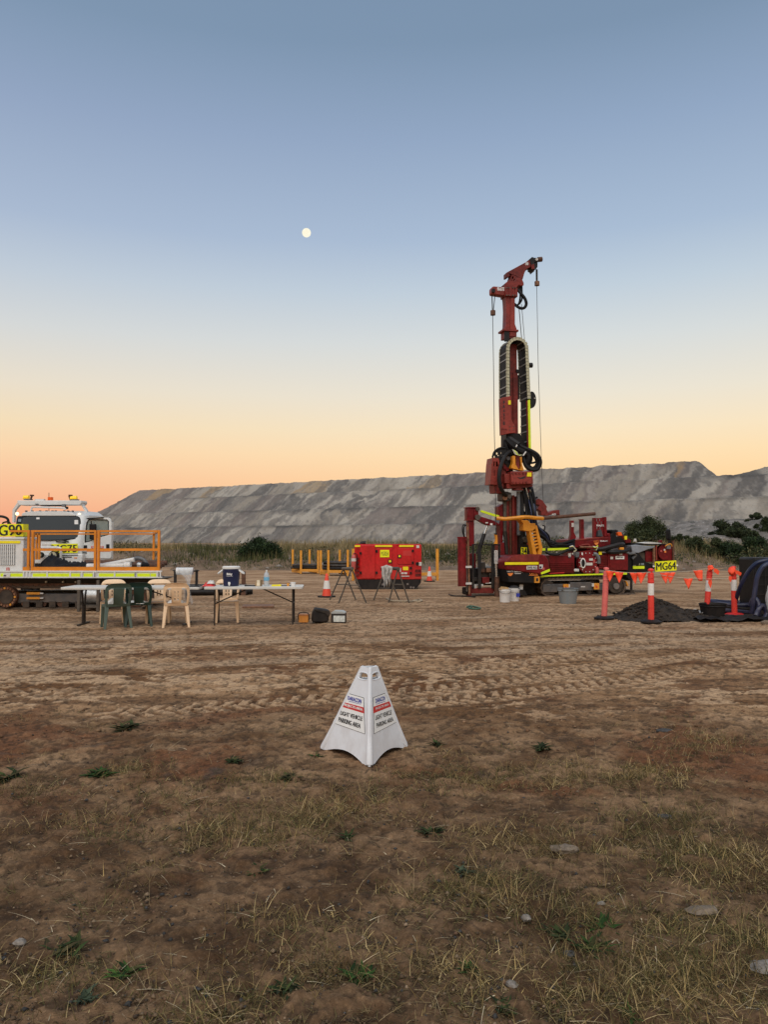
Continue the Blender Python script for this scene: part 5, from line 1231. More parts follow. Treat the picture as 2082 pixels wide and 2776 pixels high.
def heap():
    f = Fr(1771, 16.1); x, y = np.meshgrid(np.linspace(-1.1, 2.6, 150), np.linspace(-0.9, 0.9, 80), indexing='ij'); X, Y = x.ravel(), y.ravel()
    d = np.hypot(X * (1 + .1 * (X < 0)), Y * 1.05); h = 0.40 * np.clip(1 - d / 0.92, 0, 1) ** 0.95; h2 = 0.16 * np.clip(1 - np.hypot((X - 0.72) / 0.85, Y / 0.6), 0, 1); h = np.maximum(h, h2)
    h3 = 0.035 * sstep(0.75, 0.4, np.abs(Y + 0.25) + 0.6 * (fbm(X * 2, Y * 2, 3, 5) - .5)) * sstep(2.55, 2.2, X) * sstep(-1.05, -.4, X); h = np.maximum(h, h3 * 0.8)
    nz = (fbm(X * 5, Y * 5, 4, 8) - .5) * .10 + (fbm(X * 18, Y * 18, 3, 9) - .5) * .09; h = np.where(h > 0.004, h + nz * (0.4 + 2 * np.minimum(h, .3)), -0.04)
    m = bpy.data.materials.new('dark_drill_cuttings'); q = NT(m); P = q.n('ShaderNodeNewGeometry').outputs['Position']
    c = q.mix(q.rng(q.noise(P, 9, 5), .35, .65), (0.012, 0.008, 0.005), (0.036, 0.024, 0.015)); c = q.mix(q.rng(q.noise(P, 30, 4, .7), .62, .7, 0, .7), c, (0.09, 0.066, 0.046)); q.out(c, 0.95, bump=q.noise(P, 24, 4), bstr=.8, bdist=.02)
    i = np.arange(149)[:, None] * 80 + np.arange(79)[None, :]
    hc = MB(); rc = random.Random(5)
    for k in range(420):
        a, b = rc.gauss(0.1, .5), rc.gauss(-.1, .32); dd = math.hypot(a, b * 1.05); zz = max(0.40 * max(1 - dd / .92, 0) ** .95, 0.16 * max(1 - math.hypot((a - .72) / .85, b / .6), 0)); q_ = rc.uniform(.012, .035)
        if dd < 1.4: hc.blob((a, b, zz + q_ * .3), (q_ * 1.2, q_, q_ * .8), k, 5, 4, .3)
    oc = hc.build('heap_crumbs', m, None, 20); oc.location = f.O; tag(oc, 'loose dark crumbs lying on and around the heap of cuttings', None, kind='stuff')
    o = np_mesh('soil_heap', np.c_[X, Y, h], np.stack([i, i + 80, i + 81, i + 1], -1).reshape(-1, 4), m); o.location = f.O; tag(o, 'heap of dark moist drill cuttings behind the banded bollard', 'heap')
heap()
def hose_corner():
    bucket('black plastic tub beside the leaning bollard', 1929, 15.9, 0.30, 0.21, 0.262, M['black'], False, None, 'tub', 'tub')
    c = on_ground(1913, 1676); r_ = MB(); r_.tube([(0.062 * math.cos(2 * math.pi * i / 24), 0, 0.075 + 0.062 * math.sin(2 * math.pi * i / 24)) for i in range(24)], 0.011, 6, True); r_.tube([(0.062 * math.cos(2 * math.pi * i / 24), 0.5, 0.075 + 0.062 * math.sin(2 * math.pi * i / 24)) for i in range(24)], 0.010, 6, True)
    n = 24
    for i in range(n):
        a, b = 2 * math.pi * i / n, 2 * math.pi * (i + 1) / n; r_.add([(0.062 * math.cos(a), 0, 0.075 + 0.062 * math.sin(a)), (0.062 * math.cos(b), 0, 0.075 + 0.062 * math.sin(b)), (0.062 * math.cos(b), .5, 0.075 + 0.062 * math.sin(b)), (0.062 * math.cos(a), .5, 0.075 + 0.062 * math.sin(a))], [(0, 1, 2, 3)])
    o = r_.build('pipe_offcut', M['label']); o.location = c; tag(o, 'short pale plastic pipe offcut pointing at the view before the black tub', 'pipe')
    f = Fr(1930, 15.4); mb = MB(); vs, fs = [], []; nx = 20
    for j in range(9):
        for i in range(nx): vs.append((-.38 + .1 * i * 1.05, -.28 + .09 * j, 0.045 + .03 * math.sin(i * .8 + j) + 0.02 * math.sin(i * 2.3 - j * 1.7)))
    for j in range(8):
        for i in range(nx - 1): fs.append((j * nx + i, j * nx + i + 1, (j + 1) * nx + i + 1, (j + 1) * nx + i))
    o = mb.add(vs, fs).build('plastic_sheet', M['black'], None, 70); o.location = f.O; o.modifiers.new('t', 'SOLIDIFY').thickness = 0.006; tag(o, 'wrinkled black plastic sheet spread under the tub and hoses', 'sheet')
    f = Fr(1992, 17.0)
    for k in range(5):
        pts = [(0.62 * math.cos(a) * (1 - .05 * k), 0.42 * math.sin(a) * (1 - .06 * k), 0.06 + .085 * (k % 3) + 0.03 * math.sin(a * 2 + k)) for a in [2 * math.pi * i / 30 for i in range(30)]]
        o = MB().tube(pts, 0.05, 8, True).build('hose_coil', M['black' if k % 2 else 'bhose']); o.location = f.O
        tag(o, ['lowest outer loop', 'second loop', 'third loop, topmost at its rim', 'fourth inner loop', 'innermost loop'][k] + ' of the hose coiled behind the farthest bollard', 'hose', 'coiled black hose loops')
    f = Fr(2070, 16.4, R(-6)); r = thing('water_tank', 'black plastic water tank in a wire cage at the picture edge', 'tank', f)
    x0, x1, zb, zt_ = f.rect(z8, 1345, 265, 1345 + 900, 1640, 0); MB().box(x0 + .02, x1, 0.02, 0.95, 0.12, zt_).build('tank_body', M['black'], r, 30, 0.05)
    MB().box(x0, x1, 0.0, 1.0, 0.0, 0.11).build('pallet', M['blackm'], r)
    for zz in (0.25, 0.45, 0.65, 0.85, 1.05, zt_ - .02): MB().bar((x0 - .01, -.01, zz), (x1 + .02, -.01, zz), .010, .010).build('cage_bar', M['blackm'], r)
    for k in range(5): MB().bar((x0 + k * .24, -.018, .1), (x0 + k * .24, -.018, zt_), .010, .010, (0, 1, 0)).build('cage_bar', M['blackm'], r)
    def hose(lab, pts, rad):
        P = [at_depth(*z8(x, y), d) for x, y, d in pts]; P[0].z = max(P[0].z, 0.05); tag(MB().tube(smooth(P, 6), rad, 9).build('navy_hose', M['bhose']), lab, 'hose', 'navy hoses arching from the tank')
    hose('outer navy hose arching from the ground up to the black tank', [(930, 1330, 16.6), (975, 1130, 16.4), (1080, 850, 16.2), (1230, 580, 16.1), (1400, 400, 16.0), (1560, 338, 15.95), (1700, 325, 15.95), (1900, 400, 16.0)], .044)
    hose('inner navy hose hanging close against the black tank', [(1310, 1500, 15.85), (1345, 1250, 15.8), (1385, 950, 15.8), (1430, 700, 15.8), (1520, 510, 15.8), (1640, 410, 15.8), (1800, 370, 15.85), (1950, 420, 15.9)], .048)
    hose('slack navy hose bunched at the foot of the black tank', [(1280, 1330, 15.9), (1330, 1200, 15.85), (1400, 1180, 15.8), (1470, 1330, 15.75), (1430, 1540, 15.7), (1350, 1600, 15.7)], .05)
    hose('looped navy hose lying at the base of the tank cage', [(1400, 1560, 15.65), (1460, 1420, 15.7), (1560, 1330, 15.7), (1640, 1500, 15.7), (1600, 1620, 15.65)], .05)
    f = Fr(2104, 15.6); mb = MB().blob((0.02, 0, 0.40), (0.22, 0.3, 0.42), 3, 18, 14, 0.07); o = mb.build('white_bag', M['cloth'], None, 60); o.location = f.O; tag(o, 'bulging pale woven sack cut by the picture edge beside the tank', 'sack')
    o.data.materials.clear(); o.data.materials.append(mat('woven_white_sack', (0.58, 0.57, 0.53), 0.8, var=.15, scale=16, bump=.5))
hose_corner()
# ------------------------------------------------------------------ the drill rig
def stadium(x0, x1, z0, z1, n=10):
    """closed loop of a crawler track in x-z, counter-clockwise"""
    r = (z1 - z0) / 2; zc_ = (z0 + z1) / 2; P = []
    for i in range(n + 1): a = -math.pi / 2 + math.pi * i / n; P.append((x1 - r + r * math.cos(a), zc_ + r * math.sin(a)))
    for i in range(n + 1): a = math.pi / 2 + math.pi * i / n; P.append((x0 + r + r * math.cos(a), zc_ + r * math.sin(a)))
    return P
def crawler(parent, x0, x1, z0, z1, ya, yb, m_belt, m_frame, m_hub, tags_=(), lug=0.022, sprocket=None, pitch=0.13):
    """belt with its shoes, frame, wheels"""
    out = stadium(x0, x1, z0, z1); inn = stadium(x0 + .035, x1 - .035, z0 + .035, z1 - .035)
    belt = MB().prism(out, ya, yb, [inn]).build('track', m_belt, parent, 30)
    L = [(Vector((out[i][0], 0, out[i][1])), Vector((out[(i + 1) % len(out)][0], 0, out[(i + 1) % len(out)][1]))) for i in range(len(out))]
    shoe = MB().box(-pitch * .42, pitch * .42, ya - .012, yb + .012, -0.004, lug * .6).box(-pitch * .1, pitch * .1, ya - .010, yb + .010, lug * .6, lug * 1.6).mesh('shoe', m_belt)
    tot = sum((b - a).length for a, b in L); n = int(tot / pitch); k = 0; acc = 0
    for j in range(n):
        s = (j + .5) * tot / n
        while acc + (L[k][1] - L[k][0]).length < s: acc += (L[k][1] - L[k][0]).length; k += 1
        a, b = L[k]; d = (b - a).normalized(); p = a + d * (s - acc); nrm = Vector((d.z, 0, -d.x))
        inst(shoe, 'shoe', belt, Matrix(((d.x, 0, nrm.x, p.x), (0, 1, 0, 0), (d.z, 0, nrm.z, p.z), (0, 0, 0, 1))))
    zc_, r = (z0 + z1) / 2, (z1 - z0) / 2
    MB().box(x0 + r * 1.1, x1 - r * 1.25, ya + .03, yb - .03, zc_ - r * .42, zc_ + r * .38).build('track_frame', m_frame, parent, 30, 0.012)
    w = MB().cyl((0, ya + .03, 0), (0, yb - .03, 0), r * .80, n=22).mesh('w', m_hub); hub = MB().cyl((0, ya + .01, 0), (0, ya + .04, 0), r * .42, n=18).mesh('h', M['grey'])
    for xx in (x0 + r, x1 - r):
        o = inst(w, 'idler_wheel', parent, Matrix.Translation((xx, 0, zc_))); inst(hub, 'hub', o, Matrix.Identity(4))
    ro = MB().cyl((0, ya + .05, 0), (0, yb - .05, 0), 0.085, n=14).mesh('r', m_hub)
    nr = max(4, int((x1 - x0) / .42))
    for i in range(nr): inst(ro, 'track_roller', parent, Matrix.Translation((x0 + r * 1.5 + (x1 - x0 - 3 * r) * i / (nr - 1), 0, z0 + .13)))
    return belt

def drill_rig():
    f = Fr(1467, 22.0, R(13)); r = thing('drill_rig', 'dark red crawler drill rig with tall mast, lime reflective stripes and MG64 plate', 'drill rig', f)
    def B(n, m_, zf, x0, y0, x1, y1, a, b, par=None, bev=0.0): return f.box(MB(), zf, x0, y0, x1, y1, a, b).build(n, M[m_], par or r, 30, bev)
    def G(n, m_, zf, pts, a, b, holes=(), par=None, bev=0.0): return f.poly(MB(), zf, pts, a, b, holes).build(n, M[m_], par or r, 30, bev)
    def T(n, m_, zf, pts, rad, par=None, k=5, sm=True):
        p = f.path(zf, pts); return MB().tube(smooth(p, k) if sm else p, rad, 8).build(n, M[m_], par or r)
    def C(n, m_, zf, x0, y0, x1, y1, yl, rad, par=None, nn=14): return MB().cyl(f.p(zf, x0, y0, yl), f.p(zf, x1, y1, yl), rad, n=nn).build(n, M[m_], par or r)
    def D(n, m_, zf, x, y, rx, a, b, par=None, ry=None):
        p, q = f.p(zf, x, y, a), f.p(zf, x + rx, y, a); rr = q.x - p.x; rz = rr * (ry / rx) if ry else rr
        return MB().disc((p.x, p.z), rr, a, b, 24, rz).build(n, M[m_], par or r)
    TX = lambda s, m_, zf, x0, y0, x1, y1, yl, b_=0.015, par=None: frtext(f, zf, 'lettering', s, M[m_], par or r, x0, y0, x1, y1, yl, 0.006, b_)
    # ---- crawler tracks
    xa = f.p(z4, 985, 1550, 0).x; xb = f.p(z3b, 690, 1270, 0).x; zt_ = f.p(z4, 1300, 1432, 0).z
    mud = mat('mud_caked_track', (0.085, 0.058, 0.040), 0.85, var=.35, scale=7)
    crawler(r, xa, xb, 0.0, zt_, 0.0, 0.42, mud, M['slate'], M['grease'])
    crawler(r, xa, xb, 0.0, zt_, 1.55, 1.97, mud, M['slate'], M['grease'])
    B('track_cover', 'slate', z2b, 500, 1412, 770, 1560, -0.012, 0.10, None, .012); B('track_plate', 'slate', z2b, 1015, 1372, 1420, 1530, -0.010, .1, None, .012)
    for x in (890, 1462):
        t = B('tie_down_lug', 'yellow', z2b, x, 1408 - (x > 1000) * 18, x + 98, 1520 - (x > 1000) * 15, -0.05, 0.0); B('lug_plate', 'label', z2b, x + (98 if x < 1000 else -36), 1412 - (x > 1000) * 18, x + (118 if x < 1000 else 0), 1470 - (x > 1000) * 18, -0.045, 0, t)
        G('lug_arrow', 'redink', z2b, [(x + 30, 1490 - (x > 1000) * 18), (x + 30, 1440 - (x > 1000) * 18), (x + 70, 1480 - (x > 1000) * 18), (x + 60, 1490 - (x > 1000) * 18)], -0.056, -0.05, (), t)
    B('frame_label', 'label', z2b, 1216, 1447, 1292, 1466, -0.016, -0.01)
    # muddy rear end guard
    MB().blob(tuple(f.p(z3b, 640, 1400, 0.2)), (0.42, 0.3, 0.10), 5, 14, 8, .2).build('caked_mud', mud, r)
    G('sprocket_guard', 'yellow', z3b, [(690, 1150), (720, 1170), (742, 1225), (722, 1240), (705, 1195)], 0.05, 0.40)
    D('drive_sprocket', 'grease', z3b, 535, 1225, 115, -0.03, 0.0); D('sprocket_hub', 'grey', z3b, 548, 1240, 45, -0.07, -0.02)
    # ---- main deck and body
    B('deck_frame', 'blackm', z2b, 470, 1195, 1640, 1290, 0.25, 1.7)
    G('deck_stripe', 'lime', z2b, [(458, 1262), (495, 1244), (600, 1238), (1650, 1208), (1650, 1232), (600, 1264), (470, 1284)], -0.03, 0.04)
    G('deck_stripe', 'lime', z3b, [(0, 1048), (715, 1020), (715, 1052), (0, 1068)], -0.02, 0.04)
    B('side_panel', 'red', z2b, 625, 868, 1098, 1215, 0.18, 1.7, None, .02)
    for i in range(6): G('panel_louvre', 'red', z2b, [(640, 1005 + i * 34), (1085, 1000 + i * 34), (1085, 1016 + i * 34), (640, 1021 + i * 34)], 0.14, 0.2)
    G('panel_rail', 'redink', z2b, [(625, 1200), (900, 1185), (905, 1200), (625, 1216)], 0.12, .2)
    B('gap_housing', 'black', z2b, 1098, 880, 1180, 1200, 0.5, 1.6)
    B('grey_valve', 'grey', z2b, 1120, 805, 1185, 905, 0.2, 0.4); B('pale_fitting', 'label', z2b, 1085, 1120, 1190, 1180, 0.15, 0.35, None, .03)
    for x, y, w, h, m_ in ((978, 825, 48, 70, 'label'), (1048, 820, 22, 30, 'label'), (985, 890, 40, 25, 'grey'), (750, 800, 22, 25, 'label')): B('sticker', m_, z2b, x, y, x + w, y + h, 0.165, 0.185)
    # round flange of the pump
    G('pump_housing', 'red', z2b, [(1180, 800), (1440, 760), (1560, 800), (1560, 1210), (1180, 1210)], 0.35, 1.5, (), None, .02)
    fl = D('pump_flange', 'red', z2b, 1345, 1000, 178, 0.16, 0.30, None, 200)
    for i in range(14):
        a = 2 * math.pi * i / 14; D('bolt', 'label', z2b, 1345 + 158 * math.cos(a), 1000 + 178 * math.sin(a), 8, 0.145, 0.165, fl)
    D('port_ring', 'paper', z2b, 1258, 1013, 48, 0.13, 0.17, fl, 88); D('port_bore', 'blackm', z2b, 1258, 1013, 33, 0.12, 0.135, fl, 66)
    B('sticker', 'label', z2b, 1372, 926, 1440, 965, 0.145, 0.165, fl); B('sticker', 'label', z2b, 1318, 1005, 1432, 1055, 0.145, 0.165, fl); B('sticker', 'extred', z2b, 1448, 945, 1478, 1010, 0.145, 0.165, fl); B('sticker', 'paper', z2b, 1228, 815, 1250, 858, 0.145, .165, fl)
    T('hose_guard', 'grey', z2b, [(1450, 842, .15), (1500, 850, .13), (1545, 920, .12), (1550, 1020, .12)], 0.055)
    T('pink_pipe', 'extred', z2b, [(1500, 1090, .2), (1515, 1150, .18), (1510, 1210, .18)], 0.06)
    # rear panels
    B('engine_panel', 'red', z3b, 262, 740, 405, 960, 0.25, 1.7, None, .015)
    for i in range(6): B('panel_louvre', 'red', z3b, 270, 765 + i * 27, 398, 778 + i * 27, 0.22, 0.26)
    B('engine_panel', 'red', z3b, 440, 705, 735, 985, 0.2, 1.7, None, .02); B('panel_post', 'red', z3b, 408, 720, 437, 985, 0.22, 1.6)
    for x0, y0, x1, y1, m_ in ((532, 755, 672, 805, 'paper'), (452, 765, 494, 806, 'label'), (265, 685, 312, 735, 'ytape'), (592, 712, 640, 738, 'label')): B('sticker', m_, z3b, x0, y0, x1, y1, 0.18, 0.215)
    TX('SUPPORT', 'ink', z3b, 548, 764, 658, 785, 0.18, .03)
    # sloping hood with lettering
    G('engine_hood', 'red', z2b, [(1090, 590), (1300, 560), (1659, 520), (1659, 720), (1090, 720)], 0.35, 1.6, (), None, .015)
    G('engine_hood', 'red', z3b, [(70, 515), (300, 470), (455, 440), (455, 640), (70, 650)], 0.34, 1.6, (), None, .015)
    G('hood_lid', 'mast2', z2b, [(1110, 575), (1500, 530), (1659, 522), (1659, 535), (1490, 555), (1115, 592)], 0.33, 1.62)
    TX('Edelberg', 'paper', z3b, 282, 500, 402, 530, 0.32, .02); TX('HARTS', 'sunlogo', z3b, 180, 503, 262, 528, 0.32, .02); G('sun_logo', 'sunlogo', z3b, [(185, 540), (262, 535), (240, 575), (215, 582)], 0.315, 0.34)
    T('brass_pipe', 'rust', z2b, [(1200, 712, .2), (1300, 712, .2), (1430, 712, .2)], 0.025, None, 2); T('pale_pipe', 'mast2', z2b, [(1180, 690, .3), (1280, 665, .3), (1370, 665, .3), (1370, 700, .3)], 0.02, None, 3)
    for k in range(5): T('loose_cable', ('label', 'ytape', 'cream', 'lime', 'label')[k], z2b, [(1000 + 10 * k, 710, .1), (1060, 690 + 8 * k, .08), (1100, 740 - 6 * k, .08), (1130 - 5 * k, 770, .1), (1080, 800 - 4 * k, .12)] if k < 3 else [(1440, 700, .2), (1480, 720 - 10 * (k - 3), .15), (1530, 690 + 30 * (k - 3), .15), (1500, 770, .2)], 0.014)
    # uprights and perforated plate on the hood
    a = G('rod_upright', 'red', z2b, [(1030, 215), (1082, 215), (1085, 440), (1125, 520), (1090, 600), (1008, 580), (1030, 470)], 0.5, 0.62); B('upright_sleeve', 'label', z2b, 1040, 260, 1080, 335, 0.49, 0.5, a)
    B('rod_upright', 'red', z2b, 1214, 195, 1272, 600, 0.5, 0.62); B('upright_cap', 'red', z2b, 1210, 190, 1262, 206, 0.49, 0.63)
    holes = [[(x - 8, y - 18), (x + 8, y - 18), (x + 8, y + 18), (x - 8, y + 18)] for x, y in ((232, 180), (278, 175), (335, 172), (252, 220), (305, 218), (236, 305), (285, 300), (342, 300), (300, 345), (240, 390), (345, 388))]
    G('perforated_plate', 'red', z3b, [(185, 150), (385, 135), (395, 445), (200, 460)], 0.5, 0.53, holes)
    B('plate_edge', 'red', z3b, 185, 140, 212, 455, 0.46, 0.58); B('plate_edge', 'red', z3b, 352, 128, 388, 440, 0.46, 0.58)
    TX('FRASTE', 'paper', z3b, 224, 250, 352, 280, 0.5, .03); G('grey_cover', 'slate', z3b, [(245, 440), (255, 350), (300, 330), (330, 440)], 0.4, 0.5)
    # engine bits at the tail
    G('air_intake', 'black', z3b, [(425, 338), (470, 328), (500, 345), (530, 328), (582, 345), (575, 365), (540, 368), (545, 440), (650, 470), (690, 540), (690, 600), (450, 600), (450, 420), (480, 390), (462, 365), (428, 360)], 0.5, 0.9, (), None, .02)
    B('intake_cap', 'red', z3b, 402, 388, 448, 440, 0.45, 0.8, None, .02); G('beacon', 'ambered', z3b, [(575, 425), (570, 385), (590, 366), (625, 372), (640, 425)], 0.45, .6); B('yellow_tag', 'ytape', z3b, 680, 432, 716, 490, 0.4, 0.44)
    G('filter_housing', 'red', z3b, [(640, 400), (665, 430), (780, 500), (780, 540), (700, 545), (640, 470)], 0.5, .8)
    T('intake_hose', 'blackm', z3b, [(230, 650, .25), (330, 640, .15), (480, 600, .12), (600, 572, .15), (650, 570, .3)], 0.07); T('intake_hose', 'blackm', z3b, [(380, 680, .2), (480, 690, .1), (600, 685, .1), (700, 670, .2), (760, 640, .35)], 0.06)
    B('orange_coupling', 'yellow', z3b, 600, 615, 672, 662, 0.1, 0.2, None, .02)
    MB().tube(f.path(z3b, [(700, 690, .2), (760, 720, .2), (830, 705, .2), (860, 740, .3), (800, 800, .3)]), 0.04, 7).build('elbow_pipe', M['grey'], r)
    G('tail_frame', 'black', z3b, [(690, 830), (780, 770), (900, 700), (1010, 850), (1160, 900), (1160, 960), (870, 1090), (770, 1155), (700, 1090)], 0.35, 1.5, (), None, .015)
    B('tail_box', 'black', z3b, 810, 720, 910, 900, 0.3, 1.2); B('grey_pillar', 'trestle', z3b, 905, 690, 1018, 880, 0.45, 1.0, None, .03)
    G('tarpaulin', 'tarp', z3b, [(785, 580), (860, 572), (1000, 590), (1170, 600), (1165, 625), (1050, 650), (900, 710), (800, 700)], 0.3, 1.5, (), None, .02)
    G('tarp_edge', 'black', z3b, [(780, 540), (1100, 560), (1330, 555), (1340, 572), (1100, 580), (785, 570)], 0.32, 1.5); G('white_plank', 'label', z3b, [(955, 545), (1110, 528), (1260, 545), (1280, 560), (960, 556)], 0.4, 0.8)
    G('white_peg', 'label', z3b, [(830, 522), (845, 475), (862, 475), (872, 522)], 0.6, 0.65)
    B('tail_panel', 'red', z3b, 1018, 680, 1150, 850, 0.4, 1.4, None, .015)
    B('post', 'rust', z3b, 1142, 610, 1170, 860, 0.3, 0.36); B('post', 'mast2', z3b, 1182, 580, 1200, 850, 0.34, 0.4)
    B('tail_housing', 'red', z3b, 1200, 600, 1475, 835, 0.5, 1.4, None, .02); D('hose_reel', 'red', z3b, 1310, 690, 92, 0.38, 0.5, None, 110); B('reel_sticker', 'label', z3b, 1308, 640, 1332, 668, 0.36, .39); B('reel_sticker', 'extred', z3b, 1255, 660, 1280, 690, 0.36, .39); B('reel_sticker', 'sunlogo', z3b, 1318, 668, 1346, 700, 0.36, .39)
    B('grey_bracket', 'grey', z3b, 1358, 590, 1420, 640, 0.3, 0.5); D('red_knob', 'red', z3b, 1265, 520, 20, 0.4, 0.5)
    T('yellow_cable', 'yellow', z3b, [(1330, 600, .3), (1370, 570, .28), (1420, 560, .28), (1440, 600, .3)], .015)
    B('end_post', 'brown', z3b, 1452, 505, 1476, 835, 0.45, 0.55); G('muffler', 'black', z3b, [(1382, 340), (1400, 320), (1420, 330), (1430, 480), (1412, 505), (1388, 480)], 0.45, 0.62, (), None, .03); B('muffler_stem', 'blackm', z3b, 1400, 490, 1416, 560, .48, .56)
    for x, y in ((1150, 920), (1525, 905)): D('marker_lamp', 'paper', z3b, x, y, 12, 0.18, 0.22)
    for x0, y0, x1, y1, m_ in ((815, 870, 862, 908, 'label'), (892, 870, 920, 902, 'cream'), (942, 868, 990, 898, 'greytub'), (815, 915, 996, 960, 'lime')): B('sticker', m_, z3b, x0, y0, x1, y1, 0.32, 0.36)
    q = [f.p(z3b, *c, 0.2) for c in ((1172, 845), (1508, 825), (1512, 985), (1176, 1008))]; mb = MB(); bk = [v + Vector((0, .05, 0)) for v in q]
    mb.add(q + bk, [(0, 1, 2, 3), (7, 6, 5, 4)] + [(i, (i + 1) % 4, 4 + (i + 1) % 4, 4 + i) for i in range(4)]); pl = mb.build('number_plate', M['lemon'], r, 30)
    text('lettering', 'MG64', M['ink'], pl, *[f.p(z3b, *c, 0.2) for c in ((1185, 862), (1497, 846), (1499, 965), (1187, 986))], 0.006, 0.0, 0.012)
    B('plate_bracket', 'blackm', z3b, 1190, 830, 1480, 850, 0.3, 0.6)
    # rear jack
    C('jack_cylinder', 'blackm', z3b, 792, 1130, 790, 1310, 0.3, 0.05); C('jack_rod', 'chrome', z3b, 808, 1130, 806, 1300, 0.28, 0.035); G('jack_foot', 'grease', z3b, [(775, 1300), (825, 1300), (850, 1380), (870, 1395), (735, 1395), (770, 1360)], 0.1, 0.55)
    # ---- lime rail along the body
    B('lime_rail', 'lime', z2b, 485, 735, 552, 778, 0.1, 0.16); G('lime_rail', 'lime', z2b, [(585, 735), (1000, 725), (960, 762), (590, 778)], 0.1, 0.16); B('rail_clamp', 'blackm', z2b, 552, 728, 586, 785, 0.09, 0.17)
    T('deck_hose', 'blackm', z2b, [(560, 800, .1), (640, 840, .05), (760, 850, .05), (860, 815, .06), (960, 770, .1), (1060, 740, .12)], 0.045)
    # ---- big front control box
    G('front_box', 'red', z4, [(625, 1262), (690, 1200), (985, 1190), (1030, 1200), (1060, 1240), (1075, 1340), (985, 1405), (960, 1385), (640, 1345)], -0.35, 0.5, (), None, .03)
    G('front_box_lower', 'black', z4, [(640, 1345), (965, 1350), (985, 1408), (920, 1480), (660, 1470)], -0.30, 0.5, (), None, .02)
    G('box_lid', 'mast', z4, [(655, 1255), (715, 1203), (975, 1193), (960, 1252)], -0.36, -0.34)
    B('lime_strip', 'ytape', z4, 625, 1268, 962, 1294, -0.375, -0.35); G('side_strip', 'lime', z4, [(985, 1372), (1072, 1335), (1075, 1360), (990, 1392)], -0.365, -0.34)
    pl = B('name_sticker', 'label', z4, 842, 1304, 948, 1340, -0.37, -0.35); TX('SAFE RiG', 'ink', z4, 850, 1311, 942, 1333, -0.37, .02, pl)
    TX('HARTS', 'label', z4, 646, 1354, 706, 1368, -0.31, .02); TX('Edelberg', 'paper', z4, 716, 1354, 808, 1374, -0.31, .02); B('logo_underline', 'label', z4, 722, 1380, 785, 1386, -0.31, -.3); G('sun_logo', 'sunlogo', z4, [(650, 1378), (708, 1376), (696, 1398), (680, 1408), (662, 1400)], -0.31, -.29)
    TX('CRS XL', 'sunlogo', z4, 870, 1370, 952, 1392, -0.31, .03); B('model_underline', 'sunlogo', z4, 868, 1396, 958, 1402, -0.31, -.3)
    B('sticker', 'label', z4, 968, 1292, 1005, 1335, -0.36, -0.34); B('sticker', 'bhose', z4, 972, 1310, 990, 1330, -0.365, -0.355); B('sticker', 'extred', z4, 1000, 1322, 1022, 1345, -0.36, -0.34)
    B('amber_lamp', 'yellow', z4, 922, 1412, 972, 1475, -0.34, -0.28); B('amber_lamp_core', 'ink', z4, 938, 1428, 958, 1458, -0.35, -0.33)
    pl = B('plate_fragment', 'lemon', z4, 788, 1120, 845, 1195, 0.3, 0.33); TX('34', 'ink', z4, 790, 1126, 842, 1190, 0.3, .03, pl)
    C('front_jack', 'label', z4, 788, 1480, 786, 1548, -0.1, 0.055); G('front_jack_foot', 'black', z4, [(755, 1545), (820, 1545), (850, 1600), (735, 1600)], -0.3, 0.2); C('front_jack_body', 'black', z4, 790, 1400, 788, 1490, -0.1, 0.09)
    B('undercarriage_front', 'black', z4, 660, 1440, 930, 1590, 0.35, 1.6)
    # ---- front breakout area left of the mast
    B('crane_column', 'red', z4, 246, 725, 320, 850, 0.55, 0.80, None, .03); B('crane_column_lower', 'red', z4, 256, 850, 320, 1110, 0.58, 0.78, None, .03); B('column_cap', 'red', z4, 243, 718, 345, 728, 0.53, 0.82)
    B('crane_head', 'red', z4, 318, 728, 362, 842, 0.55, 0.8, None, .02); B('column_ring', 'mast', z4, 244, 843, 324, 852, 0.54, 0.81)
    D('pivot_disc', 'trestle', z4, 354, 736, 20, 0.5, 0.55); D('pivot_disc', 'trestle', z4, 355, 820, 26, 0.48, 0.55)
    bm = G('crane_boom', 'red', z4, [(348, 842), (385, 812), (500, 848), (545, 870), (575, 892), (570, 905), (500, 896), (470, 905), (420, 885)], 0.5, 0.72, (), None, .012)
    B('boom_sticker', 'label', z4, 430, 868, 455, 880, 0.485, 0.5, bm); B('boom_sticker', 'paper', z4, 478, 880, 500, 898, 0.485, 0.5, bm); G('boom_plate', 'grey', z4, [(515, 850), (575, 850), (560, 895), (520, 895)], 0.51, 0.7, (), bm)
    G('boom_strip', 'lime', z4, [(383, 752), (392, 748), (568, 802), (565, 824), (540, 818), (384, 768)], 0.5, 0.56)
    C('ram_rod', 'chrome', z4, 446, 905, 415, 990, 0.52, 0.03); C('ram_body', 'blackm', z4, 418, 985, 352, 1185, 0.52, 0.058)
    T('column_hose', 'black', z4, [(236, 900, .5), (205, 900, .48), (200, 960, .46), (222, 1030, .46), (250, 1090, .5)], 0.018); T('column_hose', 'black', z4, [(245, 890, .5), (215, 920, .48), (215, 990, .46), (240, 1070, .48)], 0.016)
    C('rod_tube', 'red', z4, 193, 1020, 196, 1508, 0.3, 0.125); C('tube_cap', 'red', z4, 193, 1015, 193, 1028, 0.3, 0.135)
    C('stay_pipe', 'rust', z4, 251, 880, 268, 1590, 0.28, 0.032); C('stay_pipe', 'trestle', z4, 232, 1190, 244, 1560, 0.26, 0.03); C('stay_pipe', 'brown', z4, 240, 1150, 236, 1310, 0.26, 0.03)
    for y in (1306, 1472): B('pipe_clamp', 'label', z4, 228, y, 292, y + 20, 0.20, 0.30)
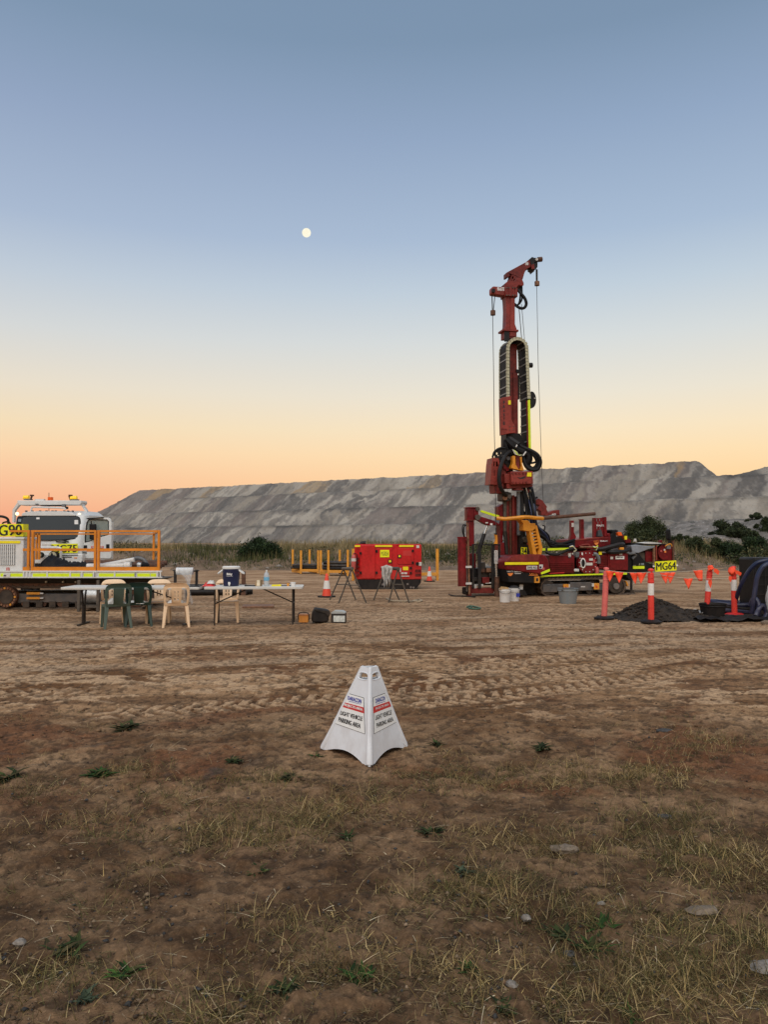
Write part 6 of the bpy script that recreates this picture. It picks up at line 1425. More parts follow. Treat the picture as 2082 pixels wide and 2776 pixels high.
    B('front_post', 'red', z4, 256, 1480, 292, 1612, 0.35, 0.55, None, .01); G('front_beam', 'red', z4, [(290, 1530), (500, 1525), (520, 1545), (510, 1580), (292, 1580)], 0.35, 0.6, (), None, .01); B('roller', 'black', z4, 220, 1520, 252, 1592, 0.3, 0.55, None, .03)
    # guard cage
    B('cage_bar', 'blackm', z4, 298, 1088, 580, 1100, 0.3, 0.34)
    for x in (300, 356, 492, 562): B('cage_bar', 'blackm', z4, x, 1096, x + (30 if x in (356, 492) else 16), 1530, 0.3, 0.34)
    B('breakout_table', 'grease', z4, 285, 1330, 600, 1500, 0.5, 1.2); B('red_motor', 'red', z4, 272, 1180, 335, 1330, 0.5, 0.8, None, .02); B('dark_motor', 'black', z4, 270, 1330, 352, 1480, 0.45, 0.9, None, .02)
    for x, y, w, h, m_ in ((380, 1270, 50, 70, 'grease'), (385, 1330, 40, 40, 'brown'), (440, 1330, 50, 40, 'rust'), (430, 1310, 70, 20, 'grey'), (400, 1420, 70, 60, 'red'), (470, 1380, 60, 50, 'grease'), (520, 1440, 70, 70, 'blackm'), (350, 1490, 60, 20, 'label'), (430, 1470, 60, 14, 'label'), (560, 1280, 50, 60, 'grease'), (590, 1240, 45, 80, 'blackm'), (300, 1420, 50, 40, 'blackm')):
        B('clamp_block', m_, z4, x, y, x + w, y + h, 0.36, 0.62, None, .012)
    B('sample_box', 'label', z4, 298, 1490, 340, 1530, 0.4, 0.6)
    g = B('gauge_board', 'label', z4, 520, 1150, 553, 1282, 0.22, 0.25); [B('gauge_mark', 'grey', z4, 524, 1178 + 14 * k, 549, 1181 + 14 * k, 0.214, 0.222, g) for k in range(7)]; D('gauge_dial', 'ink', z4, 536, 1165, 5, 0.21, 0.222, g)
    C('feed_rod', 'chrome', z4, 536, 1282, 540, 1415, 0.24, 0.04); C('drill_casing', 'brown', z4, 545, 1415, 545, 1640, 0.24, 0.075)
    # hook block on its cable
    C('hook_chain', 'grease', z4, 536, 925, 538, 990, 0.2, 0.018); hb = G('hook_block', 'yellow', z4, [(526, 990), (548, 990), (552, 1085), (522, 1085), (534, 1040)], 0.16, 0.24); B('hook_pin', 'blackm', z4, 528, 980, 548, 994, 0.15, 0.25, hb)
    # ---- the mast
    B('mast', 'mast', z4, 655, 610, 772, 1200, 0.72, 1.05, None, .01); B('mast_rail', 'mast', z4, 640, 620, 656, 1200, 0.68, 0.9); B('mast_rail', 'mast', z4, 700, 600, 722, 1195, 0.66, 0.74); B('mast_rail', 'brown', z4, 672, 610, 690, 1195, 0.69, 0.74)
    C('feed_cylinder', 'trestle', z4, 624, 660, 624, 1010, 0.7, 0.055); C('feed_cylinder', 'grease', z4, 610, 660, 606, 1000, 0.75, 0.03); C('guide_pipe', 'grey', z4, 760, 560, 763, 1000, 0.55, 0.06); C('guide_pipe', 'blackm', z4, 797, 560, 800, 1080, 0.6, 0.09)
    G('mast_wing', 'red', z4, [(560, 712), (602, 686), (604, 900), (600, 1100), (585, 1100), (575, 905), (562, 830)], 0.7, 1.0); G('mast_foot', 'red', z4, [(585, 1080), (660, 1060), (665, 1300), (590, 1290)], 0.6, 1.1); T('drag_chain', 'grease', z4, [(625, 960, .6), (632, 1050, .6), (640, 1150, .6), (650, 1240, .6)], 0.06)
    G('mast_pad', 'grease', z4, [(770, 1000), (860, 1000), (880, 1200), (770, 1200)], 0.55, 1.0); G('winch_drum', 'trestle', z4, [(805, 1030), (830, 1010), (860, 1040), (855, 1080), (815, 1070)], 0.4, 0.6, (), None, .02); D('pink_knob', 'extred', z4, 872, 1085, 16, 0.35, 0.45)
    # mast middle and top
    B('mast_middle', 'mast', z6, 490, 190, 600, 2150, 0.72, 1.05, None, .01); B('mast_channel', 'mast', z6, 540, 640, 610, 1900, 0.68, 0.75); B('mast_shadow_rail', 'blackm', z6, 606, 680, 632, 1060, 0.75, 0.9); B('mast_clamp', 'blackm', z6, 585, 590, 640, 640, 0.66, 0.8)
    TX('FRASTE', 'mast2', z6, 535, 300, 565, 520, 0.70, .03)
    G('mast_base', 'blackm', z6, [(420, 1600), (640, 1600), (760, 1850), (780, 1950), (640, 2100), (420, 2100)], 0.6, 1.0)
    G('mast_upper', 'mast', z5, [(490, 850), (668, 850), (668, 1370), (700, 1460), (700, 1640), (470, 1640), (470, 1490), (500, 1400), (508, 1100), (500, 930)], 0.74, 1.03, (), None, .008); G('upper_face', 'mast2', z5, [(590, 880), (655, 880), (660, 1390), (690, 1460), (690, 1600), (575, 1600), (580, 1400)], 0.72, 0.76)
    B('mast_flange', 'mast', z5, 445, 1468, 735, 1500, 0.68, 1.08); B('mast_cap', 'blackm', z5, 472, 1510, 560, 1700, 0.715, 0.74)
    B('mast_neck', 'mast', z5, 486, 680, 720, 852, 0.68, 1.08, None, .015)
    for x in (515, 560, 632, 680):
        for y in (690, 828): D('neck_bolt', 'trestle', z5, x, y, 12, 0.64, 0.69)
        B('neck_rib', 'mast', z5, x - 6, 700, x + 6, 820, 0.655, 0.69)
    G('winch_arm', 'mast2', z5, [(232, 700), (250, 668), (275, 662), (490, 682), (490, 845), (300, 815), (250, 808), (232, 785)], 0.75, 0.98, (), None, .02); TX('FRASTE', 'paper', z5, 335, 685, 466, 750, 0.75, .05); D('arm_sheave', 'blackm', z5, 268, 740, 34, 0.70, 0.75)
    G('swivel_base', 'mast', z5, [(484, 605), (560, 550), (660, 560), (690, 512), (800, 520), (835, 600), (835, 645), (790, 655), (740, 640), (700, 690), (490, 680)], 0.68, 1.08, (), None, .015)
    G('jib', 'mast', z5, [(510, 405), (720, 292), (950, 168), (992, 170), (985, 292), (880, 345), (845, 420), (815, 530), (690, 530), (640, 560), (570, 555), (600, 450), (540, 492), (512, 492)], 0.75, 1.0, [[(612, 495), (640, 470), (648, 515), (618, 522)]], None, .012)
    TX('150', 'paper', z5, 862, 215, 918, 268, 0.75, .05)
    jh = G('jib_head', 'blackm', z5, [(945, 150), (990, 112), (1030, 128), (1090, 130), (1095, 190), (1092, 300), (1060, 345), (1035, 350), (1030, 385), (1015, 350), (980, 330), (970, 240)], 0.72, 1.02, [[(1038, 210), (1060, 205), (1062, 232), (1040, 235)]], None, .01); G('jib_cheek', 'mast', z5, [(975, 260), (1030, 240), (1035, 340), (980, 338)], 0.69, 0.72, (), jh); D('sheave_cap', 'label', z5, 1080, 158, 22, 0.68, 0.72, jh)
    C('jib_shaft', 'brown', z5, 1100, 165, 1168, 158, 0.85, 0.075)
    # cables and weights
    C('winch_cable', 'grease', z5, 1075, 350, 1077, 580, 0.85, 0.03); C('cable_weight', 'rust', z5, 1080, 575, 1082, 652, 0.85, 0.075); MB().tube(f.path(z5, [(1076, 650, .85), (1105, 2200, .85)]) + f.path(z6, [(985, 2150, .85)]) + f.path(z4, [(992, 330, .85), (1030, 1080, .8)]), 0.008, 5).build('winch_cable', M['grease'], r)
    C('winch_cable', 'grease', z5, 236, 800, 246, 1130, 0.85, 0.016); C('winch_cable', 'grease', z5, 295, 815, 262, 1130, 0.85, 0.012); C('cable_weight', 'brown', z5, 254, 1120, 254, 1205, 0.8, 0.075)
    MB().tube(f.path(z5, [(250, 1200, .8), (266, 2210, .8)]) + f.path(z4, [(519, 0, .7), (522, 120, .6), (536, 930, .2)]), 0.010, 5).build('hoist_cable', M['grease'], r)
    C('thin_cable', 'grease', z5, 742, 1060, 792, 1640, 1.0, 0.011); C('thin_cable', 'grey', z5, 790, 1000, 846, 1660, 1.0, 0.009)
    T('top_hose', 'black', z5, [(700, 700, .8), (770, 790, .7), (850, 890, .68), (880, 990, .68), (850, 1060, .7), (790, 1078, .72), (720, 1050, .76), (660, 1000, .85)], 0.045); T('top_hose', 'black', z5, [(760, 650, .8), (768, 800, .75), (760, 920, .75), (735, 1000, .8), (700, 1020, .9)], 0.030); T('top_hose', 'black', z5, [(795, 650, .8), (800, 830, .74), (798, 910, .74), (760, 980, .76), (725, 1010, .8)], 0.026)
    # energy chain looping over the mast
    y0, y1 = 0.40, 1.00
    def loop(off):
        P = [(458 - off, 1015), (452 - off, 700), (450 - off, 400), (452 - off, 260)]; cx, cy, rr = 603, 252, 150 + off
        P = [(455 - off, 1040), (451 - off, 640), (453 - off, 252)] + [(cx - rr * math.cos(a), cy - rr * math.sin(a) * 1.0) for a in [math.pi * i / 16 for i in range(1, 16)]] + [(753 + off, 252), (772 + off, 700), (790 + off, 1075), (795 + off, 1800)]
        return P
    pts = [f.p(z6, x, y, y0) for x, y in loop(0)]; 
    # resample evenly
    D_ = [0]
    for a, b in zip(pts[:-1], pts[1:]): D_.append(D_[-1] + (b - a).length)
    def at(s):
        for i in range(len(pts) - 1):
            if s <= D_[i + 1]: return pts[i].lerp(pts[i + 1], (s - D_[i]) / (D_[i + 1] - D_[i])), (pts[i + 1] - pts[i]).normalized()
        return pts[-1], (pts[-1] - pts[-2]).normalized()
    ch = MB(); band = MB(); N = 120; tot = D_[-1]; hw = 0.047; dark = 0.030
    ring = []
    for i in range(N + 1):
        p, d = at(tot * i / N); nr = Vector((-d.z, 0, d.x)); ring.append((p, nr, d))
    vs, fs = [], []
    for p, nr, d in ring: vs += [p + nr * dark + Vector((0, .03, 0)), p + nr * dark + Vector((0, y1 - y0 - .03, 0)), p - nr * dark + Vector((0, y1 - y0 - .03, 0)), p - nr * dark + Vector((0, .03, 0))]
    for i in range(N):
        for k in range(4): fs.append((i * 4 + k, i * 4 + (k + 1) % 4, i * 4 + 4 + (k + 1) % 4, i * 4 + 4 + k))
    fs += [(0, 1, 2, 3), (4 * N + 3, 4 * N + 2, 4 * N + 1, 4 * N)]
    chain = ch.add(vs, fs).build('energy_chain', M['black'], r, 30)
    nl = int(tot / 0.098); s_end = D_[-2] if True else tot
    link = MB().box(-0.044, 0.044, 0.0, 0.035, -hw, hw).mesh('chain_link', M['cream']); bar_ = MB().box(-0.018, 0.018, 0.02, y1 - y0 - .02, -0.040, 0.040).mesh('chain_bar', M['cbar'])
    for i in range(nl):
        s = (i + .5) * tot / nl; p, d = at(s); nr = Vector((-d.z, 0, d.x)); mt = Matrix(((d.x, 0, nr.x, p.x), (0, 1, 0, p.y), (d.z, 0, nr.z, p.z), (0, 0, 0, 1)))
        if s < s_end: 
            inst(link, 'chain_link', chain, mt); inst(link, 'chain_link', chain, mt @ Matrix.Translation((0, y1 - y0 - .035, 0)))
        if i % 5 in (1, 3) and (i % 10) not in (9,): inst(bar_, 'chain_bar', chain, mt)
    G('lime_channel', 'lime', z6, [(766, 1075), (802, 1070), (818, 1850), (796, 1865), (782, 1850)], 0.36, 0.42); G('channel_side', 'mast', z6, [(752, 1080), (766, 1075), (784, 1850), (768, 1850)], 0.37, 0.44)
    G('chain_cover', 'mast2', z6, [(330, 1050), (360, 1035), (498, 1008), (505, 1380), (560, 1470), (578, 1590), (480, 1600), (345, 1630)], 0.36, 0.5, (), None, .012)
    x_ = [(375, 1085 + 66 * k) for k in range(6)]
    for (x, y), c in zip(x_, 'FRASTE'): TX(c, 'ink', z6, x, y, x + 28, y + 50, 0.36, .04)
    B('cover_label', 'ytape', z6, 458, 1080, 496, 1145, 0.34, 0.36); B('cover_band', 'mast', z6, 348, 1525, 435, 1545, 0.35, 0.36)
    for x, y in ((480, 1490), (545, 1490), (482, 1545), (540, 1540)): D('cover_bolt', 'trestle', z6, x, y, 7, 0.345, .36)
    D('brake_disc', 'blackm', z6, 830, 1068, 68, 0.6, 0.75, None, 122); D('disc_bolt', 'label', z6, 876, 1045, 9, 0.57, 0.6); C('stub', 'blackm', z6, 780, 525, 832, 525, 0.6, 0.075)
    # ---- rotation head
    G('motor_guard', 'mast2', z4, [(478, 490), (490, 300), (500, 225), (560, 228), (580, 300), (560, 400), (560, 495)], 0.3, 0.75, [[(512, 262), (525, 262), (520, 312), (506, 312)], [(534, 262), (548, 262), (562, 310), (536, 312)], [(516, 352), (523, 352), (523, 404), (517, 404)]], None, .01)
    hl = [[(x - 8, y - 10), (x + 8, y - 10), (x + 8, y + 10), (x - 8, y + 10)] for x, y in ((520, 215), (545, 182), (528, 238), (558, 208), (590, 178), (600, 205))]
    G('perforated_dome', 'blackm', z4, [(496, 240), (498, 205), (525, 165), (580, 128), (620, 125), (640, 150), (640, 230), (580, 245)], 0.35, 0.38, [h for h in hl]); T('dome_rim', 'black', z4, [(500, 220, .34), (520, 165, .34), (570, 130, .34), (625, 128, .34)], 0.03)
    G('motor_block', 'mast', z4, [(512, 495), (615, 480), (612, 580), (520, 578)], 0.4, 0.8, (), None, .012); B('motor_side', 'mast', z4, 565, 250, 640, 480, 0.45, 0.9, None, .02); B('motor_cluster', 'grease', z4, 600, 190, 710, 370, 0.5, 1.0, None, .03)
    for k, (x, y) in enumerate(((610, 240), (640, 270), (625, 320), (660, 230), (650, 340))): D('hose_fitting', ('grease', 'black', 'red', 'grey', 'red')[k], z4, x, y, 18, 0.40, 0.5)
    G('head_box', 'mast2', z4, [(686, 362), (905, 358), (908, 486), (690, 492)], 0.15, 0.75, (), None, .015); B('head_side_box', 'mast2', z4, 622, 385, 684, 480, 0.28, 0.8, None, .012); G('head_lower', 'mast', z4, [(640, 480), (905, 490), (900, 510), (860, 520), (690, 530), (645, 530)], 0.3, 0.75)
    for x in (705, 740, 775, 810, 840):
        D('head_bolt', 'mast', z4, x, 378, 9, 0.12, 0.16); D('head_bolt', 'mast', z4, x, 470, 9, 0.12, 0.16)
    G('head_emblem', 'ink', z4, [(742, 415), (780, 425), (825, 408), (832, 420), (800, 436), (770, 434)], 0.144, 0.16); pl = B('head_label', 'ytape', z4, 846, 372, 890, 412, 0.13, 0.15)
    C('spindle', 'mast', z4, 750, 490, 750, 550, 0.45, 0.12); C('spindle_flange', 'mast', z4, 750, 535, 750, 552, 0.45, 0.17); G('pipe_handler', 'grease', z4, [(595, 580), (640, 560), (690, 575), (690, 640), (660, 660), (600, 655)], 0.5, 0.9, (), None, .02); D('brass_coupling', 'rust', z4, 628, 626, 22, 0.44, 0.5); D('brass_coupling', 'trestle', z4, 670, 612, 20, 0.46, 0.5)
    G('yoke', 'yellow', z4, [(706, 205), (730, 205), (732, 290), (772, 350), (690, 330), (690, 310), (706, 280)], 0.2, 0.4, (), None, .01); G('yoke', 'yellow', z4, [(775, 215), (796, 215), (798, 290), (818, 355), (775, 352), (790, 300)], 0.2, 0.4, (), None, .01); B('yoke_pin', 'mast', z4, 736, 200, 770, 330, 0.25, 0.38)
    # big hoses
    T('head_hose', 'black', z4, [(650, 60, .5), (720, 70, .4), (800, 120, .3), (880, 155, .2), (950, 200, .15), (978, 270, .15), (950, 335, .18), (890, 345, .2), (840, 310, .25), (815, 250, .3), (810, 210, .35)], 0.062); T('head_hose', 'black', z4, [(660, 70, .5), (740, 110, .4), (820, 150, .3), (890, 180, .2), (935, 230, .17), (945, 290, .2), (905, 330, .25), (860, 300, .3), (840, 250, .35)], 0.05); T('head_hose', 'black', z4, [(640, 40, .45), (700, 100, .35), (770, 150, .3), (850, 190, .25), (860, 240, .25), (830, 290, .3)], 0.085); T('head_hose', 'black', z4, [(650, 30, .5), (720, 90, .4), (800, 140, .36), (870, 200, .3), (880, 250, .3), (850, 310, .3)], 0.06)
    T('head_hose', 'blackm', z4, [(690, 160, .4), (640, 190, .3), (600, 260, .2), (575, 340, .15), (565, 430, .15), (580, 520, .2), (610, 570, .3), (640, 600, .4)], 0.058); T('head_hose', 'blackm', z4, [(660, 30, .5), (700, 60, .4), (760, 100, .3)], 0.10); T('head_hose', 'black', z4, [(640, 50, .5), (635, 110, .5), (660, 160, .5), (700, 200, .4)], .09)
    T('loop_tail', 'black', z4, [(885, 278, .2), (920, 272, .2), (945, 255, .2), (945, 232, .2)], 0.03); T('hose_clip', 'label', z4, [(735, 118, .18), (745, 98, .2)], .02, None, 1); T('hose_clip', 'label', z4, [(805, 205, .1), (835, 165, .12)], .02, None, 1)
    for k in range(4): T('thin_wire', ('cream', 'label', 'lime', 'cream')[k], z4, [(700 + 8 * k, 140 + 5 * k, .2), (715 + 10 * k, 170, .18), (730 + 12 * k, 190 + 4 * k, .16), (790, 205 - 4 * k, .2)], 0.012)
    rh = random.Random(3)
    for k in range(11):
        x = 808 + 10 * k; a = lambda q: rh.uniform(-q, q)
        T('drop_hose', ('black', 'black', 'blackm', 'black', 'bhose')[k % 5], z4, [(x - 20, 500, .6 + a(.1)), (x + 8 + a(6), 600, .5 + a(.12)), (x + 30 + a(9), 760, .45 + a(.12)), (x + 48 + a(10), 900, .42 + a(.1)), (985 + 7 * k + a(10), 1010 + a(14), .4 + a(.1)), (1075 + a(8), 1055 + 6 * k + a(8), .35 + a(.1)), (1180 + a(10), 1080 + 4 * k + a(14), .3 + a(.1)), (1320, 1045 + 8 * k, .35)], 0.026 + .012 * (k % 3 == 0))
    for k in range(3): C('pale_rod', 'chrome' if k != 1 else 'mast', z4, 832 + 22 * k, 525 + 10 * k, 880 + 18 * k, 690 + 20 * k, 0.52, 0.022)
    B('white_label', 'label', z4, 818, 660, 834, 760, 0.5, 0.53)
    T('arm_hose', 'black', z4, [(1000, 900, .4), (1022, 910, .38), (1018, 945, .38), (1000, 960, .4)], 0.02)
    # ---- guard rail, amber arm, rod handler
    MB().tube(smooth(f.path(z4, [(542, 828, -0.15), (620, 836, -0.22), (700, 830, -0.28), (830, 818, -0.3), (920, 826, -0.28), (1004, 832, -0.2)]), 5), 0.055, 8).build('guard_rail', M['yellow'], r)
    G('rail_bracket', 'yellow', z4, [(640, 835), (800, 838), (800, 850), (650, 846)], -0.2, 0.1)
    C('swing_bar', 'brown', z4, 1002, 830, 1526, 784, -0.15, 0.05)
    G('amber_arm_head', 'yellow', z4, [(780, 848), (855, 850), (880, 880), (930, 880), (935, 930), (905, 955), (850, 960), (808, 950), (808, 885)], -0.1, 0.2, (), None, .01)
    G('amber_arm', 'yellow', z4, [(865, 955), (885, 955), (945, 1190), (908, 1188)], -0.08, 0.15); G('amber_arm', 'yellow', z4, [(925, 900), (945, 900), (1000, 1120), (990, 1190), (955, 1190), (968, 1125)], -0.08, 0.15); 
    for k in range(6): 
        t = k / 6; G('arm_rung', 'yellow', z4, [(878 + 60 * t, 960 + 190 * t), (940 + 44 * t, 955 + 180 * t), (943 + 44 * t, 968 + 180 * t), (882 + 60 * t, 978 + 190 * t)], -0.06, 0.1)
    G('handler_arm', 'mast', z4, [(935, 648), (962, 630), (1000, 650), (1048, 715), (1040, 735), (1060, 775), (1110, 750), (1170, 745), (1175, 800), (1120, 785), (1050, 805), (990, 800), (985, 760), (955, 740), (970, 700), (940, 690)], 0.6, 0.85, (), None, .012); TX('ACS', 'paper', z4, 1092, 782, 1134, 798, 0.6, .03); D('handler_knob', 'blackm', z4, 944, 622, 10, 0.6, .7)
    return r
drill_rig()

# ------------------------------------------------------------------ tracked tray carrier
def carrier():
    f = Fr(220, 17.6, 0.0); r = thing('tracked_carrier', 'white tracked carrier with orange railed tray, lime side panels and MG90 plate', 'crawler carrier', f)
    def B(n, m_, zf, x0, y0, x1, y1, a, b, par=None, bev=0.0): return f.box(MB(), zf, x0, y0, x1, y1, a, b).build(n, M[m_], par or r, 30, bev)
    W = 2.1
    x0_, x1_, za_, zb_ = f.rect(z1, -420, 822, 1440, 884, 0.0); xk = f.p(z1, 1392, 850, W).x; tb = MB().add([(x0_, 0, za_), (x1_, 0, za_), (xk, W, za_), (x0_, W, za_), (x0_, 0, zb_), (x1_, 0, zb_), (xk, W, zb_), (x0_, W, zb_)], [(3, 2, 1, 0), (4, 5, 6, 7), (0, 1, 5, 4), (1, 2, 6, 5), (2, 3, 7, 6), (3, 0, 4, 7)]).build('tray', M['white'], r, 30, .008); B('tray_lip', 'white', z1, -420, 820, 1452, 832, -0.02, 0.05); B('tray_lip', 'white', z1, -420, 874, 1452, 886, -0.02, 0.05)
    for a, b in ((-300, -60), (0, 30), (90, 200), (290, 415), (425, 622), (632, 715), (748, 828), (885, 1022), (1032, 1205), (1232, 1345), (1352, 1405)): B('side_panel', 'lime', z1, a, 845, b, 874, -0.016, 0.01)
    for x in (207, 236, 264, 420, 627, 731, 838, 855, 1027, 1214, 1410, 1436): B('side_strake', 'white', z1, x - 7, 824, x + 7, 884, -0.024, 0.01)
    for x in (850, 1212, 1428): B('strake_gap', 'blackm', z1, x - 3, 834, x + 3, 876, -0.027, -0.02)
    B('side_badge', 'label', z1, 24, 850, 86, 880, -0.03, -0.01); B('side_badge', 'ink', z1, 28, 860, 50, 870, -0.034, -0.028)
    # railing
    def post(x, m_='orange', y0=462, y1=830, yl=0.04, w=20): return B('rail_post', m_, z1, x - w / 2, y0, x + w / 2, y1, yl, yl + .06)
    for x in (248, 285, 850, 880, 1423): post(x)
    for a, b in ((80, 262), (275, 858), (870, 1432)):
        B('rail', 'orange', z1, a, 455, b, 473, 0.045, 0.095); B('rail', 'orange', z1, a if a > 100 else 200, 620, b, 642, 0.045, 0.095); B('kick_plate', 'orange', z1, a if a > 100 else 200, 786, b, 826, 0.045, 0.07)
    for a, b in ((300, 850), (870, 1385)): B('rail', 'orange', z1, a, 484, b, 496, W - .1, W - .05)
    for x in (318, 345, 1377): post(x, 'orange', 486, 720, W - .1, 16)
    for ya, yb in ((463, 489), (631, 640)):
        MB().bar(f.p(z1, 1424, ya, .07), f.p(z1, 1378, yb, W - .07), .045, .045).build('rail', M['orange'], r)
    # engine box
    eb = B('engine_box', 'white', z1, -330, 528, 205, 826, 0.10, 0.72, None, .02); B('box_roof', 'white', z1, -330, 518, 212, 540, 0.08, 0.74, None, .012)
    B('yellow_strip', 'ytape', z1, -100, 552, 176, 574, 0.085, 0.1); B('fire_sticker', 'extred', z1, 52, 792, 80, 832, 0.09, 0.1); B('sticker_stripe', 'paper', z1, 64, 796, 68, 826, 0.084, .092)
    g0 = B('grille', 'black', z1, -40, 584, 130, 768, 0.09, 0.1)
    for i in range(9): B('grille_slat', 'white', z1, -38 + i * 19, 584, -30 + i * 19, 768, 0.078, 0.09, g0)
    for i in range(16): B('grille_bar', 'white', z1, -40, 586 + i * 12, 130, 590 + i * 12, 0.082, 0.09, g0)
    for i in range(7): B('side_vent', 'grey', z1, 200, 560 + i * 38, 208, 575 + i * 38, 0.2, 0.65)
    sb = B('sign_box', 'lemon', z1, -160, 400, 205, 512, 0.12, 0.38)
    q = [f.p(z1, *c, 0.12) for c in ((-110, 412), (192, 404), (192, 500), (-110, 510))]; text('lettering', 'MG90', M['ink'], sb, *q, 0.006, 0.0, 0.012)
    MB().tube(smooth(f.path(z1, [(-60, 400, .6), (-40, 340, .6), (10, 332, .6), (60, 350, .6), (72, 385, .6), (72, 402, .6)]), 5), 0.03, 8).build('exhaust_loop', M['black'], r); MB().tube(smooth(f.path(z1, [(20, 402, .5), (25, 388, .5), (70, 380, .5), (90, 400, .5)]), 4), 0.02, 6).build('hose', M['black'], r)
    # tracks and frame
    zt0 = f.p(z1, 300, 965, 0.35).z; xl = f.p(z1, -420, 1000, .35).x; xr = f.p(z1, 1330, 1000, .35).x
    belt_m = mat('dusty_black_track', (0.032, 0.026, 0.021), .75, var=.3, dust=.5)
    crawler(r, xl, xr, 0.0, zt0, 0.35, 0.75, belt_m, M['slate'], M['brown'], pitch=.15); crawler(r, xl, xr, 0.0, zt0, 1.4, 1.8, belt_m, M['slate'], M['brown'], pitch=.15)
    B('chassis', 'blackm', z1, -400, 886, 1340, 970, 0.5, 1.7); B('chassis_rail', 'brown', z1, -400, 935, 930, 965, 0.36, 0.5); B('tray_support', 'trestle', z1, 1000, 888, 1335, 1250, 0.75, 1.1); 
    bs = MB(); s_ = f.p(z1, 1335, 890, .5); bs.prism([(s_.x, s_.z), (s_.x + .32, s_.z), (s_.x, s_.z - .12)], .4, 1.6); bs.build('tray_bracket', M['blackm'], r)
    B('cross_member', 'grey', z1, 480, 985, 680, 993, 0.3, .34)
    for x in (690, 945, 1135): 
        p = f.p(zw, x, 705, .48); MB().disc((p.x, p.z), 0.022, .44, .5).build('bolt', M['label'], r)
    c = f.p(z1, 55, 1055, 0.28); sp = MB().disc((c.x, c.z), 0.245, 0.27, 0.42, 28).build('drive_sprocket', M['brown'], r)
    for i in range(18):
        a = 2 * math.pi * i / 18; MB().disc((c.x + .205 * math.cos(a), c.z + .205 * math.sin(a)), .026, .245, .275, 8).build('sprocket_bolt', M['rack'] if i % 5 == 0 else M['rust'], sp)
    MB().disc((c.x, c.z), .16, .25, .28, 22).build('sprocket_hub', M['grease'], sp)
    for y0, y1 in ((1014, 1034), (1058, 1076)):
        t = B('grease_guard', 'yellow', z1, 234, y0, 352, y1, .30, .36); B('guard_tip', 'label', z1, 352, y0 + 4, 384, y1 - 4, .31, .35, t)
    for i in range(6): B('roller_guard', 'grease', z1, 200 + i * 118, 1098, 258 + i * 118, 1150, .33, .38)
    return r
carrier()
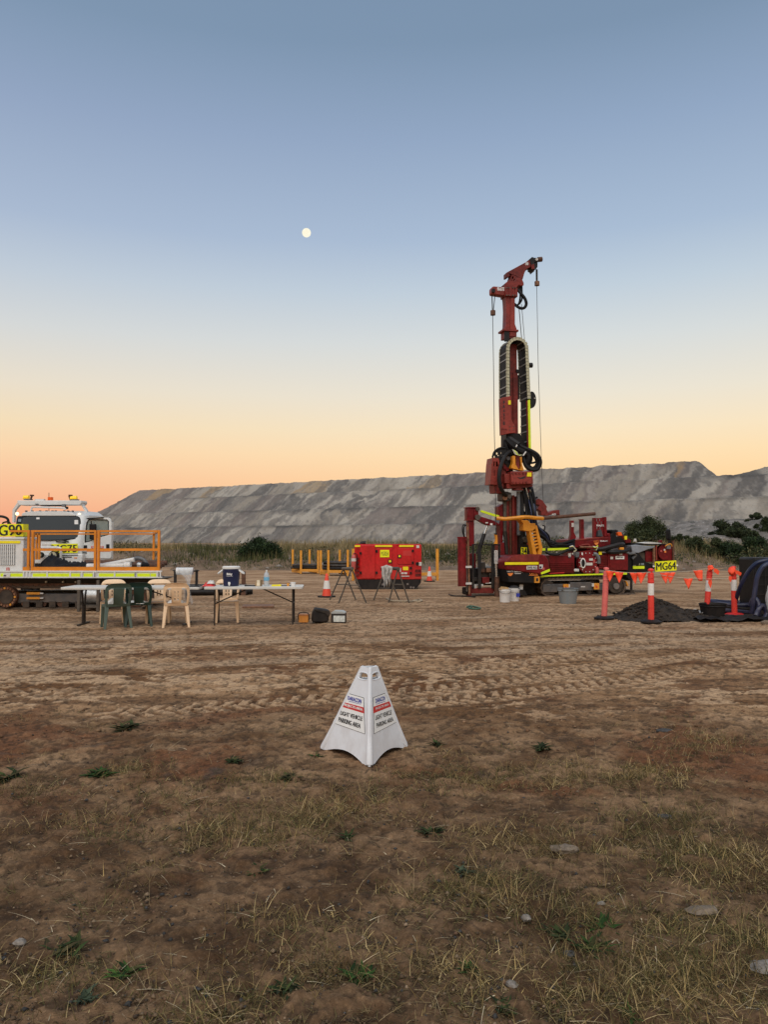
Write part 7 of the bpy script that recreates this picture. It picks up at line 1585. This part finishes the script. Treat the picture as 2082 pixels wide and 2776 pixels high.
def tray_load():
    f = Fr(220, 17.6, 0.0)
    def item(n, lab, cat, m_, mb, group=None, sm=60): o = mb.build(n, m_, None, sm); o.location = f.O; return tag(o, lab, cat, group)
    zt_ = f.p(z1, 700, 822, .0).z
    # heap of black layflat hose and tarp
    nx, ny = 40, 12; vs, fs = [], []; xa, xb = f.p(z1, 310, 780, .5).x, f.p(z1, 860, 780, .5).x
    for j in range(ny):
        for i in range(nx):
            a, b = i / (nx - 1), j / (ny - 1); env = (math.sin(math.pi * min(b * 1.0, 1)) ** .5) * min(1, 6 * a) * (1 - .35 * a) * min(1, 5 * (1 - a) + .3)
            h = env * (0.20 + 0.22 * math.exp(-((a - .13) / .09) ** 2) + 0.10 * math.exp(-((a - .30) / .05) ** 2)) + .03 * math.sin(i * 1.9 + j * 2) * math.sin(i * .7) + .03 * math.sin(i * .5 - j * 1.3) + .02 * math.sin(i * 3.1 - j * 2.9)
            vs.append((xa + (xb - xa) * a, .35 + 1.0 * b, zt_ + max(h, 0.0)))
    for j in range(ny - 1):
        for i in range(nx - 1): fs.append((j * nx + i, j * nx + i + 1, (j + 1) * nx + i + 1, (j + 1) * nx + i))
    item('black_tarp', 'crumpled black tarpaulin bundle on the carrier tray', 'tarp', M['black'], MB().add(vs, fs))
    def cylz(x0, y0, x1, y1, yl, rad, n=12): return MB().cyl(f.p(z1, x0, y0, yl), f.p(z1, x1, y1, yl), rad, n=n)
    item('white_pipe', 'white plastic pipe lying slanted on top of the tray load', 'pipe', M['wplas'], cylz(930, 772, 1205, 720, .5, .055), 'white pipes on the tray')
    item('white_pipe', 'long white plastic pipe lying flat behind the tray kick plate', 'pipe', M['wplas'], cylz(780, 778, 1110, 774, .3, .06), 'white pipes on the tray')
    item('white_pipe', 'short white pipe piece at the end of the flat pipe on the tray', 'pipe', M['wplas'], cylz(1115, 770, 1172, 768, .32, .075), 'white pipes on the tray')
    for k, lab in enumerate(('rusty steel rod lying at the back of the tray', 'rusty steel rod lying in the middle of the tray', 'rusty steel rod at the front of the tray beneath the white pipes')): item('steel_rod', lab, 'rod', M['brown'], MB().cyl(f.p(z1, 760, 745 + 14 * k, 1.5 - .35 * k), f.p(z1, 1500 - 25 * k, 750 + 14 * k, 1.5 - .35 * k), .06, n=10), 'rusty rods on the tray')
    item('grey_hose', 'dark grey hose bent in an arch on the tray load', 'hose', M['grey'], MB().tube(smooth(f.path(z1, [(1150, 775, .6), (1190, 725, .6), (1240, 708, .6), (1290, 725, .6), (1320, 770, .6)]), 5), .05, 8))
    o = item('hose_fitting', 'silver hose fitting lying under the arched hose on the tray', 'fitting', M['galv'], MB().cyl(f.p(z1, 1235, 765, .4), f.p(z1, 1268, 768, .4), .06, n=10))
    item('sack', 'small black sack leaning on the rods at the tray end', 'sack', M['black'], MB().blob(tuple(f.p(z1, 1290, 770, .55)), (.14, .14, .07), 4))
    # galvanised drum standing by the track
    g = Fr(239, 17.35); q = thing('steel_drum', 'silver galvanised drum strapped between two thin posts beside the carrier track', 'drum', g)
    x0, x1, z0, z1_ = g.rect(z1, 716, 985, 872, 1125, 0.0); MB().cyl((x0, .32, (z0 + z1_) / 2), (x1, .32, (z0 + z1_) / 2), (z1_ - z0) / 2, n=24).build('drum_shell', M['galv'], q, 30)
    for x in (708, 881): p = g.p(z1, x, 905, 0); MB().bar((p.x, 0.0, 0), (p.x, 0.0, p.z), .06, .06, (0, 1, 0)).build('stand_post', M['trestle'], q)
    for zz in (z0 - .02, ): MB().box(x0 - .05, x1 + .05, .0, .6, zz - .05, zz).build('stand_bar', M['trestle'], q)
tray_load()

# ------------------------------------------------------------------ white truck
def truck():
    f = Fr(131, 21.3, 0.0); r = thing('white_truck', 'white light truck with open door, roof light rack and MG75 plate behind the carrier', 'truck', f)
    def B(n, m_, zf, x0, y0, x1, y1, a, b, par=None, bev=0.0): return f.box(MB(), zf, x0, y0, x1, y1, a, b).build(n, M[m_], par or r, 30, bev)
    def G(n, m_, zf, pts, a, b, holes=(), par=None, bev=0.0): return f.poly(MB(), zf, pts, a, b, holes).build(n, M[m_], par or r, 30, bev)
    # cab: front skin leaning back, curved corners
    X0, X1 = f.p(zt, 170, 700, 0).x, f.p(zt, 1160, 700, 0).x; zr_ = f.p(zt, 650, 395, .5).z; ztop = f.p(zt, 650, 340, .8).z; zb = 0.55
    mb = MB(); prof = [(zb, .10, 0), (1.0, 0.0, 0), (f.p(zt, 650, 745, 0).z, 0.02, 0), (zr_, .42, .05), (ztop, .75, .22)]; vs = []; nn = 12
    for z_, y, ins in prof:
        a, b = X0 + ins, X1 - ins
        ring = [(a, 1.7), (a, y + .22), (a + .03, y + .10), (a + .10, y + .03), (a + .22, y), (b - .22, y), (b - .10, y + .03), (b - .03, y + .10), (b, y + .22), (b, 1.7)]
        vs += [(x, yy, z_) for x, yy in ring]
    m = 10; fs = [(j * m + i, j * m + (i + 1) % m, (j + 1) * m + (i + 1) % m, (j + 1) * m + i) for j in range(len(prof) - 1) for i in range(m)] + [tuple(range(m)), tuple((len(prof) - 1) * m + i for i in reversed(range(m)))]
    mb.add(vs, fs); mb.build('cab', M['white'], r, 35, .02)
    # windscreen follows the leaning skin
    def skin(x, y):
        z_ = f.p(zt, x, y, .2).z; zl_ = prof[2][0]; t = (z_ - zl_) / (zr_ - zl_); yl = .02 + .40 * t; return f.p(zt, x, y, yl)
    out = [(218, 700), (214, 470), (225, 430), (255, 411), (660, 408), (1080, 413), (1110, 430), (1122, 470), (1118, 690), (1050, 728), (900, 745), (660, 750), (440, 745), (280, 728)]
    def curved(name, pts, m_, off, par=None):
        ys = [p[1] for p in pts]; y0, y1 = min(ys), max(ys); rows = 13; cols = 17; c = f.p(zt, 660, 580, .2).x; hw = (X1 - X0) / 2; vs, fs = [], []
        for j in range(rows):
            y = y0 + (y1 - y0) * (0.5 - 0.5 * math.cos(math.pi * j / (rows - 1))); xs = []
            for a, b in zip(pts, pts[1:] + pts[:1]):
                if (a[1] - y) * (b[1] - y) <= 0 and a[1] != b[1]: xs.append(a[0] + (b[0] - a[0]) * (y - a[1]) / (b[1] - a[1]))
            xl, xr_ = (min(xs), max(xs)) if xs else (pts[0][0], pts[0][0])
            for k in range(cols):
                p = skin(xl + (xr_ - xl) * k / (cols - 1), y); e = max(0, abs(p.x - c) - hw + .26); vs.append(p + Vector((0, -off + e * e * 1.5, 0)))
        for j in range(rows - 1):
            for k in range(cols - 1): fs.append((j * cols + k, j * cols + k + 1, (j + 1) * cols + k + 1, (j + 1) * cols + k))
        return MB().add(vs, fs).build(name, m_, par or r, 60)
    seal = curved('windscreen_seal', [((x - 660) * 1.012 + 660, (y - 580) * 1.03 + 580) for x, y in out], M['black'], .030); ws = curved('windscreen', [((x - 660) * .985 + 660, (y - 580) * .965 + 580) for x, y in out], M['wind'], .040)
    for x0, y0, x1, y1, m_ in ((1050, 465, 1098, 525, 'label'), (250, 450, 300, 490, 'greytub'), (515, 430, 560, 455, 'label')):
        curved('windscreen_sticker', [(x0, y0), (x1, y0), (x1, y1), (x0, y1)], M[m_], .047, ws)
    # dashboard glimpse and wipers
    for (a, b), (c, d) in (((780, 770), (920, 778)), ((870, 745), (960, 775)), ((410, 765), (520, 775))): MB().bar(f.p(zt, a, b, -.03), f.p(zt, c, d, -.03), .02, .03).build('wiper', M['black'], r)
    G('roof_visor', 'white', zt, [(290, 395), (310, 365), (400, 345), (900, 345), (1010, 365), (1060, 398), (1050, 408), (300, 408)], .35, .6, (), None, .02)
    for x in (345, 430, 540, 630, 715, 760, 880, 935, 1000): B('visor_clip', 'grey', zt, x, 330, x + 14, 352, .5, .6)
    # roof rack
    G('light_bar', 'white', zt, [(232, 190), (1132, 190), (1138, 222), (1120, 252), (262, 258), (240, 225)], .7, 1.15, (), None, .015); B('bar_plate', 'white', zt, 480, 170, 612, 192, .75, .85)
    for pts in ([(240, 215), (270, 245), (200, 330), (188, 500), (164, 500), (168, 320)], [(1120, 235), (1142, 225), (1212, 330), (1222, 430), (1198, 430), (1188, 345)]): G('rack_leg', 'white', zt, pts, .8, .92)
    MB().tube(smooth(f.path(zt, [(430, 345, .6), (440, 300, .6), (470, 284, .6), (700, 290, .6), (880, 296, .6), (915, 320, .6)]), 4), .025, 6).build('roof_rail', M['white'], r); B('roof_gear', 'grey', zt, 860, 242, 905, 280, .6, .7); B('roof_gear', 'blackm', zt, 905, 275, 935, 312, .6, .7); B('roof_gear', 'grey', zt, 490, 235, 530, 262, .68, .75); B('bar_shade', 'blackm', zt, 560, 258, 860, 268, .72, 1.0)
    C_ = lambda n, m_, x0, y0, x1, y1, rad: MB().cyl(f.p(zt, x0, y0, .85), f.p(zt, x1, y1, .85), rad, n=12).build(n, M[m_], r)
    C_('beacon', 'amber', 328, 150, 400, 148, .062); C_('beacon', 'amber', 988, 158, 1074, 156, .062); C_('orange_beacon', 'ambered', 703, 188, 703, 145, .075); C_('antenna', 'blackm', 681, 345, 681, 80, .008)
    for s in ((412, 130, 452), (995, 120, 955)): 
        B('camera_arm', 'brown', zt, min(s[0], s[2]), 108, max(s[0], s[2]), 128, .8, .9); 
    MB().bar(f.p(zt, 442, 125, .85), f.p(zt, 425, 180, .85), .04, .04, (0, 1, 0)).build('camera_arm', M['brown'], r); MB().bar(f.p(zt, 965, 125, .85), f.p(zt, 988, 190, .85), .04, .04, (0, 1, 0)).build('camera_arm', M['brown'], r); B('beacon_plate', 'grey', zt, 325, 166, 420, 182, .8, .95); B('beacon_plate', 'grey', zt, 985, 172, 1080, 186, .8, .95)
    for x, y in ((235, 378), (1110, 390)): 
        p = f.p(zt, x, y, .5); MB().blob(tuple(p), (.05, .05, .05), 2, 10, 7, 0).build('marker_lamp', M['warm'], r)
    # nose: badge panel, plate, bull bar and spot lamps
    G('nose_panel', 'label', zt, [(580, 795), (720, 800), (700, 838), (590, 830)], -.03, .02); B('nose_crease', 'blackm', zt, 410, 764, 520, 772, -.02, .02)
    pl = G('number_plate', 'lemon', zt, [(718, 803), (1083, 797), (1083, 926), (718, 932)], -.10, -.07); q = [f.p(zt, *c, -.10) for c in ((725, 818), (1074, 812), (1074, 915), (725, 922))]; text('lettering', 'MG75', M['ink'], pl, *q, .006, 0.0, 0.012)
    MB().tube(smooth(f.path(zt, [(240, 850, -.25), (560, 852, -.3), (760, 852, -.3), (820, 858, -.3), (850, 880, -.3), (850, 1000, -.25)]), 4), .035, 8).build('bull_bar', M['white'], r); B('bumper', 'white', zt, 200, 940, 1150, 1080, -.12, .1, None, .03); B('air_dam', 'blackm', zt, 250, 1080, 1100, 1150, -.1, .1)
    B('grille_line', 'grey', zt, 860, 950, 1090, 966, -.13, -.11); B('grille_line', 'black', zt, 870, 980, 1000, 992, -.13, -.11); B('indicator_lamp', 'sunlogo', zt, 1035, 990, 1075, 1005, -.13, -.11)
    for x, y, rr in ((548, 958, 36), (745, 962, 52)):
        p, q = f.p(zt, x, y, -.35), f.p(zt, x + rr, y, -.35); l = MB().disc((p.x, p.z), (q.x - p.x) * 1.12, -.38, -.22, 24).build('spot_lamp', M['black'], r); MB().disc((p.x, p.z), (q.x - p.x) * .95, -.395, -.37, 24).build('lamp_cover', M['cream'], l)
    # open driver's door
    dx0 = f.p(zt, 1165, 700, .15); hole = [(1190, 780), (1190, 700), (1215, 500), (1245, 458), (1500, 462), (1520, 480), (1522, 670), (1380, 705), (1265, 760)]
    dr = G('door', 'white', zt, [(1150, 1005), (1168, 760), (1180, 560), (1212, 470), (1240, 440), (1510, 432), (1545, 450), (1560, 500), (1560, 985), (1540, 1008)], .10, .17, [hole], None, .012)
    G('door_window', 'pane', zt, hole, .13, .14, (), dr); 
    MB().tube(f.path(zt, [(x, y, .11) for x, y in hole + hole[:1]]), .016, 6).build('window_seal', M['black'], dr); T_ = [MB().bar(f.p(zt, 1215, 445, .09), f.p(zt, 1450, 432, .09), .03, .06, (0, 1, 0)).build('door_top_trim', M['black'], dr)]
    B('mirror_stalk', 'black', zt, 1268, 480, 1280, 560, .02, .05, dr); G('mirror', 'black', zt, [(1245, 520), (1335, 522), (1330, 735), (1248, 738)], -.05, .05, (), dr, .02)
    B('door_handle', 'black', zt, 1485, 805, 1530, 862, .085, .1, dr); B('door_vent', 'black', zt, 1168, 820, 1215, 872, .085, .1, dr); B('door_badge', 'redink', zt, 1275, 832, 1448, 860, .088, .1, dr); B('badge_core', 'label', zt, 1290, 838, 1435, 854, .084, .09, dr); B('door_step', 'grey', zt, 1150, 905, 1210, 935, .085, .1, dr); B('door_stripe', 'sunlogo', zt, 1215, 900, 1545, 908, .09, .1, dr)
    # body behind and wheels
    B('cargo_body', 'white', zt, 210, 470, 1120, 1050, 1.75, 4.6, None, .02); MB().box(X0 + .2, X1 - .2, .3, 4.6, .45, .62).build('chassis', M['blackm'], r)
    for x in (X0 + .18, X1 - .18):
        for y in (.75, 3.7): 
            w = MB().cyl((x - .12, y, .40), (x + .12, y, .40), .40, n=24).build('wheel', M['black'], r); MB().cyl((x - .125, y, .40), (x + .125, y, .40), .22, n=18).build('rim', M['grey'], w)
truck()
